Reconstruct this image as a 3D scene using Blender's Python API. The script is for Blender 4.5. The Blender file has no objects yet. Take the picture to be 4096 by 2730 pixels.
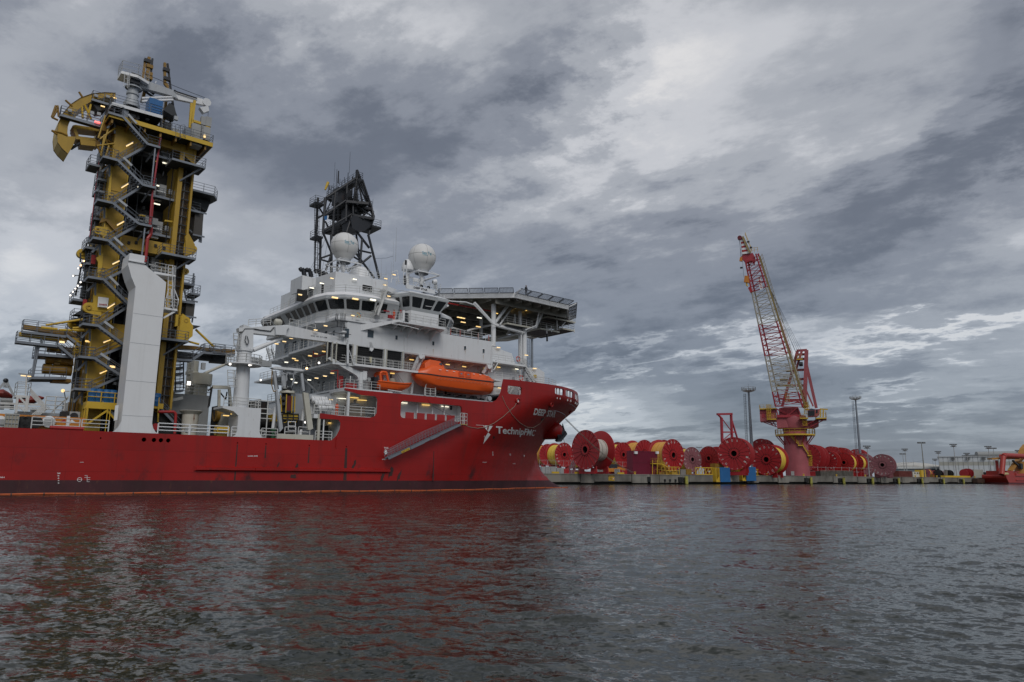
import bpy, bmesh, math, random
import numpy as np
from mathutils import Vector, Matrix
from mathutils.geometry import delaunay_2d_cdt
random.seed(7)
rng = np.random.default_rng(11)
SC = bpy.context.scene
COL = SC.collection
R = math.radians

# ---------------------------------------------------------------- camera (25 mm lens, held 2 m above the water)
FOC, EYE = 2844.0, 2.0                       # focal length in pixels of the 4096 px wide photograph
PITCH, ROLL = math.atan(544/FOC), R(.34)
MC = Matrix.Rotation(math.pi/2+PITCH, 3, 'X') @ Matrix.Rotation(ROLL, 3, 'Z')
cam = bpy.data.objects.new('camera', bpy.data.cameras.new('camera'))
COL.objects.link(cam); SC.camera = cam
cam.matrix_world = Matrix.Translation((0, 0, EYE)) @ MC.to_4x4()
cam.data.sensor_width = 36; cam.data.lens = FOC/4096*36
cam.data.clip_start = .1; cam.data.clip_end = 20000

# ---------------------------------------------------------------- light and sky
SC.view_settings.view_transform = 'Standard'; SC.view_settings.look = 'None'
SC.view_settings.exposure = 0; SC.view_settings.gamma = 1; SC.view_settings.use_curve_mapping = False
SUN_AZ, SUN_EL = R(160), R(42)               # compass direction of the veiled sun, from +Y clockwise
sun = bpy.data.objects.new('sun', bpy.data.lights.new('sun', 'SUN'))
COL.objects.link(sun)
sun.data.energy = 1.25; sun.data.angle = R(28); sun.data.color = (1, .965, .92)
sd = Vector((math.sin(SUN_AZ)*math.cos(SUN_EL), math.cos(SUN_AZ)*math.cos(SUN_EL), math.sin(SUN_EL)))
sun.rotation_euler = sd.to_track_quat('Z', 'Y').to_euler()

def ray(x, y): return MC @ Vector((x-2048, 1365-y, -FOC))
world = bpy.data.worlds.new('World'); SC.world = world; world.use_nodes = True
wn, wl = world.node_tree.nodes, world.node_tree.links
wn.clear()
def nd(t, **k):
    n = wn.new(t)
    for a, b in k.items():
        if a == 'i':
            for q, val in b.items(): n.inputs[q].default_value = val
        else: setattr(n, a, b)
    return n
def wm(op, a, b=None, c=None, clamp=False):
    n = wn.new('ShaderNodeMath'); n.operation = op; n.use_clamp = clamp
    for i, x in enumerate((a, b, c)):
        if x is None: continue
        if isinstance(x, (int, float)): n.inputs[i].default_value = x
        else: wl.new(x, n.inputs[i])
    return n.outputs[0]
tc = nd('ShaderNodeTexCoord')
sep = nd('ShaderNodeSeparateXYZ'); wl.new(tc.outputs['Generated'], sep.inputs[0])
X, Y, Z = sep.outputs
zz = wm('ADD', wm('MAXIMUM', Z, 0.0), .17)
comb = nd('ShaderNodeCombineXYZ'); wl.new(wm('DIVIDE', X, zz), comb.inputs[0]); wl.new(wm('DIVIDE', Y, zz), comb.inputs[1])
def noise(vec, scale, det, rough, loc=(0, 0, 0), rot=0, sc=(1, 1, 1), dist=0.0):
    r_ = nd('ShaderNodeMapping'); r_.inputs['Rotation'].default_value = (0, 0, rot); wl.new(vec, r_.inputs[0])
    m = nd('ShaderNodeMapping'); m.inputs['Location'].default_value = loc; m.inputs['Scale'].default_value = sc
    wl.new(r_.outputs[0], m.inputs[0])
    n = nd('ShaderNodeTexNoise'); n.inputs['Scale'].default_value = scale; n.inputs['Detail'].default_value = det
    n.inputs['Roughness'].default_value = rough; n.inputs['Distortion'].default_value = dist
    wl.new(m.outputs[0], n.inputs['Vector']); return n.outputs['Fac']
# the cloud deck lies on a plane overhead; streets of cloud run away to the left of the ship
ROT = R(-55)
n1 = noise(comb.outputs[0], 1.7, 9, .52, (3, 1, 0), ROT, (1, .42, 1), 0)
n2 = noise(comb.outputs[0], 5.2, 11, .61, (7, 2, 4), ROT, (1, .6, 1), 0)
n3 = noise(tc.outputs['Generated'], 10, 12, .66, (1, 5, 2), 0, (1, 1, 2.2), 0)
n4 = noise(tc.outputs['Generated'], 3.2, 6, .55, (4, 4, 2), 0, (1, 1, 2.0), 0)
az = wm('ARCTAN2', X, Y); el = wm('ARCSINE', Z)
azw = wm('ADD', az, wm('MULTIPLY_ADD', n3, .24, -.12))
elw = wm('ADD', el, wm('MULTIPLY_ADD', n2, .22, -.11))
ae = nd('ShaderNodeCombineXYZ'); wl.new(azw, ae.inputs[0]); wl.new(elw, ae.inputs[1])
BLOBS = [  # centre in the overview (2353 px wide), half sizes, tilt in degrees, brightness
 (1560, 190, 190, 140, 20, .34), (1440, 370, 190, 70, 15, .30), (1700, 60, 220, 80, 0, .12), (1960, 130, 160, 120, 40, .14),
 (20, 160, 110, 80, 30, .42), (860, 30, 300, 60, 0, .22), (110, 620, 170, 90, 8, .32), (180, 420, 170, 40, 10, .10),
 (60, 720, 200, 60, 0, .25), (640, 740, 160, 50, 5, .26), (600, 640, 90, 60, 5, .12),
 (420, 180, 330, 70, 12, -.26), (620, 330, 380, 90, -4, -.30), (1120, 230, 240, 90, 22, -.32), (900, 420, 260, 110, -10, -.14), (1230, 90, 170, 80, 20, -.10),
 (1640, 560, 420, 65, 17, -.30), (2080, 470, 330, 60, 22, -.27), (1250, 320, 200, 50, 0, -.22), (2250, 330, 150, 60, 30, -.18),
 (2150, 650, 330, 50, 8, -.16), (1500, 720, 330, 40, 4, -.13), (1050, 560, 180, 60, 0, .10), (1880, 400, 260, 40, 22, .12),
 (2100, 770, 320, 13, 5, .42), (1560, 806, 190, 12, 3, .36), (2260, 738, 120, 9, 4, .3), (1720, 790, 140, 28, 6, .25), (1380, 950, 120, 45, 0, .30), (1350, 925, 60, 14, 5, .45),
 (1480, 985, 160, 30, 0, .22), (2040, 925, 70, 12, 5, .35), (2230, 860, 260, 30, 5, .10), (1960, 940, 500, 60, 0, -.10), (2150, 840, 300, 20, 5, -.12), (1420, 850, 220, 30, 0, -.14),
 (2040, 1040, 400, 40, 0, -.10), (1250, 480, 240, 30, 14, .10), (2330, 20, 60, 60, 0, -.25), (10, 20, 60, 60, 0, -.2), (1700, 1010, 300, 30, 0, -.05),
]
acc = None
for (bx, by, sx, sy, tilt, amp) in BLOBS:
    d = ray(bx*1.7408, by*1.7408).normalized()
    m = nd('ShaderNodeMapping', vector_type='TEXTURE')
    m.inputs['Location'].default_value = (math.atan2(d.x, d.y), math.asin(d.z), 0)
    m.inputs['Rotation'].default_value = (0, 0, R(tilt))
    k = 1.7408/FOC
    m.inputs['Scale'].default_value = (sx*k*1.25, sy*k*1.25, 1)
    wl.new(ae.outputs[0], m.inputs[0])
    dt = nd('ShaderNodeVectorMath', operation='DOT_PRODUCT'); wl.new(m.outputs[0], dt.inputs[0]); wl.new(m.outputs[0], dt.inputs[1])
    g = wm('POWER', .42, dt.outputs['Value'])
    acc = wm('MULTIPLY_ADD', g, amp, acc if acc is not None else 0.0)
dens = wm('ADD', wm('MULTIPLY_ADD', n1, 1.0, -.5), wm('MULTIPLY_ADD', n2, .50, -.25))
dens = wm('ADD', dens, wm('MULTIPLY_ADD', n3, .50, -.25))
dens = wm('ADD', dens, wm('MULTIPLY_ADD', n4, .30, -.15))
val = wm('ADD', wm('MULTIPLY_ADD', acc, .82, .555), wm('MULTIPLY', dens, .9), clamp=True)
ramp = nd('ShaderNodeValToRGB'); cr = ramp.color_ramp; cr.interpolation = 'EASE'
cr.elements[0].position = 0; cr.elements[0].color = (.115, .125, .155, 1)
cr.elements[1].position = 1; cr.elements[1].color = (.78, .77, .77, 1)
for p, c in ((.22, (.152, .168, .205, 1)), (.42, (.262, .281, .325, 1)), (.62, (.41, .428, .465, 1)), (.8, (.60, .61, .64, 1))):
    e_ = cr.elements.new(p); e_.color = c
wl.new(val, ramp.inputs[0])
# lower down the cloud turns bluer and darker, as in the photograph
low = wm('MULTIPLY', wm('SUBTRACT', .34, el), 3.1, clamp=True)
tint = nd('ShaderNodeMix', data_type='RGBA', blend_type='MULTIPLY')
wl.new(wm('MULTIPLY', low, .85), tint.inputs[0]); wl.new(ramp.outputs[0], tint.inputs[6]); tint.inputs[7].default_value = (.62, .70, .78, 1)
sky = nd('ShaderNodeTexSky', sky_type='NISHITA', sun_disc=False, sun_elevation=SUN_EL, sun_rotation=SUN_AZ)
skm = nd('ShaderNodeMix', data_type='RGBA')
sc10 = nd('ShaderNodeMix', data_type='RGBA', blend_type='MULTIPLY'); sc10.inputs[0].default_value = 1
wl.new(tint.outputs[2], sc10.inputs[6]); sc10.inputs[7].default_value = (10, 10, 10, 1)
skm.inputs[0].default_value = .90
wl.new(sky.outputs[0], skm.inputs[6]); wl.new(sc10.outputs[2], skm.inputs[7])
bg = nd('ShaderNodeBackground'); bg.inputs['Strength'].default_value = .1
wl.new(skm.outputs[2], bg.inputs[0])
wo = nd('ShaderNodeOutputWorld'); wl.new(bg.outputs[0], wo.inputs[0])
world.cycles.sampling_method = 'MANUAL'; world.cycles.sample_map_resolution = 1024

# ---------------------------------------------------------------- frames: ship (u forward, v to port, z up) and quay
class Frame:
    def __init__(s, deg, p0):
        a = R(deg); s.F = Vector((math.sin(a), math.cos(a), 0)); s.N = Vector((-math.cos(a), math.sin(a), 0))
        s.D = s.N.dot(p0); s.ang = math.atan2(s.F.y, s.F.x)
    def w(s, p): return s.F*p[0]+s.N*(s.D+p[1])+Vector((0, 0, p[2]))
    def pt(s, x, y, v):                                   # point of the sight line on the upright plane v
        d = ray(x, y); P = Vector((0, 0, EYE))+d*((s.D+v)/s.N.dot(d)); return Vector((s.F.dot(P), v, P.z))
    def ptz(s, x, y, z):                                  # point of the sight line at height z
        d = ray(x, y); P = Vector((0, 0, EYE))+d*((z-EYE)/d.z); return Vector((s.F.dot(P), s.N.dot(P)-s.D, z))
def wz(x, y, z=0): d = ray(x, y); return Vector((0, 0, EYE))+d*((z-EYE)/d.z)
SHIP = Frame(49.2, wz(0, 1981)); QUAY = Frame(54, wz(2300, 1938.5))
KR = {'1': (150, 200, 2.24), '2': (150, 800, 2.24), '3': (0, 1200, 2.6133), '4': (850, 1100, 2.24), '5': (1100, 600, 2.24), 'a': (1400, 1100, 2.353),
      'b': (0, 1600, 1.961), 'c': (1200, 1500, 1.961), 'd': (2100, 1650, 2.941), 'e': (2800, 900, 1.425), 'f': (3200, 1500, 2.626),
      'g': (1050, 1150, 4.706), 'h': (1000, 1400, 4.238), 'i': (1450, 1100, 5.227), 'j': (0, 1450, 4.706), 'k': (3300, 1700, 2.956), 'l': (2950, 1550, 3.92), 'V': (0, 0, .57446)}
def px(k, x, y): a = KR[k]; return a[0]+x/a[2], a[1]+y/a[2]
def S(k, x, y, v=0): return SHIP.pt(*px(k, x, y), v)
def SZ(k, x, y, z): return SHIP.ptz(*px(k, x, y), z)
def Q(k, x, y, v=0): return QUAY.pt(*px(k, x, y), v)
def QZ(k, x, y, z): return QUAY.ptz(*px(k, x, y), z)

# ---------------------------------------------------------------- materials
MATS = {}
def mat(name, rgb, rough=.5, metal=0, dirt=.15, scale=.7, streak=0, sks=1.0, rust=0, emit=None, alpha=1, bump=.0, spec=.5, panel=None):
    if name in MATS: return MATS[name]
    m = bpy.data.materials.new(name); m.use_nodes = True; nt = m.node_tree; n, l = nt.nodes, nt.links
    b = n['Principled BSDF']; b.inputs['Roughness'].default_value = rough; b.inputs['Metallic'].default_value = metal
    b.inputs['Specular IOR Level'].default_value = spec
    geo = n.new('ShaderNodeNewGeometry')
    def mth(op, a, c, clamp=False):
        q = n.new('ShaderNodeMath'); q.operation = op; q.use_clamp = clamp
        for i, x in enumerate((a, c)):
            if isinstance(x, (int, float)): q.inputs[i].default_value = x
            elif x is not None: l.new(x, q.inputs[i])
        return q.outputs[0]
    def nz(s, det=5, sc=(1, 1, 1), r=.6):
        mp = n.new('ShaderNodeMapping'); mp.inputs['Scale'].default_value = sc; l.new(geo.outputs['Position'], mp.inputs[0])
        t = n.new('ShaderNodeTexNoise'); t.inputs['Scale'].default_value = s; t.inputs['Detail'].default_value = det; t.inputs['Roughness'].default_value = r
        l.new(mp.outputs[0], t.inputs[0]); return t.outputs['Fac']
    if emit:
        b.inputs['Emission Color'].default_value = (*emit[0], 1); b.inputs['Emission Strength'].default_value = emit[1]
    base = (*rgb, 1)
    cur = n.new('ShaderNodeMix'); cur.data_type = 'RGBA'; cur.blend_type = 'MIX'
    f = mth('MULTIPLY', mth('SUBTRACT', nz(scale, 8), .38), 3.2, True)
    l.new(mth('MULTIPLY', f, min(1, dirt*3)), cur.inputs[0])
    cur.inputs[6].default_value = base; k = 1-dirt*1.6; cur.inputs[7].default_value = (rgb[0]*k, rgb[1]*k*.97, rgb[2]*k*.94, 1)
    out = cur.outputs[2]
    if streak:
        s = n.new('ShaderNodeMix'); s.data_type = 'RGBA'; s.blend_type = 'MIX'
        f = mth('MULTIPLY', mth('SUBTRACT', nz(sks, 6, (1.6, 1.6, .07)), .52), 4, True)
        f = mth('MULTIPLY', f, nz(.25, 3)); l.new(mth('MULTIPLY', f, streak), s.inputs[0])
        l.new(out, s.inputs[6]); s.inputs[7].default_value = (rgb[0]*.45+.015, rgb[1]*.45+.012, rgb[2]*.45+.010, 1); out = s.outputs[2]
    if rust:
        s = n.new('ShaderNodeMix'); s.data_type = 'RGBA'; s.blend_type = 'MIX'
        f = mth('MULTIPLY', mth('SUBTRACT', nz(1.7, 9, (1, 1, .35), .68), .60), 9, True)
        l.new(mth('MULTIPLY', f, rust), s.inputs[0])
        l.new(out, s.inputs[6]); s.inputs[7].default_value = (.16, .06, .025, 1); out = s.outputs[2]
    l.new(out, b.inputs['Base Color'])
    l.new(mth('ADD', mth('MULTIPLY', nz(1.3, 4), .25), max(.02, rough-.12)), b.inputs['Roughness'])
    if bump or panel:
        bp = n.new('ShaderNodeBump'); bp.inputs['Strength'].default_value = 1; bp.inputs['Distance'].default_value = bump or .02
        l.new(nz(panel or 6, 4), bp.inputs['Height']); l.new(bp.outputs[0], b.inputs['Normal'])
    MATS[name] = m; return m
def glass(name='window_glass', tintc=(.012, .015, .018)):
    if name in MATS: return MATS[name]
    m = mat(name, tintc, .06, 0, .2, 2); return m
def light(name, col, s):
    return mat(name, (.8, .8, .75), .4, 0, 0, emit=(col, s))
WHITE = mat('white_paint', (.66, .68, .70), .45, dirt=.09, streak=.55, rust=.30, bump=.012, panel=.45)
WHITE2 = mat('white_paint_clean', (.72, .735, .75), .42, dirt=.08, streak=.25, rust=.05)
GREYW = mat('grey_white_paint', (.40, .425, .45), .5, dirt=.13, streak=.4, rust=.2)
CREAM = mat('cream_steel', (.52, .51, .44), .5, dirt=.15, streak=.4, rust=.3)
YEL = mat('yellow_paint', (.42, .262, .024), .45, dirt=.16, streak=.7, rust=.35)
YEL2 = mat('yellow_paint_bright', (.58, .38, .03), .45, dirt=.12, streak=.3, rust=.15)
YELD = mat('yellow_paint_worn', (.27, .15, .018), .5, dirt=.22, streak=.6, rust=.6)
GALV = mat('galvanised_steel', (.21, .235, .27), .45, .3, dirt=.2, streak=.2)
DARKG = mat('dark_grating', (.035, .04, .045), .6, .2, dirt=.2)
BLACK = mat('black_steel', (.018, .021, .028), .5, dirt=.25, rust=.15)
RUBBER = mat('black_rubber', (.015, .015, .015), .75, dirt=.2)
MESH = mat('dark_machinery', (.022, .022, .022), .6, .2, dirt=.3, rust=.4)
GREY = mat('grey_cabinet', (.33, .34, .34), .5, dirt=.15, streak=.3)
RED = mat('red_paint', (.36, .022, .022), .42, dirt=.12, streak=.3)
REDR = mat('red_reel_paint', (.34, .013, .017), .5, dirt=.16, scale=1.2, streak=.35, rust=.2)
REDB = mat('bright_red_reel_paint', (.36, .014, .014), .5, dirt=.14, scale=1.2, streak=.3, rust=.3)
PINK = mat('faded_pink_reel_paint', (.27, .10, .115), .6, dirt=.2, scale=1.2, streak=.4, rust=.25)
PINKC = mat('faded_red_crane_paint', (.36, .085, .10), .55, dirt=.22, scale=.35, streak=.6, rust=.25)
REDC = mat('red_crane_paint', (.36, .03, .045), .5, dirt=.2, streak=.3)
ORANGE = mat('lifeboat_orange', (.80, .115, .018), .35, dirt=.08, streak=.3)
ORAN2 = mat('orange_machinery', (.55, .20, .02), .45, dirt=.2, rust=.4)
BLUE = mat('blue_paint', (.015, .12, .32), .45, dirt=.15, streak=.3)
MARK = mat('white_lettering', (.82, .83, .84), .5, dirt=.12)
INK = mat('black_lettering', (.02, .02, .03), .5, dirt=.1)
REDL = mat('red_lettering', (.35, .02, .03), .5, dirt=.1)
TEAL = mat('blue_lettering', (.05, .30, .42), .5, dirt=.1)
GLASS = glass()
GLASSB = mat('pale_window_glass', (.05, .075, .095), .08, dirt=.3, scale=2)
L_Y = light('warm_lamp', (1, .62, .16), 1.1)
L_W = light('white_lamp', (1, .93, .72), 1.4)
L_F = light('floodlight_glow', (1, .93, .86), 2.2)
L_O = light('orange_glow', (1, .55, .22), 4)
L_R = light('red_glow', (1, .05, .04), 1.6)
CONC = mat('quay_concrete', (.235, .222, .195), .85, dirt=.38, scale=.12, streak=1.9, sks=.28, bump=.02)
STONE = mat('concrete_top', (.30, .29, .27), .85, dirt=.2, scale=.4)
CABY = mat('yellow_cable', (.70, .50, .07), .5, dirt=.12)
CABO = mat('orange_cable', (.62, .32, .06), .5, dirt=.12)
CABW = mat('white_wrap', (.50, .47, .42), .6, dirt=.2)
ROPE = mat('mooring_rope', (.30, .27, .22), .8, dirt=.1)
GREEN = mat('green_paint', (.02, .10, .04), .5)
BROWN = mat('rusty_brown_container', (.14, .028, .02), .6, dirt=.25, streak=.5, rust=.3)
MAROON = mat('maroon_container', (.15, .006, .026), .5, dirt=.15, streak=.3)
SKIN = mat('skin', (.30, .17, .11), .6, dirt=0)
CLOTH = mat('dark_clothes', (.02, .022, .03), .8, dirt=.1)
OCLOTH = mat('orange_coverall', (.7, .09, .02), .8, dirt=.1)
NETG = mat('white_rail_paint', (.62, .63, .62), .5, dirt=.2, rust=.4)

# ---------------------------------------------------------------- mesh builder
def frame_axes(d):
    d = Vector(d).normalized(); up = Vector((0, 0, 1)) if abs(d.z) < .95 else Vector((0, 1, 0))
    a = d.cross(up).normalized(); return a, a.cross(d).normalized()
class MB:
    def __init__(s): s.v = []; s.f = []; s.sm = False
    def add(s, vs, fs):
        o = len(s.v); s.v += [tuple(q) for q in vs]; s.f += [tuple(i+o for i in f) for f in fs]; return s
    def box(s, a, b):                                     # two opposite corners
        x0, x1 = sorted((a[0], b[0])); y0, y1 = sorted((a[1], b[1])); z0, z1 = sorted((a[2], b[2]))
        return s.add([(x0, y0, z0), (x1, y0, z0), (x1, y1, z0), (x0, y1, z0), (x0, y0, z1), (x1, y0, z1), (x1, y1, z1), (x0, y1, z1)],
                     [(0, 3, 2, 1), (4, 5, 6, 7), (0, 1, 5, 4), (1, 2, 6, 5), (2, 3, 7, 6), (3, 0, 4, 7)])
    def beam(s, p, q, w=.2, h=None):
        h = h or w; p, q = Vector(p), Vector(q); a, b = frame_axes(q-p); a = a*w/2; b = b*h/2
        return s.add([p-a-b, p+a-b, p+a+b, p-a+b, q-a-b, q+a-b, q+a+b, q-a+b],
                     [(3, 2, 1, 0), (4, 5, 6, 7), (0, 1, 5, 4), (1, 2, 6, 5), (2, 3, 7, 6), (3, 0, 4, 7)])
    def tube(s, p, q, r=.05, n=6, r2=None, caps=True):
        r2 = r if r2 is None else r2; p, q = Vector(p), Vector(q); a, b = frame_axes(q-p)
        vs = [c+(a*math.cos(t)+b*math.sin(t))*rr for c, rr in ((p, r), (q, r2)) for t in [2*math.pi*i/n for i in range(n)]]
        fs = [(i, (i+1) % n, n+(i+1) % n, n+i) for i in range(n)]
        if caps: fs += [tuple(range(n-1, -1, -1)), tuple(range(n, 2*n))]
        return s.add(vs, fs)
    def path(s, pts, r=.05, n=5):
        for p, q in zip(pts, pts[1:]): s.tube(p, q, r, n)
        return s
    def lathe(s, c, ax, prof, n=24):                      # prof: (along axis, radius)
        c, ax = Vector(c), Vector(ax).normalized(); a, b = frame_axes(ax); vs = []
        for (t, r) in prof:
            for i in range(n):
                th = 2*math.pi*i/n; vs.append(c+ax*t+(a*math.cos(th)+b*math.sin(th))*max(r, 1e-4))
        fs = [(k*n+i, k*n+(i+1) % n, (k+1)*n+(i+1) % n, (k+1)*n+i) for k in range(len(prof)-1) for i in range(n)]
        return s.add(vs, fs)
    def prism(s, pts, off):                               # planar polygon pushed along a vector
        n = len(pts); off = Vector(off); P = [Vector(q) for q in pts]
        return s.add(P+[q+off for q in P], [tuple(range(n-1, -1, -1)), tuple(range(n, 2*n))]+[(i, (i+1) % n, n+(i+1) % n, n+i) for i in range(n)])
    def quad(s, *p): return s.add(p, [tuple(range(len(p)))])
    def rail(s, pts, h=1.1, step=1.5, r=.028, n=3, closed=False):
        pts = [Vector(q) for q in pts]
        if closed: pts.append(pts[0])
        for p, q in zip(pts, pts[1:]):
            L = (q-p).length
            if L < .05: continue
            for k in range(1, n+1): s.tube(p+Vector((0, 0, h*k/n)), q+Vector((0, 0, h*k/n)), r, 4, caps=False)
            m = max(1, round(L/step))
            for k in range(m+1): c = p.lerp(q, k/m); s.tube(c, c+Vector((0, 0, h)), r*1.2, 4, caps=False)
        return s
    def sphere(s, c, r, n=20, m=12, sz=1):
        return s.lathe(c, (0, 0, 1), [(-r*sz*math.cos(math.pi*k/m), r*math.sin(math.pi*k/m)) for k in range(m+1)], n)
    def ladder(s, p, q, w=.45, cage=True, side=(0, -1, 0), r=.03, wd=(1, 0, 0)):
        p, q = Vector(p), Vector(q); wd = Vector(wd)*w/2; side = Vector(side)
        s.tube(p-wd, q-wd, r, 4).tube(p+wd, q+wd, r, 4)
        L = (q-p).length; n = max(2, int(L/.45))
        for k in range(n): c = p.lerp(q, (k+.5)/n); s.tube(c-wd, c+wd, r*.8, 4)
        if cage:
            n = max(2, int(L/1.0))
            ring = [-wd, -wd*1.3+side*.35, side*.7, wd*1.3+side*.35, wd]
            for k in range(n+1):
                c = p.lerp(q, k/n); s.path([c+o for o in ring], r*.8, 4)
            for o in ring[1:4]: s.tube(p+o, q+o, r*.7, 4)
        return s
BASE = {}; USED = {}
def link(o, parent=None):
    COL.objects.link(o)
    if parent is not None: o.parent = parent
    return o
def tag(o, label, cat=None, group=None, kind=None):
    if label: o['label'] = label
    if cat: o['category'] = cat
    if group: o['group'] = group
    if kind: o['kind'] = kind
    return o
def build(mb, name, m, parent=None, smooth=False, frame=None, label=None, kind=None, base=(0, 0, 0)):
    me = bpy.data.meshes.new(name); b = Vector(BASE[parent]) if parent is not None and parent in BASE else Vector(base)
    if frame: vs = [tuple(frame.w(q)) for q in mb.v]
    else: vs = [(q[0]-b.x, q[1]-b.y, q[2]-b.z) for q in mb.v]
    me.from_pydata(vs, [], mb.f); me.update()
    me.materials.append(m)
    if smooth or mb.sm:
        me.polygons.foreach_set('use_smooth', [True]*len(me.polygons)); 
        try: me.set_sharp_from_angle(angle=R(38))
        except Exception: pass
    o = link(bpy.data.objects.new(name, me), parent); BASE[o] = tuple(b)
    if label: o['label'] = label
    if kind: o['kind'] = kind
    return o
def thing(name, label, cat, base=(0, 0, 0), fr=None, group=None, rot=None, loc=None):
    o = bpy.data.objects.new(name, None); COL.objects.link(o); tag(o, label, cat, group)
    if fr: o.location = fr.w(base); o.rotation_euler = (0, 0, fr.ang); BASE[o] = tuple(base)
    else: o.location = loc or base; o.rotation_euler = (0, 0, rot or 0); BASE[o] = (0, 0, 0)
    return o
def solo(mb, name, m, label, cat, fr, smooth=False, group=None):       # a thing that is one mesh
    bx = [sum(q[i] for q in mb.v)/len(mb.v) for i in (0, 1)]+[min(q[2] for q in mb.v)]
    o = build(mb, name, m, None, smooth, base=bx); o.location = fr.w(bx); o.rotation_euler = (0, 0, fr.ang)
    return tag(o, label, cat, group)
def copy_tree(o, parent=None):
    c = o.copy(); COL.objects.link(c); c.parent = parent; BASE[c] = BASE[o]
    for ch in list(o.children): copy_tree(ch, c)
    return c
TXT = {}
def text2d(s, size=1.0, bold=0.0):
    k = (s, size, bold)
    if k in TXT: return TXT[k]
    cu = bpy.data.curves.new('t', 'FONT'); cu.body = s; cu.size = size; cu.align_x = 'LEFT'; cu.offset = bold; cu.resolution_u = 3
    ob = bpy.data.objects.new('t', cu); COL.objects.link(ob)
    dg = bpy.context.evaluated_depsgraph_get(); me = bpy.data.meshes.new_from_object(ob.evaluated_get(dg))
    vs = [(v.co.x, v.co.y) for v in me.vertices]; fs = [tuple(p.vertices) for p in me.polygons]
    bpy.data.objects.remove(ob); bpy.data.curves.remove(cu); bpy.data.meshes.remove(me)
    TXT[k] = (vs, fs); return TXT[k]
def text_fit(mb, s, fn, bold=0.0):                        # fn(a, b): a, b in 0..1 over the text's box -> point
    vs, fs = text2d(s, 1.0, bold); xs = [v[0] for v in vs]; ys = [v[1] for v in vs]
    x0, x1, y0, y1 = min(xs), max(xs), min(ys), max(ys)
    mb.add([fn((a-x0)/(x1-x0), (b-y0)/(y1-y0)) for a, b in vs], fs); return mb
def bil(p00, p10, p11, p01, off=(0, 0, 0)):
    p00, p10, p11, p01, off = map(Vector, (p00, p10, p11, p01, off))
    return lambda a, b: p00.lerp(p10, a).lerp(p01.lerp(p11, a), b)+off
def rrect(a, b, c, d, r=.2, n=4, corners=(1, 1, 1, 1)):   # rounded rectangle a..c, b..d, counter-clockwise
    out = []
    for i, (cx, cy, t0) in enumerate(((c-r, b+r, -90), (c-r, d-r, 0), (a+r, d-r, 90), (a+r, b+r, 180))):
        if corners[i]: out += [(cx+r*math.cos(R(t0+90*k/n)), cy+r*math.sin(R(t0+90*k/n))) for k in range(n+1)]
        else: out.append(((c, b), (c, d), (a, d), (a, b))[i])
    return out
def inpoly(p, poly):
    x, y = p; c = False; n = len(poly)
    for i in range(n):
        x0, y0 = poly[i]; x1, y1 = poly[i-1]
        if (y0 > y) != (y1 > y) and x < (x1-x0)*(y-y0)/(y1-y0)+x0: c = not c
    return c
def sheet(mb, outline, holes, fn, grid=None, rim=None):   # flat sheet with holes, mapped by fn(a, b); rims pushed along rim vector
    pts = []; edges = []
    for loop in [outline]+holes:
        o = len(pts); pts += [Vector(q) for q in loop]; edges += [(o+i, o+(i+1) % len(loop)) for i in range(len(loop))]
    if grid:
        xs = [q[0] for q in outline]; ys = [q[1] for q in outline]; x = min(xs)+grid[0]
        while x < max(xs):
            y = min(ys)+grid[1]
            while y < max(ys):
                if inpoly((x, y), outline) and not any(inpoly((x, y), h) for h in holes): pts.append(Vector((x, y)))
                y += grid[1]
            x += grid[0]
    r = delaunay_2d_cdt(pts, edges, [], 0, 1e-5)
    vs, fs = r[0], r[2]; keep = []
    for f in fs:
        c = sum((vs[i] for i in f), Vector((0, 0)))/len(f)
        if inpoly(c, outline) and not any(inpoly(c, h) for h in holes): keep.append(tuple(f))
    mb.add([fn(q[0], q[1]) for q in vs], keep)
    if rim is not None:
        rim = Vector(rim)
        for h in holes:
            L = [Vector(fn(q[0], q[1])) for q in h]; n = len(L)
            mb.add(L+[q+rim for q in L], [(i, (i+1) % n, n+(i+1) % n, n+i) for i in range(n)])
    return mb
def stair(p, q, w=.8, wd=(0, 1, 0), hand=True, side_r=.03):   # one flight: stringers, treads, handrails
    m = MB(); p, q = Vector(p), Vector(q); wd = Vector(wd)*w/2
    m.beam(p-wd, q-wd, .06, .28); m.beam(p+wd, q+wd, .06, .28)
    n = max(3, int(abs(q.z-p.z)/.22))
    dx = (q-p); dx.z = 0; dx = dx.normalized()*.13
    for k in range(n):
        c = p.lerp(q, (k+.5)/n); m.prism([c-wd-dx, c+wd-dx, c+wd+dx, c-wd+dx], (0, 0, .03))
    if hand:
        for s in (-1, 1):
            for h in (.55, 1.05): m.tube(p+wd*s+Vector((0, 0, h)), q+wd*s+Vector((0, 0, h)), side_r, 4, caps=False)
            kk = max(1, round((q-p).length/1.4))
            for k in range(kk+1): c = p.lerp(q, k/kk)+wd*s; m.tube(c, c+Vector((0, 0, 1.05)), side_r, 4, caps=False)
    return m
def platform(parent, pts, t=.22, rail=True, mats=(GALV, GALV), railpts=None, h=1.1, name='platform', grate=True, step=1.4, closed=False):
    m = MB(); P = [Vector(q) for q in pts]
    m.prism([q-Vector((0, 0, t)) for q in P], (0, 0, t-.03))
    o = build(m, name, DARKG if grate else mats[0], parent)
    k = MB(); n = len(P)
    for i in range(n): k.beam(P[i]-Vector((0, 0, t/2-.002)), P[(i+1) % n]-Vector((0, 0, t/2-.002)), .09, t+.05)
    build(k, 'edge_beam', mats[0], o)
    if rail:
        rr = MB().rail(railpts or P, h, step, closed=closed or railpts is None)
        build(rr, 'railing', mats[1], o)
    return o
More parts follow.
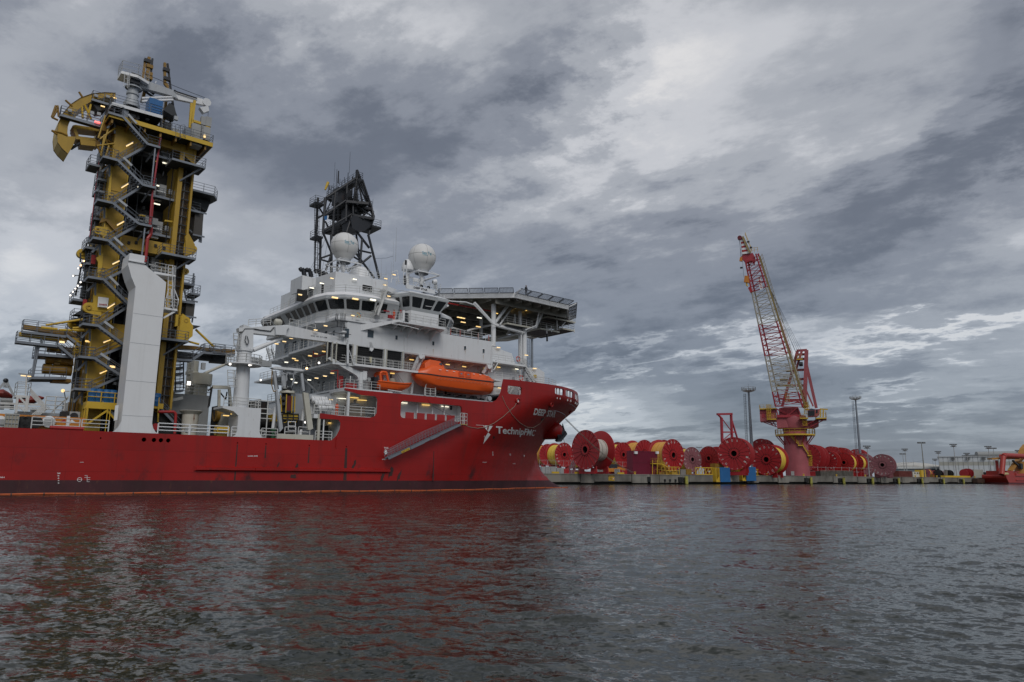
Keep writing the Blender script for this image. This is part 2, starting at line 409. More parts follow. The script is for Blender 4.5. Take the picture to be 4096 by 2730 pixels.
# ---------------------------------------------------------------- water: one sheet to the horizon, real waves near, ripples in the normal
def make_water():
    rr = [1.5]
    while rr[-1] < 300: rr.append(rr[-1]*1.0062)
    while rr[-1] < 9000: rr.append(rr[-1]*1.12)
    rr = np.array(rr)
    th = np.concatenate([np.arange(-180, -56, 6.0), np.arange(-50, 50.01, .2), np.arange(56, 180, 6.0)])
    T, RR = np.meshgrid(np.radians(th), rr)
    x = RR*np.sin(T); y = RR*np.cos(T); z = np.zeros_like(x)
    sp = .0062*RR; wide = np.abs(np.degrees(T)) > 50.5
    main = math.radians(215)
    for i in range(90):
        lam = .28*(24**(i/89))*(rng.uniform(.93, 1.07))
        a = main+rng.normal(0, .62); k = 2*math.pi/lam
        slope = .021*(1.0 if lam < .7 else (.7/lam)**.75)
        amp = slope/k
        w = np.clip(lam/(3.2*sp)-.45, 0, 1)*(~wide)
        # wind patches: the chop comes and goes over tens of metres
        patch = 1+.28*np.sin(x*.05+y*.031+i)*np.sin(y*.043-x*.02+i*1.7)
        ph = k*(x*math.sin(a)+y*math.cos(a))+rng.uniform(0, 6.28)
        c = np.cos(ph); z += w*patch*amp*(c+.18*np.cos(2*ph))
    nr, nc = x.shape
    co = np.stack([x, y, z], -1).reshape(-1, 3)
    idx = np.arange(nr*nc).reshape(nr, nc); nx = np.roll(idx, -1, 1)
    q = np.stack([idx[:-1], idx[1:], nx[1:], nx[:-1]], -1).reshape(-1, 4)
    c0 = len(co); co = np.vstack([co, [[0, 0, 0]]])
    tri = np.stack([np.full(nc, c0), idx[0], nx[0]], -1)
    me = bpy.data.meshes.new('water'); nq, ntr = len(q), len(tri)
    me.vertices.add(len(co)); me.vertices.foreach_set('co', co.ravel().astype(np.float32))
    me.loops.add(nq*4+ntr*3); me.loops.foreach_set('vertex_index', np.concatenate([q.ravel(), tri.ravel()]).astype(np.int32))
    me.polygons.add(nq+ntr)
    me.polygons.foreach_set('loop_start', np.concatenate([np.arange(nq)*4, nq*4+np.arange(ntr)*3]).astype(np.int32))
    me.update(calc_edges=True); me.validate()
    me.polygons.foreach_set('use_smooth', [True]*len(me.polygons))
    if me.polygons[0].normal.z < 0: me.flip_normals()
    m = bpy.data.materials.new('harbour_water'); m.use_nodes = True; n, l = m.node_tree.nodes, m.node_tree.links
    b = n['Principled BSDF']; b.inputs['Base Color'].default_value = (.019, .0215, .0145, 1)
    b.inputs['Roughness'].default_value = .09; b.inputs['IOR'].default_value = 1.33
    geo = n.new('ShaderNodeNewGeometry')
    tot = None
    for (s, det, amt, sc) in ((.55, 2, .05, (1, 1, 1)), (2.1, 3, .23, (1, 1.5, 1)), (8.5, 2, .36, (1, 1.4, 1))):
        mp = n.new('ShaderNodeMapping'); mp.inputs['Scale'].default_value = sc; mp.inputs['Rotation'].default_value = (0, 0, .6)
        l.new(geo.outputs['Position'], mp.inputs[0])
        t = n.new('ShaderNodeTexNoise'); t.inputs['Scale'].default_value = s; t.inputs['Detail'].default_value = det; l.new(mp.outputs[0], t.inputs[0])
        u = n.new('ShaderNodeVectorMath'); u.operation = 'SUBTRACT'; l.new(t.outputs['Color'], u.inputs[0]); u.inputs[1].default_value = (.5, .5, .5)
        w = n.new('ShaderNodeVectorMath'); w.operation = 'MULTIPLY'; l.new(u.outputs[0], w.inputs[0]); w.inputs[1].default_value = (amt*2, amt*2, 0)
        if tot is None: tot = w.outputs[0]
        else:
            a = n.new('ShaderNodeVectorMath'); a.operation = 'ADD'; l.new(tot, a.inputs[0]); l.new(w.outputs[0], a.inputs[1]); tot = a.outputs[0]
    # gusts: calmer and rougher patches
    g = n.new('ShaderNodeTexNoise'); g.inputs['Scale'].default_value = .035; g.inputs['Detail'].default_value = 3; l.new(geo.outputs['Position'], g.inputs[0])
    gm = n.new('ShaderNodeMath'); gm.operation = 'MULTIPLY_ADD'; gm.inputs[1].default_value = 1.3; gm.inputs[2].default_value = .30; l.new(g.outputs['Fac'], gm.inputs[0])
    sc_ = n.new('ShaderNodeVectorMath'); sc_.operation = 'SCALE'; l.new(tot, sc_.inputs[0]); l.new(gm.outputs[0], sc_.inputs['Scale'])
    a = n.new('ShaderNodeVectorMath'); a.operation = 'ADD'; l.new(geo.outputs['Normal'], a.inputs[0]); l.new(sc_.outputs[0], a.inputs[1])
    nn = n.new('ShaderNodeVectorMath'); nn.operation = 'NORMALIZE'; l.new(a.outputs[0], nn.inputs[0]); l.new(nn.outputs[0], b.inputs['Normal'])
    me.materials.append(m); o = link(bpy.data.objects.new('water', me)); o['kind'] = 'structure'; return o
make_water()

# ================================================================= THE SHIP
VC = 15.0                                                 # centre line
STEM = [(-3, 98), (-1, 101), (0, 99.8), (.6, 98.4), (1.5, 96.4), (3.2, 94.4), (4.6, 93.6), (6.4, 93.3), (8.2, 94.6), (10.1, 96.4), (12, 98.8), (13.4, 100.8), (15.3, 103.8), (17.4, 103.2)]
def lerp_t(T, z):
    if z <= T[0][0]: return T[0][1]
    for (a, p), (b, q) in zip(T, T[1:]):
        if z <= b: return p+(q-p)*(z-a)/(b-a)
    return T[-1][1]
def hull_v(u, z):
    um = lerp_t([(-3, 92.5), (3.2, 92.6), (4.6, 93.0)]+STEM[7:], z)
    L = lerp_t([(0, 37), (5, 33), (8, 30), (11, 27), (14, 25), (15.3, 23.5), (17.4, 23)], z)
    pw = lerp_t([(0, 1.55), (7, 1.65), (12, 1.85), (15.3, 2.1), (17.4, 2.2)], z)
    t = (um-u)/L
    b = 0 if t <= 0 else (15 if t >= 1 else 15*(1-(1-t)**pw))
    if z < 5:
        ub = lerp_t(STEM, z)
        if 84 < u < ub:
            wd = lerp_t([(-3, 3), (0, 2.5), (1.5, 2.1), (3.2, 1.3), (5, .0)], z)
            tt = (ub-u)/(ub-84); bb = wd*math.sqrt(max(0, 1-(1-tt)**2)); b = max(b, bb)
    return VC-b
def hull_px(k, x, y, off=0):
    v = 0.0
    for _ in range(30):
        p = S(k, x, y, v); v = v*.5+.5*hull_v(p.x, p.z)
    return Vector((p.x, v-off, p.z))
ship = thing('ship', 'long red-hulled offshore ship with white deckhouse and a helideck over its bow', 'ship', (30, 15, 0), SHIP)

RED_H = mat('hull_red', (.345, .010, .008), .38, dirt=.22, scale=.13, streak=1.3, sks=.45, bump=.03, panel=.32, spec=.4)
BOOT = mat('hull_boot_topping', (.060, .014, .020), .7, dirt=.3, scale=.35, streak=1.4, sks=.5, rust=.5)
# the red of the hull gets dark rub marks and soot of its own
def hull_marks():
    nt = RED_H.node_tree; n, l = nt.nodes, nt.links; b = n['Principled BSDF']; src = b.inputs['Base Color'].links[0].from_socket
    geo = n.new('ShaderNodeNewGeometry')
    def nz(s, sc, det=6, r=.6):
        mp = n.new('ShaderNodeMapping'); mp.inputs['Scale'].default_value = sc; l.new(geo.outputs['Position'], mp.inputs[0])
        t = n.new('ShaderNodeTexNoise'); t.inputs['Scale'].default_value = s; t.inputs['Detail'].default_value = det; t.inputs['Roughness'].default_value = r; l.new(mp.outputs[0], t.inputs[0]); return t.outputs['Fac']
    def mt(op, a, c, cl=False):
        q = n.new('ShaderNodeMath'); q.operation = op; q.use_clamp = cl
        for i, x in enumerate((a, c)):
            if isinstance(x, (int, float)): q.inputs[i].default_value = x
            else: l.new(x, q.inputs[i])
        return q.outputs[0]
    sp = n.new('ShaderNodeSeparateXYZ'); l.new(geo.outputs['Position'], sp.inputs[0])
    lowz = mt('MULTIPLY', mt('SUBTRACT', 5.2, sp.outputs[2]), .35, True)
    f = mt('MULTIPLY', mt('SUBTRACT', nz(.42, (1, 1, .8)), .575), 9, True)
    f = mt('MULTIPLY', f, lowz)
    m = n.new('ShaderNodeMix'); m.data_type = 'RGBA'; l.new(mt('MULTIPLY', f, .8), m.inputs[0]); l.new(src, m.inputs[6]); m.inputs[7].default_value = (.035, .014, .015, 1)
    f2 = mt('MULTIPLY', mt('SUBTRACT', nz(.09, (1, 1, .5), 5), .5), 3, True)
    m2 = n.new('ShaderNodeMix'); m2.data_type = 'RGBA'; l.new(mt('MULTIPLY', f2, .35), m2.inputs[0]); l.new(m.outputs[2], m2.inputs[6]); m2.inputs[7].default_value = (.22, .022, .026, 1)
    dt_ = n.new('ShaderNodeVectorMath'); dt_.operation = 'DOT_PRODUCT'; l.new(geo.outputs['Position'], dt_.inputs[0]); dt_.inputs[1].default_value = tuple(SHIP.F)
    cb = n.new('ShaderNodeCombineXYZ'); l.new(dt_.outputs['Value'], cb.inputs[0]); l.new(sp.outputs[2], cb.inputs[1])
    br = n.new('ShaderNodeTexBrick'); l.new(cb.outputs[0], br.inputs[0]); br.inputs['Scale'].default_value = 1; br.inputs['Brick Width'].default_value = 9.2; br.inputs['Row Height'].default_value = 2.3; br.inputs['Mortar Size'].default_value = .035; br.inputs['Mortar Smooth'].default_value = .3; br.inputs['Bias'].default_value = 0
    br.inputs['Color1'].default_value = (1, 1, 1, 1); br.inputs['Color2'].default_value = (.82, .82, .82, 1); br.inputs['Mortar'].default_value = (.55, .55, .55, 1)
    m3 = n.new('ShaderNodeMix'); m3.data_type = 'RGBA'; m3.blend_type = 'MULTIPLY'; m3.inputs[0].default_value = .55; l.new(m2.outputs[2], m3.inputs[6]); l.new(br.outputs['Color'], m3.inputs[7])
    l.new(m3.outputs[2], b.inputs['Base Color'])
hull_marks()
ZB = 1.42
out = [(-45, ZB)]+[(u, ZB) for u in range(-30, 96, 3)]+[(lerp_t(STEM, z), z) for z in (ZB, 2.4, 3.2, 4.6, 5.5, 6.4, 7.3, 8.2, 9.2, 10.1, 11, 12, 13.4, 14.4, 15.3, 16.2, 17.4)]
out += [(u, 17.35) for u in range(102, 73, -2)]+[(72.1, 17.25), (71.8, 16.2), (71.6, 15.2), (71.2, 14.4), (70.7, 13.8), (69.9, 13.45), (68, 13.4)]
out += [(u, 13.4) for u in range(66, 49, -4)]+[(47, 13.4), (44.6, 13.5), (44.6, 13.25), (47.2, 12.75), (49.3, 12.75), (49.6, 12.4), (49.6, 10.5), (49.2, 9.95), (48.6, 9.8), (44, 9.8), (41.3, 9.95), (41.3, 9.25)]
out += [(43.9, 9.25), (44.25, 8.9), (44.2, 8), (43.8, 7.2), (43.2, 6.6), (42.9, 6.5), (36, 6.5), (26, 6.5), (16, 6.5), (6, 6.5), (-10, 6.5), (-45, 6.5)]
holes = [rrect(53.4, 10.05, 64.15, 12.45, .5), rrect(73.1, 15.0, 76.15, 16.35, .35),
         rrect(83.9, 15.85, 86.6, 16.95, .25, 3), rrect(87.4, 15.85, 90.9, 16.95, .25, 3), rrect(92, 15.9, 96.6, 16.95, .25, 3)]
def hr(u, z, r): return [(u+r*math.cos(R(30*k)), z+r*math.sin(R(30*k))) for k in range(12)]
for u in (20.85, 21.86, 22.58, 23.34): holes.append(hr(u, 5.78, .24))
for u in (16.64, 31.04, 34.5, 40.1, 45.3): holes.append(hr(u, 5.78, .085))
hmap = lambda u, z: (u, hull_v(u, z), z)
hb = sheet(MB(), out, holes, hmap, (1.3, .75), (0, .35, 0))
hull = build(hb, 'hull_plating', RED_H, ship, True)
pm = MB(); pm.add([(q[0], 2*VC-q[1], q[2]) for q in hb.v], [f[::-1] for f in hb.f]); build(pm, 'hull_plating', RED_H, ship, True)
us = [-45, -20, 0, 15, 30, 40, 50, 56, 60, 64, 68, 72, 76, 79, 82, 84, 86, 88, 90, 91.5, 92.6, 93.5, 94.5, 95.5, 96.4, 97.5, 98.6, 99.4, 99.8, 100.4]
zs = [-2.5, -1.5, -.8, 0, .35, .7, 1.1, ZB]
bt = MB(); rows = []
for z in zs:
    st = lerp_t(STEM, z); row = []
    for u in us:
        uu = min(u, st); row.append((uu, hull_v(uu, z) if uu < st else VC, z))
    rows.append(row)
n = len(us)
bt.add([q for r_ in rows for q in r_], [(i*n+j, i*n+j+1, (i+1)*n+j+1, (i+1)*n+j) for i in range(len(zs)-1) for j in range(n-1)])
bt.add([(q[0], 2*VC-q[1], q[2]) for r_ in rows for q in r_], [(i*n+j, (i+1)*n+j, (i+1)*n+j+1, i*n+j+1) for i in range(len(zs)-1) for j in range(n-1)])
build(bt, 'boot_topping', BOOT, ship, True)
build(MB().quad((-45, 0, -2.5), (-45, 30, -2.5), (-45, 30, 6.5), (-45, 0, 6.5)), 'transom', RED_H, ship)
# decks
dk = MB(); dk.box((-44.9, .12, 6.2), (60, 29.9, 6.42)); build(dk, 'main_deck', mat('green_deck', (.05, .075, .06), .7, dirt=.3, rust=.4), ship)
def deck_outline(z, u0, u1, inset=.25, step=2.0):
    pts = []; u = u0
    while u < u1: pts.append((u, hull_v(u, z)+inset, z)); u += step
    pts.append((lerp_t(STEM, z)-.4, VC, z)); pts += [(q[0], 2*VC-q[1], q[2]) for q in reversed(pts[:-1])]
    return pts
o_ = MB().prism(deck_outline(13.6, 44.7, 100), (0, 0, -.25)); build(o_, 'upper_deck', GREYW, ship)
o_ = MB().prism(deck_outline(15.0, 72.4, 101), (0, 0, -.2)); build(o_, 'forecastle_deck', GREYW, ship)
# white inner faces seen through the openings
ib = MB()
ib.box((41.5, 3.2, 6.5), (50, 3.4, 9.7)); ib.box((44.4, .4, 6.5), (44.6, 3.2, 9.7))
ib.box((44.9, 4.2, 9.9), (53, 4.4, 13.3)); ib.box((52.8, .4, 9.9), (53, 4.2, 13.3)); ib.box((49.7, .3, 9.7), (53, .36, 13.2))
ib.box((53.1, 1.9, 9.7), (64.6, 2.1, 13.2)); ib.box((53.1, .3, 9.6), (53.2, 1.9, 13.2)); ib.box((64.5, .3, 9.6), (64.6, 1.9, 13.2))
ib.box((53, .3, 9.55), (64.6, 2, 9.65)); ib.box((41.4, .12, 9.72), (52.9, 4.3, 9.86)); ib.box((41.4, .12, 9.45), (52.9, 12, 9.6))
ib.box((44.75, 4.4, 6.5), (45, 26, 13.3)); ib.box((44.6, .2, 13.15), (52.9, 4.3, 13.32)); ib.box((53, .3, 12.95), (64.6, 2, 13.1))
ib.box((73.2, 3.4, 15.05), (82, 3.6, 17.2)); ib.box((76.6, 1.4, 15.0), (76.8, 3.4, 17.1))
build(ib, 'side_corridor', WHITE2, ship, kind='stuff')
# bulwark stays in the forward openings
st = MB()
for u in (84.7, 85.6, 88.4, 89.8, 93, 94.6):
    v = hull_v(u, 16.4)+.3; build(MB().beam((u, v, 15.1), (u, v, 17.2), .14, .3), 'bulwark_stay', WHITE2, ship)
# longitudinal fenders on the hull side
for a, b in ((26.6, 32.95), (33.35, 51.6)):
    m = MB(); pts = [(a, -.02, 2.74), (b, -.02, 2.74)]
    m.prism([(a-.3, 0, 3.0), (a-.3, 0, 2.45), (a, -.34, 2.6), (a, -.34, 2.88)], (b-a+.3, 0, 0)); build(m, 'rubbing_fender', RED_H, ship, True)
m = MB(); m.beam((43.8, -.06, 5.6), (43.8, -.06, 6.9), .12, .12); build(m, 'drain_pipe', RED_H, ship)
# vertical weld and discharge stains are real shapes: thin dark run-off under each scupper
DS = mat('run_off_stain', (.055, .02, .018), .6, dirt=.3)
for u, zl in ((31.04, 1.45), (34.5, 4.1), (40.1, 3.6), (45.3, 1.45), (59.2, 1.45)):
    w = .12 if u != 45.3 else .3
    m = MB().prism([(u-w/2, -.004, 5.6), (u+w/2, -.004, 5.6), (u+w*.8, -.004, zl), (u-w*.8, -.004, zl)], (0, -.004, 0)); build(m, 'run_off_stain', DS, ship)
random.seed(5)
for (u, z, sx, sz) in ((46.5, 3.4, .25, .7), (52.2, 2.5, .35, 1.0), (50.9, 1.9, .3, .6), (36.2, 3.3, .12, .45), (38.6, 3.2, .2, .35), (53.5, 2.0, .25, .9), (38.2, 1.9, .5, .3)):
    pts = []
    for k in range(14):
        t = 2*math.pi*k/14; rr = random.uniform(.55, 1.1); pts.append((u+sx*rr*math.cos(t)+.3*sz*math.sin(t), hull_v(u, z)-.02, z+sz*rr*math.sin(t)))
    build(MB().prism(pts, (0, -.006, 0)), 'rub_mark', DS, ship)
# big soft exhaust smudge strip kept to the paint itself (hull_marks). Lettering follows the plating
def hull_text(s, k, q, name='lettering', m=MARK, bold=.02, off=.02, par=None):
    p = [Vector(hull_px(k, *c)) for c in q]
    f = bil(*p)
    mb = MB(); vs, fs = text2d(s, 1.0, bold); xs = [v[0] for v in vs]; ys = [v[1] for v in vs]
    x0, x1, y0, y1 = min(xs), max(xs), min(ys), max(ys); P = []
    for a, b in vs:
        r_ = f((a-x0)/(x1-x0), (b-y0)/(y1-y0)); P.append((r_.x, hull_v(r_.x, r_.z)-off, r_.z))
    mb.add(P, fs); build(mb, name, m, par or ship)
hull_text('DEEP', 'c', [(1829, 315), (1920, 326), (1930, 275), (1842, 263)], bold=.035)
hull_text('STAR', 'c', [(1932, 328), (1996, 336), (2010, 287), (1946, 277)], bold=.035)
hull_text('TechnipFMC', 'c', [(1540, 478), (1830, 497), (1852, 432), (1536, 403)], bold=.025)
def hull_poly(k, pts, m, name, off=.02):
    P = [hull_px(k, *c) for c in pts]
    build(MB().add([(q.x, hull_v(q.x, q.z)-off, q.z) for q in P], [tuple(range(len(P)))]), name, m, ship)
hull_poly('c', [(1380, 392), (1446, 397), (1447, 490)], MARK, 'emblem_panel')
hull_poly('c', [(1450, 397), (1512, 402), (1478, 450), (1451, 418)], MARK, 'emblem_panel')
hull_poly('c', [(1449, 492), (1476, 452), (1494, 470), (1438, 542)], MARK, 'emblem_panel')
hull_text('TUG', 'c', [(658, 580), (692, 580), (692, 567), (658, 567)])
hull_poly('c', [(664, 587), (680, 587), (680, 606), (690, 606), (672, 627), (655, 606), (664, 606)], MARK, 'arrow_mark')
hull_text('4WB|', 'c', [(641, 669), (668, 670), (668, 659), (641, 659)])
hull_text('1ANH| 4WB', 'b', [(1943, 448), (2021, 448), (2021, 437), (1943, 437)])
hull_text('1ANH', 'b', [(-30, 614), (35, 614), (35, 603), (-30, 603)])
hull_text('3WB|2WB', 'c', [(1430, 691), (1464, 691), (1464, 684), (1430, 684)])
hull_text('3WB|1W', 'c', [(1668, 702), (1690, 702), (1690, 695), (1668, 695)])
for i, s_ in enumerate(('9M', '8', '6', '4', '2')):
    y = 577+i*19; hull_text(s_, 'b', [(452-(0 if i else 3), y+5), (462+(10 if not i else 3), y+5), (462+(10 if not i else 3), y-5), (452-(0 if i else 3), y-5)])
m = MB()                                                  # load line disc and ladder marks
c = hull_px('b', 624, 626)
for k in range(20):
    a0, a1 = 2*math.pi*k/20, 2*math.pi*(k+1)/20; m.beam((c.x+.2*math.cos(a0), -.015, c.z+.2*math.sin(a0)), (c.x+.2*math.cos(a1), -.015, c.z+.2*math.sin(a1)), .035)
def hb_line(p, q): a, b = hull_px('b', *p), hull_px('b', *q); m.beam((a.x, -.015, a.z), (b.x, -.015, b.z), .03)
for p, q in (((606, 626), (642, 626)), ((626, 490), (657, 490)), ((683, 594), (683, 643)), ((662, 594), (683, 594)), ((662, 610), (683, 610)), ((683, 611), (708, 611)), ((683, 627), (706, 627)), ((683, 643), (704, 643))): hb_line(p, q)
build(m, 'load_line_mark', MARK, ship, kind='stuff')
for cx, cy, r_ in ((1512, 610, 9), (1512, 628, 9), (1649, 626, 10), (1759, 636, 9)):   # thruster symbols: four-leaf marks
    for dx, dy in ((-.5, -.5), (.5, -.5), (.5, .5), (-.5, .5)):
        hull_poly('c', [(cx+dx*2, cy+dy*2), (cx+dx*r_*.9, cy+dy*3), (cx+dx*r_*.9, cy+dy*r_*1.2), (cx+dx*3, cy+dy*r_*1.5)], MARK, 'thruster_mark')
for (cx, cy, r_) in ((1520, 492, 9), (1895, 350, 8), (1908, 345, 7)):
    P = [(cx+r_*.8*math.cos(R(30*k)), cy+r_*1.2*math.sin(R(30*k))) for k in range(12)]; hull_poly('c', P, MESH, 'hull_port', .012)
# fairleads with rings
for cx, cy, r_ in ((1708, 204, .55), (1970, 234, .5), (2117, 288, .35)):
    p = hull_px('c', cx, cy); d = Vector((.25 if cx > 1800 else .05, -1, -.1)).normalized()
    m = MB().lathe(p-d*.1, d, [(0, r_*.45), (0, r_), (.25, r_*.95), (.35, r_*.7), (.3, r_*.5), (-.1, r_*.45)], 16); f_ = build(m, 'fairlead', RED_H, ship, True)
    build(MB().lathe(p, d, [(.05, .001), (.05, r_*.5)], 16), 'fairlead_opening', WHITE2 if cx < 1800 else MESH, f_)
# anchor pocket: a big red bulge with the anchor in it
pc = Vector((94.6, 11.4, 10.15))
A0 = S('c', 1992, 442, 10.8)
m = MB().lathe(A0+Vector((-.5, 3.2, .5)), (.12, -1, -.12), [(0, 2.0), (2.6, 1.75), (3.8, 1.6), (4.5, 1.3), (4.9, .8), (5.0, .001)], 24); build(m, 'anchor_pocket', RED_H, ship, True)
an = thing('anchor', 'black stockless anchor housed in the red bulge under the bow', 'anchor', A0, SHIP)
AV = 9.2
for nm, pts, w_ in (('crown', ((2018, 512), (2030, 525), (2050, 525), (2098, 465), (2085, 440), (2060, 468)), .9), ('shank', ((2020, 470), (2045, 462), (2052, 500), (2030, 510)), .4), ('fluke', ((2025, 515), (2024, 418), (2050, 482)), .35), ('fluke', ((2050, 495), (2062, 382), (2084, 452)), .35)):
    build(MB().prism([S('c', *q, AV) for q in pts], (.2, w_, 0)), nm, BLACK, an)
# orange floating boom along the waterline
bo = thing('oil_boom', 'thin orange floating boom lying along the waterline of the red hull', 'floating boom', (30, -.3, 0), SHIP)
BM = mat('orange_boom', (.50, .10, .02), .6, dirt=.25, scale=2, rust=.3)
u = -4.0; k = 0; segs = []
while u < 101:
    L = 2.7; st0 = lerp_t(STEM, 0)
    def bp(u): return Vector((u, (hull_v(min(u, st0-.05), .05) if u < st0 else VC)-.32, .06+.03*math.sin(u*1.7)))
    a, b = bp(u), bp(min(u+L, 101.2)); build(MB().tube(a, b+(a-b)*.03, .115, 6), 'boom_float', BM, bo, True)
    build(MB().tube(b+(a-b)*.05, b, .14, 6), 'boom_joint', mat('boom_joint', (.10, .05, .04), .7), bo); u += L
# ================================================================= PIPELAY TOWER amidships
T = thing('pipelay_tower', 'tall yellow pipelay tower with grey zigzag stairs standing behind the white pillar', 'tower', (20.5, 11, 6.5), SHIP)
def tb(a, b, name, m, par=T): return build(MB().box(a, b), name, m, par)
# columns
tb((15.8, 7, 6.5), (17.8, 9.4, 41.0), 'column', YEL)
tb((15.8, 13.2, 6.5), (17.8, 15.4, 41), 'column', YEL)
tb((23.4, 7, 6.5), (23.95, 8.6, 44.2), 'column', YEL); tb((25.05, 7, 6.5), (25.3, 9.4, 44.2), 'column', YEL)
tb((23.4, 13.2, 6.5), (25.3, 15.4, 44.2), 'column', YEL)
build(MB().prism([(15.8, 7.0, 41), (17.8, 7.0, 41), (19.45, 7.0, 42.6), (19.45, 7.0, 44.2), (15.9, 7.0, 44.2)], (0, 2.4, 0)), 'column_head', YEL, T)
build(MB().prism([(19.45, 7.1, 43.0), (23.4, 7.1, 43.0), (25.3, 7.1, 41.6), (25.3, 7.1, 44.2), (19.45, 7.1, 44.2)], (0, 2.2, 0)), 'top_girder', YEL, T)
tb((23.95, 7.7, 6.5), (25.05, 7.8, 44), 'cable_tray', YELD)
for k in range(6):
    u = 24.08+k*.165; build(MB().tube((u, 7.5, 7), (u, 7.5, 43), .055, 5), 'cable', [BLACK, MESH, GALV, BLACK, MESH, BLACK][k], T)
m = MB()
for z in np.arange(8, 43, 1.15): m.box((23.9, 7.35, z), (25.1, 7.45, z+.14))
build(m, 'cable_clamps', DARKG, T, kind='stuff')
# yellow flange edge strips down the columns
for u in (15.86, 17.7): build(MB().box((u-.06, 6.86, 6.5), (u+.06, 7, 40.9)), 'flange_strip', YEL2, T)
build(MB().box((15.68, 13.0, 6.5), (15.8, 13.2, 31)), 'flange_strip', YEL2, T)
for z in (9.4, 12.2, 15.4, 20.6, 25.9, 30.3, 35.6): build(MB().box((15.75, 6.93, z), (17.85, 7, z+.12)), 'stiffener', YEL, T)
# cross girders with arched openings
def girder(z0, z1, u0=17.8, u1=23.4, v=7.6):
    m = MB().prism([(u0, v, z0-1.2), (u0+.5, v, z0-.5), (u0+1.3, v, z0), (u1-1.3, v, z0), (u1-.5, v, z0-.5), (u1, v, z0-1.2), (u1, v, z1), (u0, v, z1)], (0, 1.2, 0)); build(m, 'cross_girder', YEL, T)
girder(29.0, 30.6); girder(17.0, 19.6); girder(22.4, 22.9)
m = MB()
for (a, z) in ((18.6, 29.9), (19.4, 30.1), (20.5, 30.2), (21.6, 30.2), (22.6, 30.1)): m.box((a, 7.45, z-.35), (a+.3, 7.6, z))
build(m, 'girder_brackets', MESH, T, kind='stuff')
# dark infill added so the shaft seems dark; the blocks stand for its machinery
random.seed(3)
zl = [41.95, 36.63, 31.68, 26.9, 21.9, 16.83, 13.24, 9.9]
tb((17.8, 12.6, 7), (23.4, 13.2, 43), 'shaft_dark_infill', MESH)
for z, zn in zip(zl, zl[1:]+[6.5]):
    h = z-zn
    for k in range(3):
        u = 18.0+k*1.75; w = 1.45; z0 = zn+.4+random.random()*.4
        b_ = build(MB().box((u, 10.2+random.random()*.8, z0), (u+w, 12.4, z0+h*.62)), 'machinery_block', MESH, T)
    tb((17.85, 7.9, z-.22), (23.35, 12.6, z-.06), 'shaft_floor', DARKG)
    build(MB().box((19.9, 7.72, z-.26), (23.38, 7.86, z+.02)), 'floor_edge', GALV, T)
    build(MB().rail([(18.2, 7.8, z), (23.35, 7.8, z)], 1.1, 1.3, .03, 4), 'railing', GALV, T)
    if z > 25:
        for (u, w, hh) in ((20.55, .85, 1.9), (21.75, .85, 1.95)):
            c = tb((u, 8.7, z), (u+w, 9.3, z+hh), 'cabinet', GREY)
            build(MB().box((u+.08, 8.66, z+.12), (u+w-.08, 8.7, z+hh-.12)), 'door', mat('cabinet_door', (.40, .41, .41), .5), c)
        tb((22.85, 8.5, z+.9), (23.25, 8.75, z+1.5), 'junction_box', GREYW)
        tb((19.15, 8.3, z+1.35), (20.3, 8.5, z+1.5), 'strip_light', mat('unlit_tube', (.7, .72, .72), .3))
        tb((21.4, 8.3, z+.75), (22.4, 8.5, z+.9), 'strip_light', mat('unlit_tube', (.7, .72, .72), .3))
for (k, x, y) in (('1', 1035, 988), ('1', 1158, 1020), ('1', 1088, 1220), ('1', 1060, 1380), ('2', 960, 447), ('1', 935, 1235)):
    p = S(k, x, y, 9); build(MB().box(p-Vector((.5, .1, .05)), p+Vector((.5, .1, .05))), 'tube_lamp', L_W if y != 988 else L_Y, T)
# caution stripes
for (k, x, y, n_) in (('2', 935, 145, 6), ('2', 1165, 195, 9)):
    for j in range(n_):
        p = S(k, x-30+j*10, y-3+j*1.5, 7.6); build(MB().prism([p, p+Vector((.1, 0, 0)), p+Vector((.2, 0, .22)), p+Vector((.1, 0, .22))], (0, -.03, 0)), 'caution_stripe', YEL2, T)
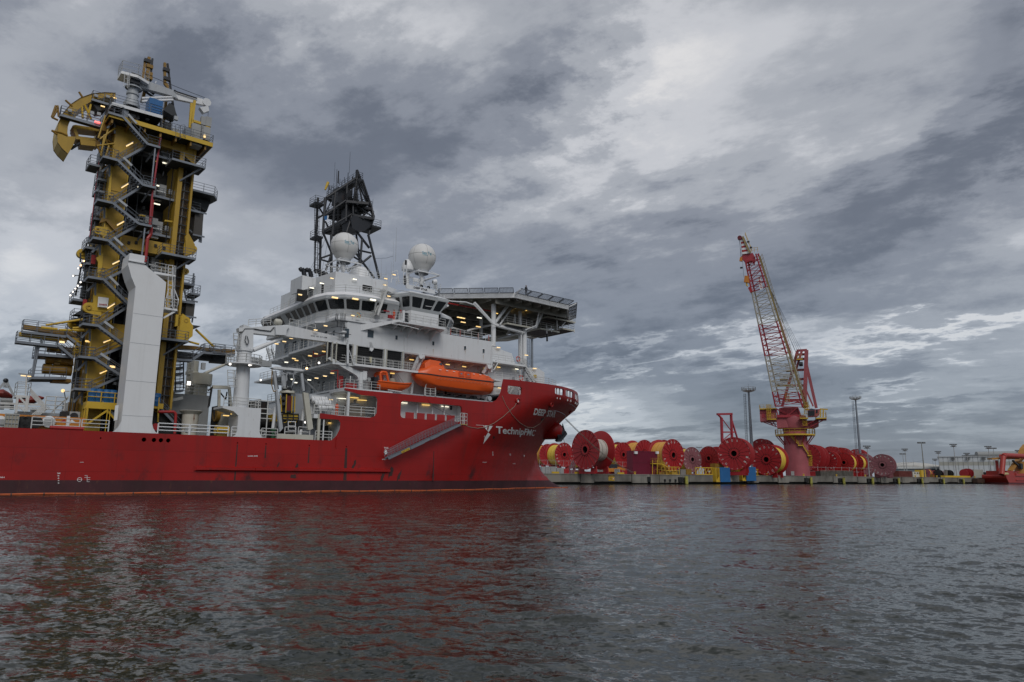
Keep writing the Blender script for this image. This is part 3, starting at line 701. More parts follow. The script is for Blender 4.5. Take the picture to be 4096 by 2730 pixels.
# zigzag stairs in front of the aft column
LL = [44.5, 38.88, 33.5, 28.88, 24.2, 18.74, 15.01, 11.4]
RL = [41.95, 36.63, 31.68, 26.6, 21.6, 16.83, 13.24]
for i, z in enumerate(LL):
    platform(T, [(14.55, 5.0, z), (16.1, 5.0, z), (16.1, 7.0, z), (14.55, 7.0, z)], railpts=[(16.1, 5, z), (14.55, 5, z), (14.55, 7, z)], name='stair_landing', closed=True)
    build(MB().beam((15.6, 6.5, z-.3), (14.3+.5, 6.4, z-1.5), .2).beam((15.6, 6.8, z-.3), (15.75, 6.9, z-1.7), .18), 'landing_bracket', GALV, T)
    if i < len(RL):
        r_ = RL[i]
        s1 = stair((16.1, 5.4, z-.1), (19.05, 5.4, r_-.1), .8); build(s1, 'stair_flight', GALV, T)
        platform(T, [(19.05, 5.0, r_), (20.5, 5.0, r_), (20.5, 7.3, r_), (19.05, 7.3, r_)], railpts=[(19.05, 5, r_), (20.5, 5, r_), (20.5, 7.3, r_)], name='stair_landing', closed=True)
        build(MB().beam((19.6, 7.3, r_-1.5), (20.1, 5.6, r_-.2), .16), 'landing_bracket', GALV, T)
        if i+1 < len(LL):
            s2 = stair((19.05, 6.45, r_-.1), (16.1, 6.45, LL[i+1]-.1), .8); build(s2, 'stair_flight', GALV, T)
            p = Vector((17.3, 5.9, r_*.42+LL[i+1]*.58+1.35)); a = Vector((.34, 0, .34*(r_-LL[i+1])/2.95))
            lp = build(MB().beam(p-a, p+a, .08, .13), 'stair_lamp', L_Y, T); build(MB().beam(p-a*1.15+Vector((0, .06, .1)), p+a*1.15+Vector((0, .06, .1)), .2, .1), 'housing', GREY, lp)
            # dark mesh screen behind the lower handrails
        q = Vector((17.1, 4.85, z*.66+r_*.34+.75)); a = Vector((.5, 0, -.5*(z-r_)/2.95))
        build(MB().beam(q-a, q+a, .14, .26), 'stair_light_box', GREYW, T)
z = LL[-1]
build(stair((16.1, 5.4, z-.1), (19.4, 5.4, 8.0), .8), 'stair_flight', GALV, T)
# grey pole and red fire main rising past the landings
def tpath(pts, r, name, m, v, n=8, par=T): return build(MB().path([S(*q, v) for q in pts], r, n), name, m, par, True)
tpath([('1', 1105, 785), ('1', 1085, 905), ('1', 1030, 1290), ('1', 1010, 1500)], .11, 'fire_main', REDC, 5.6)
tpath([('2', 1030, 0), ('2', 1010, 235), ('2', 1020, 255), ('2', 1015, 310), ('2', 985, 350), ('2', 965, 560)], .2, 'fire_main', RED, 5.8)
tpath([('1', 1055, 880), ('1', 1018, 1240)], .1, 'support_pole', GALV, 5.2); tpath([('2', 962, 255), ('2', 935, 500)], .1, 'support_pole', GALV, 5.2)
tpath([('1', 545, 1045), ('V', 228, 370), ('V', 206, 545)], .05, 'hoist_wire', REDC, 9); 
# sign
p = [S('2', *q, 6.5) for q in ((538, 960), (628, 970), (638, 880), (545, 868))]
sg = build(MB().prism(p, (0, .08, 0)), 'sign_board', WHITE2, T)
m = MB(); text_fit(m, 'imeca', bil(*[S('2', *q, 6.46) for q in ((551, 946), (622, 948), (622, 928), (551, 926))]), .02); build(m, 'sign_lettering', REDL, sg)
m = MB(); text_fit(m, 'www.reel.fr', bil(*[S('2', *q, 6.46) for q in ((545, 962), (615, 967), (615, 959), (545, 953))]), .02); build(m, 'sign_lettering', INK, sg)
# rounded lugs of the tower's segments
def lug(k, x, y, v, r, right=False, w=.6):
    c = S(k, x, y, v); s = 1 if right else -1
    pts = [c+Vector((s*r*math.cos(R(a)), 0, r*math.sin(R(a)))) for a in range(-70, 91, 16)]+[c+Vector((-s*2.2*r, 0, 1.2*r)), c+Vector((-s*2.2*r, 0, -1.6*r))]
    o = build(MB().prism(pts, (0, w, 0)), 'lug', YEL2, T); build(MB().lathe(c+Vector((0, -.02, 0)), (0, -1, 0), [(0, r*.55), (.12, r*.5), (.12, r*.25), (.0, r*.25)], 18), 'pin', YEL, o); return o
lug('2', 460, 965, 6.9, .6); lug('2', 330, 1110, 11, .65); lug('2', 400, 480, 10, .55); lug('2', 1395, 440, 7.2, .5, True); lug('2', 1330, 1085, 7, .55, True); lug('2', 1330, 640, 9, .4, True); lug('2', 540, 270, 6.9, .45)
build(MB().prism([S('2', *q, 6.85) for q in ((500, 850), (515, 830), (690, 870), (695, 890), (680, 1010), (420, 985), (500, 935))], (0, .14, 0)), 'lug_plate', YEL2, T)
build(MB().prism([S('2', *q, 7.4) for q in ((370, 1000), (385, 992), (560, 1018), (600, 1035), (560, 1045), (330, 1025))], (0, 1.5, 0)), 'ledge', DARKG, T)
build(MB().prism([S('2', *q, 6.9) for q in ((1330, 1040), (1300, 1020), (1280, 1110), (1255, 1260), (1340, 1265), (1390, 1220), (1395, 1130))], (0, 1.0, 0)), 'lug_plate', YEL2, T)
build(MB().prism([S('2', *q, 6.9) for q in ((1350, 290), (1410, 400), (1410, 480), (1330, 500), (1325, 330))], (0, .8, 0)), 'lug_plate', YEL, T)
build(MB().prism([S('2', *q, 6.8) for q in ((555, 465), (590, 480), (580, 600), (560, 660), (538, 655), (545, 560), (525, 520), (550, 505))], (0, .3, 0)), 'hinge_arm', YEL2, T)
for q in (((650, 1100), (668, 1105), (655, 1310), (636, 1305)),): build(MB().prism([S('1', *w, 6.8) for w in q], (0, .2, 0)), 'pipe_bracket', YEL2, T)
build(MB().prism([S('2', *w, 6.8) for w in ((600, 108), (622, 112), (625, 160), (608, 165))], (0, .2, 0)), 'pipe_bracket', YEL2, T)
build(MB().prism([S('2', *w, 6.6) for w in ((575, 165), (620, 168), (720, 270), (700, 285), (615, 190), (560, 205))], (0, .4, 0)), 'ledge', YELD, T)
# ---- top deck
TZ = 44.5
top = platform(T, [(14.7, 5.2, TZ), (26.7, 5.2, TZ), (26.7, 15.8, TZ), (14.7, 15.8, TZ)], t=.5, mats=(YEL2, GALV), railpts=[(20.4, 5.2, TZ), (26.7, 5.2, TZ), (26.7, 12, TZ)], name='top_deck', closed=True)
for k in range(7): build(MB().box((15+k*1.8, 5.4, TZ-1.1), (15.2+k*1.8, 15, TZ-.5)), 'deck_beam', YELD, T)
build(MB().prism([S('1', *q, 7.5) for q in ((560, 720), (610, 600), (760, 610), (800, 640), (700, 740))], (0, 3, 0)), 'corner_bracket', YELD, T)
for (a, b) in (((545, 790), (610, 590)), ((560, 800), (700, 700)), ((580, 880), (640, 690)), ((530, 860), (690, 840)), ((570, 950), (600, 760)), ((600, 990), (640, 860))): tpath([('1', *a), ('1', *b)], .1, 'brace', YEL, 6.5)
random.seed(21)
for z in np.arange(9, 43, 1.7):                              # small gear on the aft side of the column
    build(MB().box((14.7+random.random()*.5, 9.2, z), (15.5+random.random()*.3, 10.4, z+.5+random.random())), 'valve_block', [MESH, GALV, DARKG, YELD][int(z*7) % 4], T)
    build(MB().box((18.0+random.random()*4, 8.0, z), (18.5+random.random()*4.6, 8.6, z+.3+random.random()*.6)), 'shaft_gear', [MESH, GALV, DARKG, GREY][int(z*5) % 4], T)
for u, m_ in ((15.1, GALV), (15.35, BLACK), (15.6, YELD), (14.85, DARKG), (18.1, GALV), (22.9, BLACK), (19.2, DARKG)): build(MB().tube((u, 8.6 if u < 16 else 7.7, 7), (u, 8.6 if u < 16 else 7.7, 43), .06, 5), 'riser_pipe', m_, T)
for (a, b) in (((560, 780), (700, 850)), ((600, 770), (680, 960)), ((530, 850), (600, 1000))): tpath([('1', *a), ('1', *b)], .12, 'brace', YELD, 8)
# second deck (white edged) carrying the small crane
z2 = S('1', 680, 470, 6).z
cd = [SZ('1', 672, 470, z2), SZ('1', 1120, 592, z2), SZ('1', 1120, 592, z2)+Vector((0, 5.5, 0)), SZ('1', 672, 470, z2)+Vector((0, 5.5, 0))]
platform(T, cd, t=.35, mats=(WHITE, GALV), name='crane_deck')
for (x, y) in ((690, 500), (1110, 610), (900, 540)):
    p = S('1', x, y, 6.5); build(MB().beam(p, (p.x, p.y, TZ), .22), 'deck_post', MESH, T); build(MB().beam(p+Vector((0, 4.5, 0)), (p.x, p.y+4.5, TZ), .22), 'deck_post', MESH, T)
build(MB().box((16.2, 9, TZ), (20.2, 12, z2-.5)), 'machinery_block', MESH, T)
for q in ((870, 600, 1.0), (985, 612, .4), (1125, 690, .5), (1200, 735, .6), (1240, 615, .45)):
    p = S('1', q[0], q[1], 7); build(MB().box(p-Vector((q[2]/2, .2, .25)), p+Vector((q[2]/2, .2, .25))), 'junction_box', GREYW, T)
for k in range(16):
    u = 15.2+random.random()*10.5; build(MB().box((u, 6.0+random.random()*5, TZ), (u+.3+random.random()*.8, 7.0+random.random()*5, TZ+.5+random.random()*1.3)), 'deck_gear', [MESH, GALV, GREY, YELD][k % 4], T)
# deck crane on top
CR = thing('service_crane', 'small white crane on top of the yellow tower, its boom pointing towards the bow', 'crane', (17.4, 9, z2), SHIP)
c0, c1 = S('1', 840, 520, 9), S('1', 835, 200, 9)
build(MB().lathe((c0.x, 9, c0.z), (0, 0, 1), [(0, .95), (.5, .95), (.5, .8), (1.6, .62), (1.7, .75), (2.0, .75), (2.0, .6), (c1.z-c0.z-.4, .62), (c1.z-c0.z-.4, 0)], 20), 'pedestal', GREYW, CR, True)
m = MB().lathe((c0.x, 9, c0.z+2.6), (0, 0, 1), [(0, 1.0), (.12, 1.0), (.12, .6)], 16); build(m, 'walkway_ring', GREYW, CR)
pz = S('1', 780, 200, 8).z
hp = [(15.9, 8.0, pz), (17.7, 7.7, pz), (19.1, 8.2, pz-.15), (19.1, 10, pz-.15), (15.9, 10, pz)]
platform(CR, hp, t=.3, mats=(WHITE2, NETG), h=1.5, name='head_platform', grate=False)
build(MB().lathe((c0.x, 9, pz+.05), (0, 0, 1), [(0, .7), (.25, .7), (.45, .5), (.5, 0)], 16), 'winch_drum', BLACK, CR, True)
build(MB().ladder(S('1', 790, 340, 7.9), S('1', 800, 215, 7.9)), 'ladder', WHITE2, CR)
bp0, bp1, bp2 = S('1', 925, 290, 9), S('1', 1210, 385, 9), S('1', 1480, 470, 9)
build(MB().prism([S('1', *q, 8.7) for q in ((905, 330), (925, 275), (990, 280), (1225, 365), (1260, 440), (1200, 410), (960, 345))], (0, .7, 0)), 'boom', GREYW, CR)
build(MB().prism([S('1', *q, 8.8) for q in ((1210, 370), (1480, 440), (1500, 495), (1240, 440))], (0, .5, 0)), 'boom_extension', WHITE2, CR)
hd = S('1', 1512, 478, 9)
build(MB().lathe(hd+Vector((0, -.35, 0)), (0, 1, 0), [(0, 0), (0, .55), (.14, .55), (.14, .4), (.5, .4), (.5, .55), (.7, .55), (.7, 0)], 20), 'sheave_block', WHITE, CR)
build(MB().prism([S('1', *q, 8.65) for q in ((1455, 515), (1530, 500), (1540, 545), (1490, 565))], (0, .7, 0)), 'head_plate', WHITE, CR)
build(MB().path([S('1', 1530, 540, 9), S('1', 1527, 605, 9)], .03), 'hoist_wire', BLACK, CR); build(MB().sphere(S('1', 1527, 612, 9), .2, 8, 6), 'hook_ball', BLACK, CR)
for y in (0, 25): build(MB().tube(S('1', 935, 435+y*1.2, 8.9), S('1', 1215, 425+y, 8.9), .16, 10), 'luffing_cylinder', WHITE2, CR, True)
tpath([('1', 1020, 240), ('1', 1290, 350), ('1', 1500, 430)], .035, 'luffing_wire', BLACK, 9, 5, CR); tpath([('1', 1225, 360), ('1', 1245, 375), ('1', 1430, 435)], .09, 'hydraulic_hose', BLACK, 8.6, 6, CR)
tpath([('1', 1060, 300), ('1', 1063, 280), ('1', 1055, 298)], .04, 'guide', WHITE2, 8.9, 5, CR)
build(MB().box(S('1', 835, 285, 8.2), S('1', 915, 250, 8.9)), 'winch_motor', BLACK, CR)
# two guide posts
for pts, w in ((((935, 470), (985, 270), (998, 70)), .5), (((940, 280), (965, 90)), .35), (((1125, 700), (1165, 330), (1140, 300), (1140, 120)), .42), (((1180, 700), (1215, 500), (1190, 330), (1165, 125)), .3), (((1008, 290), (1030, 80)), .3)):
    m = MB(); P = [S('1', *q, 10.5) for q in pts]
    for a, b in zip(P, P[1:]): m.beam(a, b, w*.7, w)
    build(m, 'guide_post', YELD if w > .34 else BLACK, T)
for q in ((985, 100), (1005, 150), (1000, 215), (1155, 180), (1160, 260), (1000, 250)):
    p = S('1', *q, 10.3); build(MB().box(p-Vector((.4, .2, .22)), p+Vector((.4, .3, .22))), 'roller_guide', YELD if q[1] % 20 else BLACK, T)
p = S('1', 985, 545, 7.5); q = S('1', 1118, 470, 7.5)
b_ = build(MB().box((p.x, 7, p.z-.4), (q.x, 8.8, q.z-.1)), 'blue_winch_cover', BLUE, T)
m = MB()
for k in range(4):
    z = p.z-.2+k*.35; m.box((p.x+.1, 6.95, z), (q.x-.1, 7, z+.06))
build(m, 'louvre', BLUE, b_, kind='stuff')
for pts in (((930, 350), (1060, 440)), ((960, 330), (1045, 400)), ((1200, 480), (1240, 590))): tpath([('1', *q) for q in pts], .16, 'stair_string', DARKG, 9.5)
build(MB().prism([S('1', *q, 8.5) for q in ((1130, 540), (1180, 475), (1225, 500), (1250, 600), (1200, 585))], (0, 2, 0)), 'cable_chute', DARKG, T)
# yellow davit frame at the forward side
for pts in (((1408, 455), (1395, 560), (1375, 715)), ((1385, 635), (1540, 685)), ((1540, 690), (1410, 722)), ((1380, 480), (1365, 700))):
    m = MB(); P = [S('1', *q, 6.2) for q in pts]
    for a, b in zip(P, P[1:]): m.beam(a, b, .3)
    build(m, 'davit_frame', YEL2, T)
for q in ((1465, 1500, 620, 665), (1505, 1550, 625, 675)): build(MB().box(S('1', q[0], q[3], 6), S('1', q[1], q[2], 6.6)), 'weight_block', GREY, T)
for q in ((1370, 1460, 720, 840), (1455, 1520, 735, 790)): build(MB().box(S('1', q[0], q[3], 5.6), S('1', q[1], q[2], 7)), 'control_cabinet', GREY, T)
p = S('1', 1497, 775, 5.5); build(MB().box(p-Vector((.12, .05, .18)), p+Vector((.12, .05, .18))), 'flood_lamp', L_Y, T)
build(MB().ladder(S('1', 1255, 800, 5.4), S('1', 1250, 690, 5.4)), 'ladder', GALV, T); build(MB().ladder(S('1', 1295, 790, 5.4), S('1', 1300, 690, 5.4)), 'ladder', GALV, T)
# ---- side balconies forward
def balc(k, a, b, v0, v1, braces=True, z=None, mt=(GALV, GALV)):
    p, q = S(k, *a, v0), S(k, *b, v0); z = (p.z+q.z)/2
    platform(T, [(p.x, v0, z), (q.x, v0, z), (q.x, v1, z), (p.x, v1, z)], mats=mt, name='balcony')
    if braces: build(MB().beam((q.x-.4, v0+.3, z-.2), (max(p.x, q.x-2.4), v0+1.8, z-2.0), .18), 'brace', GALV, T)
balc('1', (1208, 975), (1505, 1045), 5.2, 8); balc('2', (1115, 470), (1418, 520), 5.2, 8); balc('2', (1110, 1235), (1350, 1262), 5.4, 8)
z = S('1', 1400, 1285, 9).z
platform(T, [(25.4, 7.6, z), (28.2, 7.6, z), (29.0, 9.0, z), (28.6, 12, z), (25.4, 13, z)], name='observation_platform')
build(MB().prism([(25.5, 9.5, z-.3), (28.4, 9.5, z-.3), (28, 9.5, z-1.9), (25.5, 9.5, z-.9)], (0, 2, 0)), 'platform_bracket', DARKG, T)
for (x, y, w, h) in ((1420, 235, 95, 190), (1345, 990, 85, 130)):
    p = S('2', x-w/2, y+h/2, 10); q = S('2', x+w/2, y-h/2, 10)
    e_ = build(MB().box((p.x, 9, p.z), (q.x, 12, q.z)), 'louvred_enclosure', mat('dark_grey_panel', (.06, .055, .05), .6), T)
    for dz in (p.z, q.z): build(MB().box((p.x-.05, 8.9, dz-.1), (q.x+.35, 9, dz+.1)), 'frame_edge', GALV, e_)
for pts in (((1470, 130), (1450, 380)), ((1380, 100), (1480, 190)), ((1475, 185), (1465, 385)), ((1400, 660), (1385, 930)), ((1310, 800), (1375, 1040)), ((1405, 930), (1385, 1100)), ((1375, 60), (1455, 120)), ((1360, 270), (1460, 360))):
    P = [S('2', *q, 9.5) for q in pts]; build(MB().beam(P[0], P[1], .17), 'side_frame', GALV, T)
for a, b in (((1375, 60), (1455, 130)), ((1310, 735), (1405, 765)), ((1375, 825), (1455, 850)), ((1290, 880), (1400, 940))): balc('2', a, b, 8.6, 11, False)
# aft side balconies behind the stairs (left in the picture)
for k, a, b in (('1', (470, 1010), (560, 1040)), ('1', (545, 1150), (620, 1165)), ('1', (530, 1250), (600, 1270)), ('2', (510, 160), (600, 175)), ('2', (430, 420), (530, 430)), ('2', (410, 720), (560, 735)), ('2', (320, 1055), (420, 1070)), ('2', (320, 880), (430, 900)), ('2', (440, 560), (520, 575))):
    balc(k, a, b, 8.2, 10.6, False)
for pts in (((440, 390), (415, 900)), ((385, 480), (385, 560)), ((510, 400), (440, 650)), ((400, 560), (340, 860))):
    P = [S('2', *q, 9) for q in pts]; build(MB().beam(P[0], P[1], .16), 'side_frame', DARKG, T)
for (x, y) in ((415, 548), (388, 588), (364, 615), (320, 681), (386, 738), (362, 770), (339, 798), (318, 824), (295, 856)):
    p = S('2', x, y, 8.4)
    lm = build(MB().lathe(p, (-.5, -.8, -.2), [(0, .001), (0, .15), (-.3, .1), (-.3, .001)], 12), 'floodlight', BLACK, T)
    build(MB().lathe(p, (-.5, -.8, -.2), [(.02, .001), (.02, .10), (.01, .105)], 12), 'lens', L_O if y < 600 else L_F, lm)
    build(MB().beam(p+Vector((.1, .15, .1)), p+Vector((.7, .6, .3)), .09), 'lamp_arm', DARKG, lm)
build(MB().box(S('2', 480, 570, 7.6), S('2', 520, 505, 8)), 'red_tank', RED, T); build(MB().box(S('2', 405, 960, 7.6), S('2', 440, 900, 8)), 'red_tank', RED, T)
# ---- goose-neck chute overhanging aft
arc_o = [(700, 388), (600, 383), (490, 393), (385, 430), (295, 490), (225, 570), (185, 660), (172, 750), (180, 830), (215, 880), (272, 935)]
arc_i = [(700, 425), (600, 425), (500, 455), (410, 500), (340, 555), (295, 620), (272, 690), (268, 745), (275, 775), (345, 778), (322, 850)]
G1, G2 = 8.4, 11.0
m = MB(); a = [S('1', *q, G1) for q in arc_o]; b = [S('1', *q, G1) for q in arc_i]; n = len(a); off = Vector((0, .25, 0))
for o2 in (0, G2-G1): m.add([q+off*k+Vector((0, o2, 0)) for k in (0, 1) for q in a+b], [(i, i+1, n+i+1, n+i) for i in range(n-1)]+[(2*n+i, 3*n+i, 3*n+i+1, 2*n+i+1) for i in range(n-1)]+[(i, 2*n+i, 2*n+i+1, i+1) for i in range(n-1)])
build(m, 'goose_neck_cheek', YEL, T, kind=None)
m = MB(); m.add([q+Vector((0, dv, 0)) for dv in (-.12, G2-G1+.3) for q in a], [(i, i+1, n+i+1, n+i) for i in range(n-1)]); m.add([q+Vector((0, dv, 0)) for dv in (0, G2-G1) for q in b], [(i, n+i, n+i+1, i+1) for i in range(n-1)])
build(m, 'goose_neck_trough', YEL2, T)
for p, q in (((480, 490), (445, 620)), ((400, 510), (405, 615)), ((420, 490), (480, 620)), ((330, 560), (330, 620))): tpath([('1', *p), ('1', *q)], .13, 'spoke', YEL2, G1+.1, 6)
for p, q in (((372, 378), (402, 425)), ((250, 452), (310, 505)), ((125, 725), (215, 745)), ((128, 722), (175, 760)), ((165, 500), (128, 605)), ((180, 500), (190, 600)), ((128, 605), (185, 632)), ((140, 600), (185, 520)), ((215, 745), (265, 768))): tpath([('1', *p), ('1', *q)], .12, 'guide_horn', YELD, G1, 6)
for q in (((315, 678), (340, 672), (555, 705), (545, 730), (330, 705)), ((315, 700), (345, 700), (370, 770), (345, 775)), ((345, 770), (520, 795), (525, 812), (345, 800)), ((380, 800), (520, 815), (520, 865), (390, 850))):
    build(MB().prism([S('1', *w, 8.8) for w in q], (0, 1.8, 0)), 'support_beam', YEL, T)
build(MB().prism([S('1', *w, 8.9) for w in ((345, 800), (420, 812), (560, 870), (560, 830), (520, 800), (500, 790), (420, 780))], (0, .4, 0)), 'support_plate', YELD, T)
for k in range(9):
    p = S('1', 310+k*13, 880-k*8, 9.2); build(MB().lathe(p, (.3, 0, 1), [(-.28, .02), (-.2, .13), (.2, .13), (.28, .02)], 8), 'buffer_spring', BLACK, T)
z = S('1', 380, 625, 7.6).z
g = [SZ('1', 190, 610, z), SZ('1', 575, 660, z)]
platform(T, [(g[0].x, 7.6, z), (g[1].x, 7.6, z), (g[1].x, 8.3, z), (g[0].x, 8.3, z)], name='walkway')
z = S('1', 560, 465, 8).z; a, b = S('1', 485, 465, 8), S('1', 690, 500, 8)
platform(T, [(a.x, 7.8, z), (b.x, 7.8, z), (b.x, 10, z), (a.x, 10, z)], name='walkway')
build(MB().prism([S('1', *q, 8.2) for q in ((500, 490), (640, 500), (600, 540), (540, 545))], (0, 2, 0)), 'walkway_bracket', DARKG, T)
p = S('1', 537, 650, 7.4); build(MB().box(p-Vector((.3, .1, .1)), p+Vector((.3, .1, .1))), 'red_lamp', L_R, T)
for q in ((490, 565), (550, 575), (630, 422), (525, 412), (290, 545)): p = S('1', *q, 8.1); build(MB().box(p-Vector((.2, .1, .18)), p+Vector((.2, .1, .18))), 'junction_box', GREYW, T)
for q in ((585, 507), (690, 430)): p = S('1', *q, 7.9); build(MB().box(p-Vector((.22, .05, .06)), p+Vector((.22, .05, .06))), 'tube_lamp', L_Y, T)
# ---- lower aft arms: long walkways with yellow beams and motors
def arm(k, pts, v0, v1, m_, name, t=None): return build(MB().prism([S(k, *q, v0) for q in pts], (0, v1-v0, 0)), name, m_, T)
arm('3', ((205, 335), (830, 445), (830, 400), (205, 340)), 8, 8.01, YEL, 'beam_web'); arm('3', ((205, 335), (700, 410), (700, 440), (205, 372)), 8, 9, YEL2, 'loading_beam')
arm('3', ((250, 255), (850, 350), (850, 395), (250, 300)), 9.2, 10.2, YELD, 'loading_beam')
for a, b, r_ in (((480, 265), (865, 205), .13), ((620, 315), (880, 322), .15), ((430, 290), (600, 310), .18), ((760, 295), (860, 290), .12)): tpath([('3', *a), ('3', *b)], r_, 'strut', YEL2, 7.6)
def walk(k, a, b, v0, v1, h=1.1):
    p, q = S(k, *a, v0), S(k, *b, v0)
    return platform(T, [p, q, q+Vector((0, v1-v0, 0)), p+Vector((0, v1-v0, 0))], h=h, name='walkway')
walk('3', (235, 325), (690, 375), 7.5, 8.6, 1.3); walk('3', (172, 428), (600, 475), 7.5, 8.6); build(stair(S('3', 690, 375, 7.8), S('3', 840, 495, 7.8), .7), 'stair_flight', GALV, T)
build(stair(S('3', 600, 475, 7.8), S('3', 760, 610, 7.8), .7), 'stair_flight', GALV, T)
walk('3', (380, 560), (760, 590), 8, 11); walk('3', (335, 805), (690, 810), 8, 11.4)
for a, b in (((410, 470), (345, 800)), ((385, 470), (335, 800)), ((430, 400), (430, 460)), ((655, 480), (650, 560))): tpath([('3', *a), ('3', *b)], .1, 'frame_post', GALV, 8)
def motor(k, a, b, r_, v=9.5, m_=YELD):
    p, q = S(k, *a, v), S(k, *b, v); q.z = p.z = (p.z+q.z)/2
    L = (q-p).length
    o = build(MB().lathe(p, (q-p), [(0, 0), (0, r_*.8), (.08, r_), (L*.3, r_), (L*.3, r_*.85), (L*.34, r_*.85), (L*.34, r_), (L, r_), (L, 0)], 16), 'motor', m_, T, True)
    build(MB().box((p.x+L*.35, v-r_*.9, p.z+r_*.9), (p.x+L*.55, v, p.z+r_*1.25)), 'terminal_box', m_, o); return o
motor('3', (490, 520), (780, 530), .42); motor('3', (475, 630), (760, 640), .52); motor('3', (440, 735), (750, 730), .6)
for q in (((600, 650), (640, 615), (640, 650)), ((560, 540), (620, 505), (620, 535))): arm('3', q, 8.9, 9.3, YEL, 'gusset')
arm('3', ((430, 570), (760, 580), (780, 605), (430, 600)), 9, 11, YELD, 'base_beam'); arm('3', ((560, 815), (745, 830), (745, 865), (550, 855)), 9, 11, YELD, 'base_beam'); arm('3', ((600, 620), (770, 690), (770, 650), (650, 610)), 9, 10, YELD, 'base_beam')
tpath([('3', 775, 525), ('3', 830, 525)], .06, 'cage', YEL2, 6.8, 4)
m = MB(); a, b = S('3', 775, 600, 6.6), S('3', 830, 600, 6.6)
m.rail([a, b, b+Vector((0, 1, 0)), a+Vector((0, 1, 0))], 1.75, .8, .04, 3, True); build(m, 'yellow_cage', YEL2, T)
for (x, y) in ((917, 434), (648, 442)): p = S('3', x, y, 7.2); build(MB().box(p-Vector((.25, .05, .1)), p+Vector((.25, .05, .1))), 'tube_lamp', L_Y, T)
p = S('3', 1175, 700, 5.5); build(MB().box(p-Vector((.28, .05, .12)), p+Vector((.28, .05, .12))), 'tube_lamp', L_Y, T)
# ---- forward gangway arm
walk('3', (1850, 615), (2010, 625), 7.4, 8.6); walk('3', (2130, 545), (2353, 560), 7.4, 8.8); build(stair(S('3', 2010, 625, 7.7), S('3', 2130, 545, 7.7), .7), 'stair_flight', GALV, T)
arm('3', ((1860, 470), (2000, 480), (2353, 520), (2353, 560), (2100, 520), (1860, 510)), 9, 10, YELD, 'loading_beam'); arm('3', ((1860, 540), (2353, 590), (2353, 650), (2150, 630), (1860, 600)), 9, 10, DARKG, 'loading_beam')
e1 = S('4', 200, 690, 9); q = S('3', 2340, 560, 9)
build(MB().prism([S('3', 2340, 510, 9), e1+Vector((0, 0, .3)), e1-Vector((0, 0, .5)), S('3', 2340, 600, 9)], (0, 1, 0)), 'loading_beam', YELD, T)
build(MB().prism([S('4', 0, 720, 8.8), S('4', 130, 740, 8.8), S('4', 130, 790, 8.8), S('4', 0, 780, 8.8)], (0, 1.5, 0)), 'loading_beam', DARKG, T)
walk('4', (0, 690), (200, 712), 7.4, 8.8)
for a, b, r_ in (((2045, 310), (2240, 495), .15), ((1965, 435), (2080, 465), .13)): tpath([('3', *a), ('3', *b)], r_, 'strut', YEL2, 7.6)
arm('3', ((1920, 250), (2100, 275), (2060, 290), (2000, 310)), 7, 9, DARKG, 'ledge'); arm('3', ((1965, 270), (2010, 275), (2010, 385), (1965, 400)), 7, 8.5, YEL, 'lug_plate')
for y in (700, 760, 850, 940): 
    walk('3', (1800, y+10), (1915, y), 11.5, 13)
for a, b in (((1918, 640), (1920, 930)), ((1830, 650), (1835, 960))): tpath([('3', *a), ('3', *b)], .08, 'frame_post', DARKG, 11.5)
# ---- barrels on the yellow stand at the tower foot
BSz = S('3', 905, 1060, 4.6).z
bs = thing('barrel_stand', 'yellow steel stand with crossed legs at the foot of the yellow tower', 'stand', (17, 5, 6.5), SHIP)
a, b = S('3', 905, 1075, 4.6), S('3', 1215, 1090, 4.6)
build(MB().box((a.x, 4.6, BSz-.75), (22.6, 6.6, BSz)), 'platform', YEL2, bs)
build(MB().rail([(a.x, 4.6, BSz), (22.6, 4.6, BSz), (22.6, 6.6, BSz), (a.x, 6.6, BSz)], 1.1, 1.5, .05, 2, True), 'railing', YEL2, bs)
for u in (a.x+.15, a.x+3.9, 22.4): 
    build(MB().beam((u, 4.7, 6.42), (u, 4.7, BSz-.75), .22), 'leg', YEL2, bs); build(MB().beam((u, 6.4, 6.42), (u, 6.4, BSz-.75), .22), 'leg', YEL, bs)
mu = a.x+2.1
build(MB().beam((a.x+.2, 4.66, 7.4), (mu, 4.66, BSz-.9), .2), 'brace', YEL2, bs); build(MB().beam((mu, 4.66, BSz-.9), (a.x+3.9, 4.66, 7.2), .2), 'brace', YEL2, bs)
for (x, lab) in ((960, 'blue plastic drum nearest the stern on the yellow stand'), (1030, 'blue drum with pale label, second from the stern on the yellow stand'), (1110, 'blue drum behind the rusty post of the yellow stand'), (1168, 'blue drum with pale label beside the white pillar on the yellow stand'), (1630, 'blue drum on the forward end of the yellow stand, past the white pillar')):
    p = S('3', x, 1050, 5.3); p = Vector((p.x, 5.4, BSz))
    o = solo(MB().lathe(p, (0, 0, 1), [(0, 0), (0, .5), (.06, .52), (.5, .52), (.53, .54), (.56, .52), (1.02, .52), (1.05, .54), (1.08, .52), (1.45, .52), (1.5, .46), (1.5, 0)], 18), 'blue_drum', BLUE, lab, 'drum', SHIP, True, 'blue drums on the yellow stand')
for (x, y) in ((985, 1350), (1060, 1350)): pass
for dx in (0, 2.2):
    m = MB()
    for o_ in (0, .28): m.path([(a.x-.2+dx+o_, 3.9, 6.45), (a.x-.2+dx+o_, 3.9, 9.3), (a.x-.1+dx+o_, 4.3, 9.45)], .05, 6)
    solo(m, 'ladder_hoop', YEL2, ('tall yellow ladder hoop left of the drum stand leg', 'tall yellow ladder hoop under the crossed braces of the drum stand')[dx > 0], 'ladder hoop', SHIP)
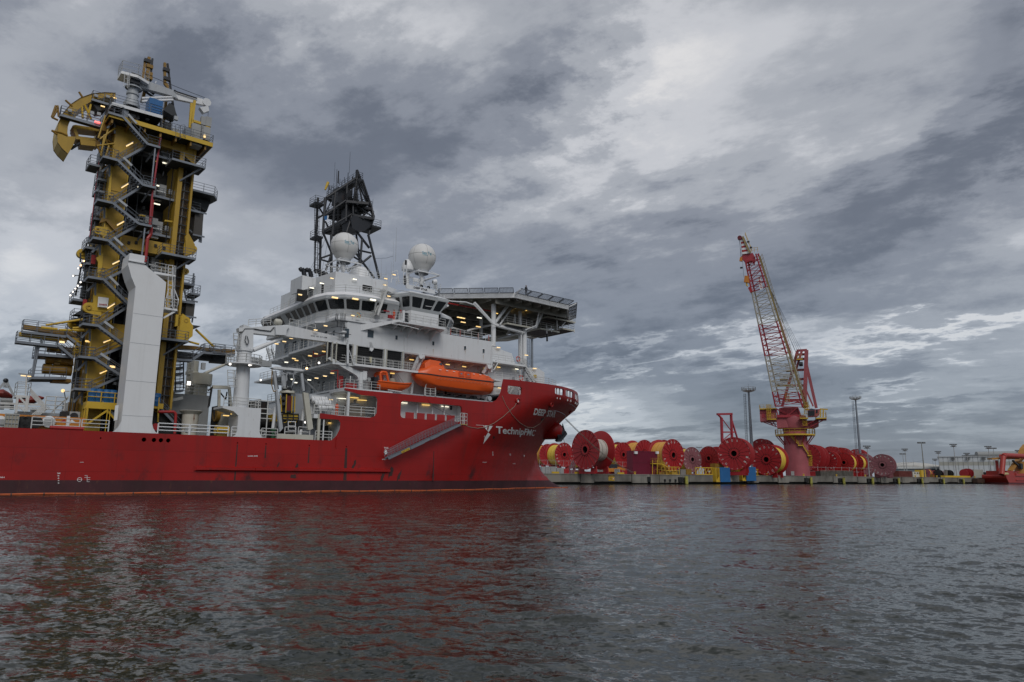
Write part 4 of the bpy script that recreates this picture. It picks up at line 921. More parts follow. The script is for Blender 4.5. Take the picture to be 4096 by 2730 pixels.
# ================================================================= WHITE PILLAR, DECK EDGE
pil = build(MB().prism([(18.45, 0.02, 6.45), (21.5, .02, 6.45), (21.5, .02, 23.7), (19.0, .02, 25.35), (19.0, .02, 26.35), (17.45, .02, 26.35), (17.4, .02, 25.0), (17.9, .02, 23.6), (18.4, .02, 22.6)], (0, 3.1, 0)), 'white_pillar', WHITE2, ship, label='tall white boxed steel pillar at the ship side')
build(MB().prism([(17.6, .02, 6.45), (18.45, .02, 6.45), (18.45, .02, 7.6), (18.2, .02, 7.0), (17.9, .02, 6.6)], (0, .3, 0)), 'pillar_foot', WHITE, pil)
build(MB().prism([(21.5, .02, 6.45), (22.3, .02, 6.45), (21.95, .02, 6.65), (21.65, .02, 7.1), (21.5, .02, 7.6)], (0, .3, 0)), 'pillar_foot', WHITE, pil)
for z in (8.3, 12.1, 16.3, 19.6): build(MB().box((18.44, .0, z), (21.51, .02, z+.03)), 'weld_seam', GREYW, pil)
build(MB().box((17.35, -.15, 25.4), (19.1, .02, 25.5)), 'cap_ledge', WHITE, pil)
def sbalc(par, k, pts, z=None, v0=.6, v1=2, m=(WHITE2, NETG), t=.2):
    P = [S(k, *q, v0) for q in pts]; z = z or sum(p.z for p in P)/len(P); P = [Vector((p.x, v0, z)) for p in P]
    return platform(par, P+[q+Vector((0, v1-v0, 0)) for q in reversed(P)], mats=m, t=t, name='balcony', grate=False)
sbalc(ship, '2', ((1050, 655), (1235, 668)), v0=.6, v1=2.4); sbalc(ship, '2', ((1130, 968), (1250, 975)), v0=.6, v1=2.4)
build(MB().beam(S('2', 1250, 990, .8), S('2', 1125, 1060, .8), .2), 'balcony_strut', WHITE2, ship)
build(MB().ladder(S('2', 1190, 965, 1), S('2', 1195, 600, 1), .55, r=.045), 'pillar_ladder', WHITE2, ship)
m = MB(); a = S('2', 1190, 800, .7)
for (x0, y0), (x1, y1) in (((1175, 800), (1155, 880)), ((1225, 800), (1265, 900)), ((1155, 880), (1265, 900)), ((1145, 880), (1145, 965)), ((1262, 900), (1250, 965)), ((1200, 800), (1200, 880))): m.tube(S('2', x0, y0, .7), S('2', x1, y1, .7), .06, 6)
build(m, 'ladder_cage', WHITE2, ship)
# railings along the deck edge (white pipe)
def srail(pts, h=1.15, step=2.4, r=.05, n=3, m=NETG, par=ship): return build(MB().rail(pts, h, step, r, n), 'railing', m, par)
for a, b in ((-6, 4.1), (7.1+3.3, 12.1), (12.3, 14.6), (14.8, 17.3)): srail([(a, .15, 6.5), (b, .15, 6.5)])
for a in (-3.8, 1.0, 4.6): pass
srail([(22.2, .15, 6.5), (25.5, .15, 6.5)], m=WHITE2, r=.065); srail([(25.6, .15, 6.5), (29.9, .15, 6.5)], m=WHITE2, r=.065); srail([(30.3, .15, 6.5), (31.6, .15, 6.5)], m=WHITE2)
srail([(33.9, .15, 6.5), (35.9, .15, 6.5)]); srail([(40.9, .15, 6.5), (43.2, .15, 6.5)]); srail([(45.2, .12, 10), (49.4, .12, 10)]); srail([(41.5, .12, 9.9), (44.9, .12, 9.9)])
build(MB().tube((12.0, .2, 6.68), (15.0, .2, 6.68), .2, 10), 'deck_edge_roller', RED, ship, True)
# yellow winch drum on the deck edge
w = thing('winch', 'yellow worn winch drum on the deck edge beside the crane foot', 'winch', (29.3, .6, 6.5), SHIP)
wc = S('3', 2290, 1365, .6)
build(MB().lathe((28.6, .7, wc.z), (1, 0, 0), [(0, 0), (0, .62), (.12, .62), (.12, .46), (1.3, .46), (1.3, .62), (1.42, .62), (1.42, 0)], 20), 'drum', YEL2, w, True)
build(MB().box((28.7, .4, 6.45), (30, 1, wc.z-.4)), 'base', YELD, w)
# ================================================================= DECKHOUSE
def wallq(par, b0, b1, t1, t0, wins, m=WHITE, name='wall', depth=.12, gm=GLASS, r=.12, frame=False, wname='window'):
    b0, b1, t1, t0 = map(Vector, (b0, b1, t1, t0)); W = (b1-b0).length; H = (t0-b0).length
    nrm = (b1-b0).cross(t0-b0).normalized()
    if nrm.dot(Vector((-.3, -1, 0))) < 0: nrm = -nrm                    # outwards: towards starboard and aft
    fn = lambda a, b: tuple(b0.lerp(b1, a/W).lerp(t0.lerp(t1, a/W), b/H))
    hs = [rrect(a0*W, b0_*H, a1*W, b1_*H, min(r, .3*abs(a1-a0)*W, .3*abs(b1_-b0_)*H), 3) for (a0, b0_, a1, b1_) in wins]
    o = build(sheet(MB(), [(0, 0), (W, 0), (W, H), (0, H)], hs, fn, None, -nrm*depth), name, m, par)
    for (a0, c0, a1, c1), h in zip(wins, hs):
        P = [Vector(fn(*q))-nrm*depth*.6 for q in h]
        wo_ = build(MB().add(P, [tuple(range(len(P)))]), wname, gm, o if BASE.get(o) is not None and par in (ship, DH) else par)
        if frame:
            m2 = MB(); Pf = [Vector(fn(*q))+nrm*.02 for q in h]
            for i in range(len(Pf)): m2.beam(Pf[i], Pf[(i+1) % len(Pf)], .06)
            build(m2, 'window_frame', WHITE2, o)
    return o
DH = ship
def box(a, b, name, m, par=ship): return build(MB().box(a, b), name, m, par)
# deck slabs projecting aft (edge seen from below); z of each storey
def slab(pts, z, t=.3, m=WHITE, rail=True, name='deck', rp=None, under=GREYW):
    o = build(MB().prism([(u, v, z-t) for u, v in pts], (0, 0, t-.02)), name, m, ship)
    if rail: build(MB().rail([(u, v, z) for u, v in (rp or pts)], 1.1, 1.5, .032, 3), 'railing', NETG, o)
    for k in range(1, 6):
        pass
    return o
slab([(44.6, 0), (52, .02), (52, 28), (44.6, 28)], 13.6, .25, rp=[(50, .1), (44.7, .1), (44.7, 26)])
slab([(43.1, .8), (54, .8), (54, 28), (43.1, 28)], 16.95, .28, rp=[(54, .9), (45, .9), (43.2, 1.4), (43.2, 26)])
slab([(43.9, .8), (42.5, 1.2), (42.5, 13.8), (43.2, 15.5), (43.2, 24.5), (46, 24.5), (46, .8)], 19.8, .32, rp=[(45.9, .9), (43.9, .9), (42.6, 1.3), (42.6, 13.8), (43.2, 15.5), (43.2, 24)])
slab([(45.5, .6), (43.2, .8), (43.2, 3.9), (42.2, 5), (42.2, 22), (46, 22), (53, 6), (53, .6)], 23.1, .3, rp=[(50.5, .6), (45.6, .6), (43.3, .9), (43.3, 3.9), (42.3, 5), (42.3, 22)])
# deck beams under each overhang
for z, u0 in ((13.3, 44.9), (16.6, 43.3), (19.4, 42.8)):
    for v in np.arange(2, 24, 2.2): build(MB().prism([(u0, v, z), (u0+3.2, v, z), (u0+3.2, v, z-.7)], (0, .08, 0)), 'bracket', WHITE2, ship)
# aft bulkheads with doors and windows
def aft(u, z0, z1, v0, v1, wins, gm=GLASSB):
    return wallq(ship, (u, v0, z0), (u, v1, z0), (u, v1, z1), (u, v0, z1), wins, name='aft_wall', gm=gm)
aft(47.3, 13.6, 16.7, 2.5, 27, [(.10, .05, .13, .68), (.2, .05, .23, .68), (.36, .05, .40, .68), (.43, .5, .46, .75), (.52, .05, .55, .68)])
aft(46.5, 16.95, 19.5, 2.5, 26, [(.09, .05, .12, .72), (.2, .05, .225, .72), (.30, .4, .33, .75), (.52, .02, .68, .7), (.4, .1, .43, .7)])
aft(44.6, 19.8, 22.8, 2.6, 24, [(.05, .08, .08, .7), (.16, .45, .2, .8), (.28, .45, .305, .75), (.46, .3, .56, .8), (.63, .3, .70, .8), (.77, .3, .84, .8)])
box((44.6, .9, 19.8), (46, 2.6, 22.8), 'corner_wall', WHITE)
box((47.3, 2.5, 13.6), (53, 2.7, 16.7), 'side_recess_wall', WHITE)
box((46.5, 2.5, 16.95), (48, 2.7, 19.5), 'side_recess_wall', WHITE)
# outside stairs on the aft face
for (p, q) in (((45.4, 8.5, 13.6), (44.2, 13.2, 16.9)), ((45, 9.2, 16.95), (44.2, 12.8, 19.7))):
    s_ = stair(p, q, .9, (1, 0, 0)); build(s_, 'outside_stair', NETG, ship)
build(stair((43.6, 22.5, 19.8), (43.6, 24.2, 21.9), .8, (1, 0, 0)), 'outside_stair', NETG, ship)
# deck 16.9: black louvred openings, forward of the recess
z0, z1 = 16.95, 20.0
LV = mat('louvre_black', (.012, .012, .013), .7, dirt=.2)
def op(k, a, b, v=1.3):
    p, q = S(k, *a, v), S(k, *b, v); return p, q
wl_ = [('g', 1222, 1070, 1300, 1400), ('g', 1392, 1070, 1690, 1430), ('g', 1775, 1120, 2280, 1480)]
lb = MB(); hs = []
fn = lambda a, b: (a, .8, b)
for k, x0, y0, x1, y1 in wl_:
    p, q = S(k, x0, (y0+y1)/2, .8), S(k, x1, (y0+y1)/2, .8); hs.append([(p.x, 17.05), (q.x, 17.05), (q.x, 19.55), (p.x, 19.55)])
p, q = S('a', 345, 800, .8), S('a', 490, 800, .8); hs.append([(p.x, 17.05), (q.x, 17.05), (q.x, 19.55), (p.x, 19.55)])
build(sheet(lb, [(44.9, 16.95), (54.2, 16.95), (54.2, 19.65), (44.9, 19.65)], hs, fn, None, (0, .35, 0)), 'louvre_wall', WHITE, ship)
for h in hs:
    lo = box((h[0][0], 1.12, 17.0), (h[1][0], 1.3, 19.6), 'louvre_opening', LV); m = MB()
    for z in np.arange(17.15, 19.5, .3): m.beam((h[0][0], 1.05, z), (h[1][0], 1.05, z), .05, .12)
    build(m, 'louvre_blades', LV, lo, kind='stuff')
    build(MB().box((h[0][0]-.12, .68, 16.95), (h[0][0], .8, 19.65)), 'louvre_post', CREAM, lo); build(MB().box((h[1][0], .68, 16.95), (h[1][0]+.12, .8, 19.65)), 'louvre_post', CREAM, lo)
# recess behind the boats
wallq(ship, (53, 3.6, 13.5), (72, 3.6, 13.5), (72, 3.6, 19.6), (53, 3.6, 19.6), [(.02, .1, .05, .5), (.55, .15, .57, .5)], name='boat_deck_wall')
box((54.2, .8, 19.42), (71, 3.6, 19.62), 'overhang_soffit', mat('soffit_white', (.5, .46, .46), .5)); box((54.0, .8, 16.95), (54.2, 3.6, 19.65), 'recess_end', WHITE)
for u in np.arange(55.5, 70, 2.4): build(MB().prism([(u, 1, 19.42), (u, 3.6, 19.42), (u, 3.6, 18.7)], (.08, 0, 0)), 'bracket', WHITE2, ship)
sbalc(ship, 'a', ((45, 860), (640, 915)), z=16.95, v0=.2, v1=.8, t=.25)
# great white side wall with small square windows
WZ0, WZ1 = 19.62, 23.2
U0, U1 = 44.9, 70.6
def wf(x0, y0, x1, y1):
    p, q = S('a', x0, y1, .8), S('a', x1, y0, .8); return ((p.x-U0)/(U1-U0), (p.z-WZ0)/(WZ1-WZ0), (q.x-U0)/(U1-U0), (q.z-WZ0)/(WZ1-WZ0))
wl2 = [wf(160, 525, 225, 590), wf(423, 572, 450, 612), wf(770, 628, 796, 665), wf(1070, 672, 1094, 710), wf(1245, 700, 1268, 737)]
sw = wallq(ship, (U0, .8, WZ0), (U1, .8, WZ0), (U1, .8, WZ1), (U0, .8, WZ1), wl2, name='side_wall', frame=True, gm=GLASSB)
for x, yy in ((783, 735), (1255, 790), (1085, 735)):
    p = S('a', x, yy-35, .79); build(MB().prism([(p.x-.05, .79, p.z), (p.x+.05, .79, p.z), (p.x+.02, .79, p.z-.9)], (0, -.004, 0)), 'rust_stain', mat('rust_stain', (.42, .30, .17), .7), sw)
box((U1-.3, .8, 18.3), (U1, 5, 19.62), 'side_wall_foot', WHITE); box((U1-.02, .8, 18.3), (U1+.0, 8, WZ1), 'front_edge', WHITE)
box((60.5, 2, 23.2), (70.5, 28, 23.25), 'wall_top_deck', GREYW)
srail([(60.7, .9, WZ1), (70.6, .9, WZ1)], 1.1, 1.5, .035, 3)
box((61, 6, 23.2), (74, 24, 24.6), 'dark_equipment', MESH)
for x in (950, 1040, 1212, 1310): p = S('a', x, 560, 1.4); build(MB().tube((p.x, 1.5, 23.2), (p.x, 1.5, 24.3), .09, 6), 'red_striped_post', mat('pale_red', (.45, .1, .08), .5), ship)
def spath(k, pts, r, name, m, v, n=6, par=ship): return build(MB().path([S(k, *q, v) for q in pts], r, n), name, m, par, True)
spath('i', ((880, 1560), (880, 1250), (900, 1235), (1100, 1140)), .05, 'drain_pipe', WHITE2, .7)
spath('a', ((1360, 640), (1335, 670), (1330, 890)), .07, 'drain_pipe', WHITE2, .7)
box((45, 3, 19.8), (60, 24, 22.7), 'deckhouse_core', GREYW)
box((48.2, 4.5, 13.6), (71.5, 26, 19.6), 'deckhouse_core', GREYW)
# front block above the forecastle
wallq(ship, (70.6, 3.0, 16.5), (80.2, 3.0, 16.5), (80.2, 3.0, 18.6), (70.6, 3.0, 18.6), [(.62, .06, .69, .85)], name='forward_house', gm=mat('door_grey', (.35, .37, .38), .5), wname='door')
wallq(ship, (70.6, 3.0, 18.6), (78.2, 3.0, 18.6), (76.5, 3.0, 22.3), (70.6, 3.0, 23.2), [(.35, .2, .38, .5)], name='forward_house')
box((71, 3.2, 15), (80.2, 26, 18.6), 'forward_core', WHITE); box((71, 3.1, 18.6), (76.4, 26, 22), 'forward_core', WHITE)
build(MB().prism([S('a', *q, 3.0) for q in ((1640, 880), (1760, 870), (1830, 920), (1832, 1050), (1640, 1040))], (0, .25, 0)), 'breakwater', WHITE, ship)
p = S('a', 1340, 810, 1.2); q = S('a', 1640, 850, 1.2); zz_ = (p.z+q.z)/2
platform(ship, [(70.8, 1.2, zz_), (q.x, 1.2, zz_), (q.x+1.5, 2.2, zz_), (q.x+1.5, 4, zz_), (70.8, 4, zz_)], mats=(WHITE2, NETG), name='side_gallery', grate=False)
spath('a', ((1350, 900), (1395, 825), (1340, 815)), .07, 'drain_pipe', WHITE2, 1)
build(stair(S('a', 1640, 860, 2), S('a', 1745, 1020, 2), .8, (0, 1, 0)), 'outside_stair', NETG, ship)
srail([(70.8, .5, 17.2), (74, .5, 17.3), (79, .6, 17.35), (83, .9, 17.4), (86.2, 2.4, 17.4)], 1.1, 1.6, .035, 3)
box((70.7, .4, 16.95), (72.2, 3, 17.15), 'boat_gallery', WHITE2)
box((74, 4, 15), (79, 4.2, 17.2), 'inner_wall', WHITE2)
build(stair(S('a', 1480, 1135, 2.4), S('a', 1530, 1050, 2.4), .7), 'outside_stair', NETG, ship)
yb = S('a', 1743, 955, 2.9); build(MB().box(yb-Vector((.35, .03, .25)), yb+Vector((.35, .03, .25))), 'warning_plate', YEL2, ship)
for i, (x, y) in enumerate(((1583, 792), (1611, 972))):
    c = S('a', x, y, .5 if i else 1.1); n = 20; rm = MB()
    pts = [c+Vector((.36*math.cos(2*math.pi*k/n), 0, .42*math.sin(2*math.pi*k/n))) for k in range(n+1)]; rm.path(pts, .085, 6)
    o = thing('life_ring', ('red and white life ring on the upper gallery rail by the helideck leg', 'red and white life ring on the rail just above the red bow')[i], 'life ring', c, SHIP)
    build(rm, 'ring', mat('life_ring_orange', (.55, .06, .03), .5), o, True)
    for k in (0, 5, 10, 15): a_ = pts[k]; b_ = pts[k+1]; build(MB().tube(a_, b_, .09, 6), 'white_band', WHITE2, o)
# ================================================================= BRIDGE
BR = ship
rb = [(43.0, 24.5), (43.0, 16.6), (42.95, 6.0), (43.4, 3.4), (45.0, 1.6), (46.9, .95), (48.9, .55), (52.5, .5)]      # plan at the window sill
rt = [(42.3, 25.0), (42.3, 17.3), (42.1, 5.7), (42.7, 3.0), (44.5, 1.0), (46.6, .3), (48.8, -.1), (52.5, -.15)]      # plan at the window head
for i in range(len(rb)-1):
    a, b, c, d = rb[i], rb[i+1], rt[i+1], rt[i]
    wins = [((k+.09)/(5.6 if i == 1 else 4), .06, (k+.91)/(5.6 if i == 1 else 4), .93) for k in range(5 if i == 1 else 4)] if i < 2 else [(.07, .05, .93, .93)]
    if i == 1: wins = [((k+.6+.1)/5.6, .06, (k+.6+.9)/5.6, .93) for k in range(5)]
    if i == 6: wins = [(.03, .05, .5, .93)]
    wallq(BR, (*a, 24.55), (*b, 24.55), (*c, 26.0), (*d, 26.0), wins, m=mat('bridge_grey', (.42, .445, .46), .45, dirt=.1, streak=.4, rust=.15), name='bridge_window_band', frame=False, r=.16)
    ca, cb = Vector((*a, 23.8)), Vector((*b, 23.8)); mid = Vector((50, 15, 23.8)); ia, ib_ = ca.lerp(mid, .03), cb.lerp(mid, .03)
    build(MB().quad(ia, ib_, (*b, 24.55), (*a, 24.55)).quad((ia.x, ia.y, 23.1), (ib_.x, ib_.y, 23.1), ib_, ia), 'bridge_wall', WHITE, BR)
    build(MB().quad((*d, 26.0), (*c, 26.0), (*c, 26.5), (*d, 26.5)), 'bridge_fascia', GREYW, BR)
    d2, c2 = Vector((*d, 27.15)).lerp(Vector((50, 15, 27.15)), .075), Vector((*c, 27.15)).lerp(Vector((50, 15, 27.15)), .075)
    build(MB().quad((*d, 26.5), (*c, 26.5), c2, d2), 'bridge_roof_edge', mat('white_roof', (.78, .78, .79), .4, dirt=.06, streak=.2), BR)
    build(MB().tube((*d, 26.1), (*c, 26.1), .03, 4).tube(Vector((*d, 26.15))+Vector((-.1, -.15, 0)), Vector((*c, 26.15))+Vector((-.1, -.15, 0)), .025, 4), 'gutter_pipe', NETG, BR)
build(MB().prism([(q[0]+.6, q[1]+.9, 27.1) for q in rt]+[(56, 2, 27.1), (56, 25, 27.1)], (0, 0, .06)), 'bridge_roof', WHITE2, BR)
build(MB().rail([(43.3, 24, 27.15), (43.3, 17, 27.15), (43.1, 6.6, 27.15), (43.8, 4, 27.15), (45.2, 2.3, 27.15), (47, 1.6, 27.15), (49, 1.3, 27.15), (52.5, 1.3, 27.15)], 1.1, 1.5, .03, 3), 'railing', NETG, BR)
for k, x, y in (('g', 1362, 195), ('g', 1747, 220), ('g', 2080, 238)):
    p = S(k, x, y, -.3); build(MB().box(p-Vector((.42, .1, .09)), p+Vector((.42, .1, .09))), 'tube_lamp', L_Y if x < 2000 else L_W, ship); build(MB().box(p+Vector((-.75, .02, .02)), p+Vector((.75, .12, .12))), 'lamp_bracket', GREY, ship)
# black pipe frame and small exhaust hood below the bridge
m = MB()
for a, b in (((1390, 495), (1370, 635)), ((1422, 495), (1398, 635)), ((1478, 490), (1480, 825)), ((1512, 490), (1522, 825)), ((1555, 500), (1548, 820)), ((1300, 645), (1440, 632)), ((1440, 632), (1600, 655)), ((1295, 755), (1440, 742)), ((1440, 742), (1590, 762)), ((1408, 640), (1408, 740)), ((1260, 882), (1345, 852)), ((1345, 852), (1665, 892))): m.beam(S('g', *a, .2), S('g', *b, .2), .075)
build(m, 'black_pipe_frame', BLACK, ship)
p = S('g', 1530, 860, .3); build(MB().lathe((p.x, .4, p.z-.5), (0, 0, 1), [(0, .2), (.3, .2), (.55, .42), (.75, .42), (.75, 0)], 14), 'vent_cowl', WHITE, ship, True)
w_ = S('g', 1590, 860, .75); build(MB().box(w_-Vector((.28, .05, .6)), w_+Vector((.28, .02, .6))), 'side_door', GLASSB, ship)
sg2 = [S('g', 1768, 572, .2), S('g', 1838, 572, .2), S('g', 1845, 488, .2), S('g', 1772, 490, .2)]
sp_ = build(MB().prism(sg2, (0, .05, 0)), 'notice_board', mat('notice_cream', (.6, .58, .42), .5), ship)
for a in range(3):
    for b in range(3): 
        c = sg2[0]+Vector((.15+a*.22, -.02, .2+b*.24)); build(MB().box(c-Vector((.07, .005, .07)), c+Vector((.07, .005, .07))), 'pictogram', [REDL, TEAL, YEL2][(a+b) % 3], sp_)
# ---- bridge wing over the side
WG = ship; wv = -1.6
def I(x, y, v=wv): return S('i', x, y, v)
zf = 23.6
fl = [I(95, 985), I(740, 905), I(1610, 1065)]
build(MB().prism([(48.6, .8, zf-.0), (51.8, wv, zf), (59.6, wv, zf), (60.4, .8, zf)], (0, 0, -.35)), 'wing_floor', WHITE, WG)
build(MB().prism([(47.0, .78, 21.7), (51.8, wv, 23.35), (51.8, wv, zf), (47.0, .78, 22.6)], (0, .1, 0)), 'wing_edge_plate', WHITE, WG)
for u in np.arange(52, 60, 1.35): build(MB().prism([(u, wv+.1, zf-.35), (u, .8, zf-.35), (u, .8, zf-1.2), (u, .2, zf-.9)], (.08, 0, 0)), 'wing_bracket', WHITE2, WG)
for u in (54.5, 58.5): build(MB().prism([(u, -.9, zf-.5), (u, .8, zf-.5), (u, .8, zf-1.9)], (.1, 0, 0)), 'wing_bracket', WHITE2, WG)
spath('i', ((600, 970), (615, 1020), (980, 1085), (1180, 1140)), .06, 'wing_pipe', WHITE2, -1.7)
build(MB().rail([(48.4, .7, zf+.0), (51.8, wv, zf), (59.6, wv, zf), (60.4, .5, zf)], 1.15, 1.2, .03, 3), 'railing', NETG, WG)
hb0 = [I(830, 690, -1.2), I(1440, 790, -1.2)]
# lower white box of the wing house
build(MB().prism([(53.8, -1.2, zf), (58.6, -1.2, zf), (58.6, 4, zf), (53.2, 4, zf), (53.0, .8, zf)], (0, 0, hb0[0].z-zf-.05)), 'wing_house_base', WHITE2, WG)
zs_, zh_ = hb0[0].z-.1, I(830, 380, -1.6).z
a0 = Vector((53.8, -1.2, zs_)); a1 = Vector((58.6, -1.2, zs_)); c0_ = Vector((53.4, -1.75, zh_)); c1_ = Vector((60.0, -1.75, zh_))
bgm = MATS['bridge_grey']
wallq(WG, a0, a1, c1_, c0_, [(.03, .22, .31, .93), (.36, .22, .66, .93), (.72, .22, .965, .93)], m=bgm, name='wing_window_band', r=.14)
e0 = Vector((52.1, 2.6, zs_)); f0 = Vector((51.4, 2.6, zh_)); wallq(WG, a0, e0, f0, c0_, [(.06, .25, .34, .92), (.42, .25, .62, .92), (.70, .25, .92, .92)], m=bgm, name='wing_window_band', r=.14)
wallq(WG, a1, (60.2, 2.5, zs_), (61.6, 2.5, zh_), c1_, [(.1, .22, .8, .93)], m=bgm, name='wing_window_band')
build(MB().beam(Vector((56.1, -1.4, zs_+.95)), Vector((57.6, -1.42, zs_+1.0)), .06), 'window_bar', WHITE2, WG)
zr = zh_+.62
build(MB().prism([(53.4, -1.75, zh_), (60.0, -1.75, zh_), (61.6, 2.5, zh_), (61, 5, zh_), (51.4, 5, zh_), (51.4, 2.6, zh_)], (0, 0, .35)), 'wing_fascia', bgm, WG)
rp_ = [(53.4, -1.75), (60.0, -1.75), (61.6, 2.5), (51.4, 2.6)]; ri = [(54, -.6), (59.2, -.6), (60.4, 2.5), (52.4, 2.6)]
m = MB(); m.add([(*q, zh_+.36) for q in rp_]+[(*q, zr+.25) for q in ri], [(0, 1, 5, 4), (1, 2, 6, 5), (3, 0, 4, 7), (4, 5, 6, 7)]); build(m, 'wing_roof', WHITE, WG)
spath('i', ((600, 385), (770, 318), (1580, 480)), .035, 'gutter_pipe', NETG, -1.9, 4); spath('i', ((600, 450), (790, 395), (1560, 545)), .03, 'gutter_pipe', NETG, -1.9, 4)
# name board
nb = [S('i', *q, -.7) for q in ((915, 280), (1515, 400), (1515, 315), (915, 192))]
nbo = build(MB().prism(nb, (0, .1, 0)), 'name_board', WHITE, WG)
for s_, q in (('DEEP', ((1070, 285), (1208, 308), (1208, 268), (1072, 243))), ('STAR', ((1228, 312), (1360, 345), (1362, 300), (1230, 275)))):
    m = MB(); text_fit(m, s_, bil(*[S('i', *w, -.73) for w in q]), .03); build(m, 'board_lettering', INK, nbo)
build(MB().rail([S('i', 700, 240, -.3), S('i', 915, 195, -.5), S('i', 1520, 310, -.5), S('i', 1560, 330, 3)], .9, 1.2, .03, 3), 'railing', NETG, WG)
build(stair(S('i', 290, 850, -.2), S('i', 480, 320, -.2), .8, (0, 1, 0)), 'outside_stair', NETG, WG)
build(MB().prism([S('i', *q, .4) for q in ((440, 300), (525, 240), (720, 310), (620, 370))], (0, 1.6, 0)), 'stair_head', WHITE, WG)
platform(WG, [(48.5, 1.2, 26.9+.3), (53.5, 1.2, 27.2), (53.5, 3, 27.2), (48.5, 3, 27.2)], mats=(WHITE2, NETG), name='monkey_deck', grate=False)
# forward lower wheelhouse corner (behind the wing)
zf2 = S('i', 1480, 730, 2).z
fw = [(60.2, 1.6), (62.4, 2.0), (64.4, 4.0), (65.6, 8.0)]
for i in range(3):
    a, b = fw[i], fw[i+1]
    wallq(ship, (*a, zf2-2.6), (*b, zf2-2.6), (b[0]+.5, b[1]-.3, zf2-1.1), (a[0]+.5, a[1]-.3, zf2-1.1), [(.08, .1, .92, .95)], m=bgm, name='forward_window_band')
    build(MB().quad((a[0]+.5, a[1]-.3, zf2-1.1), (b[0]+.5, b[1]-.3, zf2-1.1), (b[0]+.5, b[1]-.3, zf2-.75), (a[0]+.5, a[1]-.3, zf2-.75)).quad((a[0]+.5, a[1]-.3, zf2-.75), (b[0]+.5, b[1]-.3, zf2-.75), (b[0]-.6, b[1]+.8, zf2+.0), (a[0]-.6, a[1]+.8, zf2+.0)), 'forward_roof', WHITE, ship)
    build(MB().quad((*a, WZ1), (*b, WZ1), (*b, zf2-2.6), (*a, zf2-2.6)), 'forward_wall', WHITE, ship)
box((53, 1.5, 23.2), (60.2, 26, zf2), 'wheelhouse_core', GREYW); box((60.2, 6, 23.2), (63.5, 24, zf2), 'wheelhouse_core', GREYW)
# person in orange coverall, red lockers on the wing
rl = [I(470, 730), I(580, 880)]
o = build(MB().box((rl[0].x, -1.35, zf+.9), (rl[1].x, -1.2, rl[0].z)), 'red_locker', REDR, WG); box((rl[1].x, -1.2, zf+.1), (rl[1].x+.7, -.9, rl[0].z-.5), 'red_locker', REDR)
def person(name_lab, base, fr, h=1.72, top=OCLOTH, legs=None, yaw=0, hair=CLOTH, group=None, crop=0):
    t = thing('person', name_lab, 'person', base, fr, group)
    t.rotation_euler.z += yaw
    legs = legs or top
    B = Vector(base)
    jn = [(0, 0, .93), (0, 0, 1.15), (0, 0, 1.38), (0, 0, 1.5), (0, .02, 1.62), (-.19, 0, 1.38), (-.25, .02, 1.10), (-.22, .14, .88), (.19, 0, 1.38), (.25, .02, 1.10), (.22, .14, .88), (-.10, 0, .90), (-.11, .03, .48), (-.11, 0, .07), (-.11, .14, .05), (.10, 0, .90), (.11, .03, .48), (.11, 0, .07), (.11, .14, .05)]
    ed = [(0, 1), (1, 2), (2, 3), (3, 4), (2, 5), (5, 6), (6, 7), (2, 8), (8, 9), (9, 10), (0, 11), (11, 12), (12, 13), (13, 14), (0, 15), (15, 16), (16, 17), (17, 18)]
    rad = [.15, .145, .15, .065, .10, .075, .05, .035, .075, .05, .035, .10, .065, .045, .045, .10, .065, .045, .045]
    me = bpy.data.meshes.new('body'); me.from_pydata([(q[0]*h/1.72, q[1]*h/1.72, q[2]*h/1.72) for q in jn], ed, [])
    ob = link(bpy.data.objects.new('body', me), t); BASE[ob] = tuple(B)
    md = ob.modifiers.new('skin', 'SKIN')
    for i, r_ in enumerate(rad): me.skin_vertices[0].data[i].radius = (r_, r_*.8)
    me.skin_vertices[0].data[0].use_root = True
    ob.modifiers.new('sub', 'SUBSURF').levels = 1; ob.modifiers['sub'].render_levels = 1
    me.materials.append(top)
    hd_ = MB().sphere((B.x, B.y+.02, B.z+1.63*h/1.72), .105, 14, 10, 1.2); build(hd_, 'head', SKIN, t, True)
    build(MB().sphere((B.x, B.y-.01, B.z+1.69*h/1.72), .108, 12, 8, .8), 'hair', hair, t, True)
    return t
pp = I(695, 880, -1.1); person('person in orange coverall on the bridge wing by the red locker', (pp.x, -.6, zf+.02), SHIP, 1.5, yaw=R(200))
pp = S('a', 1680, 185, -.2); person('dark-clothed person standing at the edge of the helideck', (pp.x, .4, 31.85), SHIP, 1.8, CLOTH, yaw=R(170), hair=CLOTH)
fe = I(800, 765, -1.3); build(MB().tube(fe-Vector((0, 0, .25)), fe+Vector((0, 0, .2)), .11, 8), 'fire_extinguisher', RED, WG, True)
wc_ = [I(850, 745), I(965, 955)]; build(MB().tube((wc_[0].x+.15, -1.5, zf-.1), (wc_[0].x+.15, -1.5, wc_[0].z), .2, 10), 'wing_cylinder', WHITE2, WG, True); box((wc_[0].x+.35, -1.6, zf-.2), (wc_[1].x, -1.3, wc_[0].z-.25), 'wing_black_panel', BLACK)
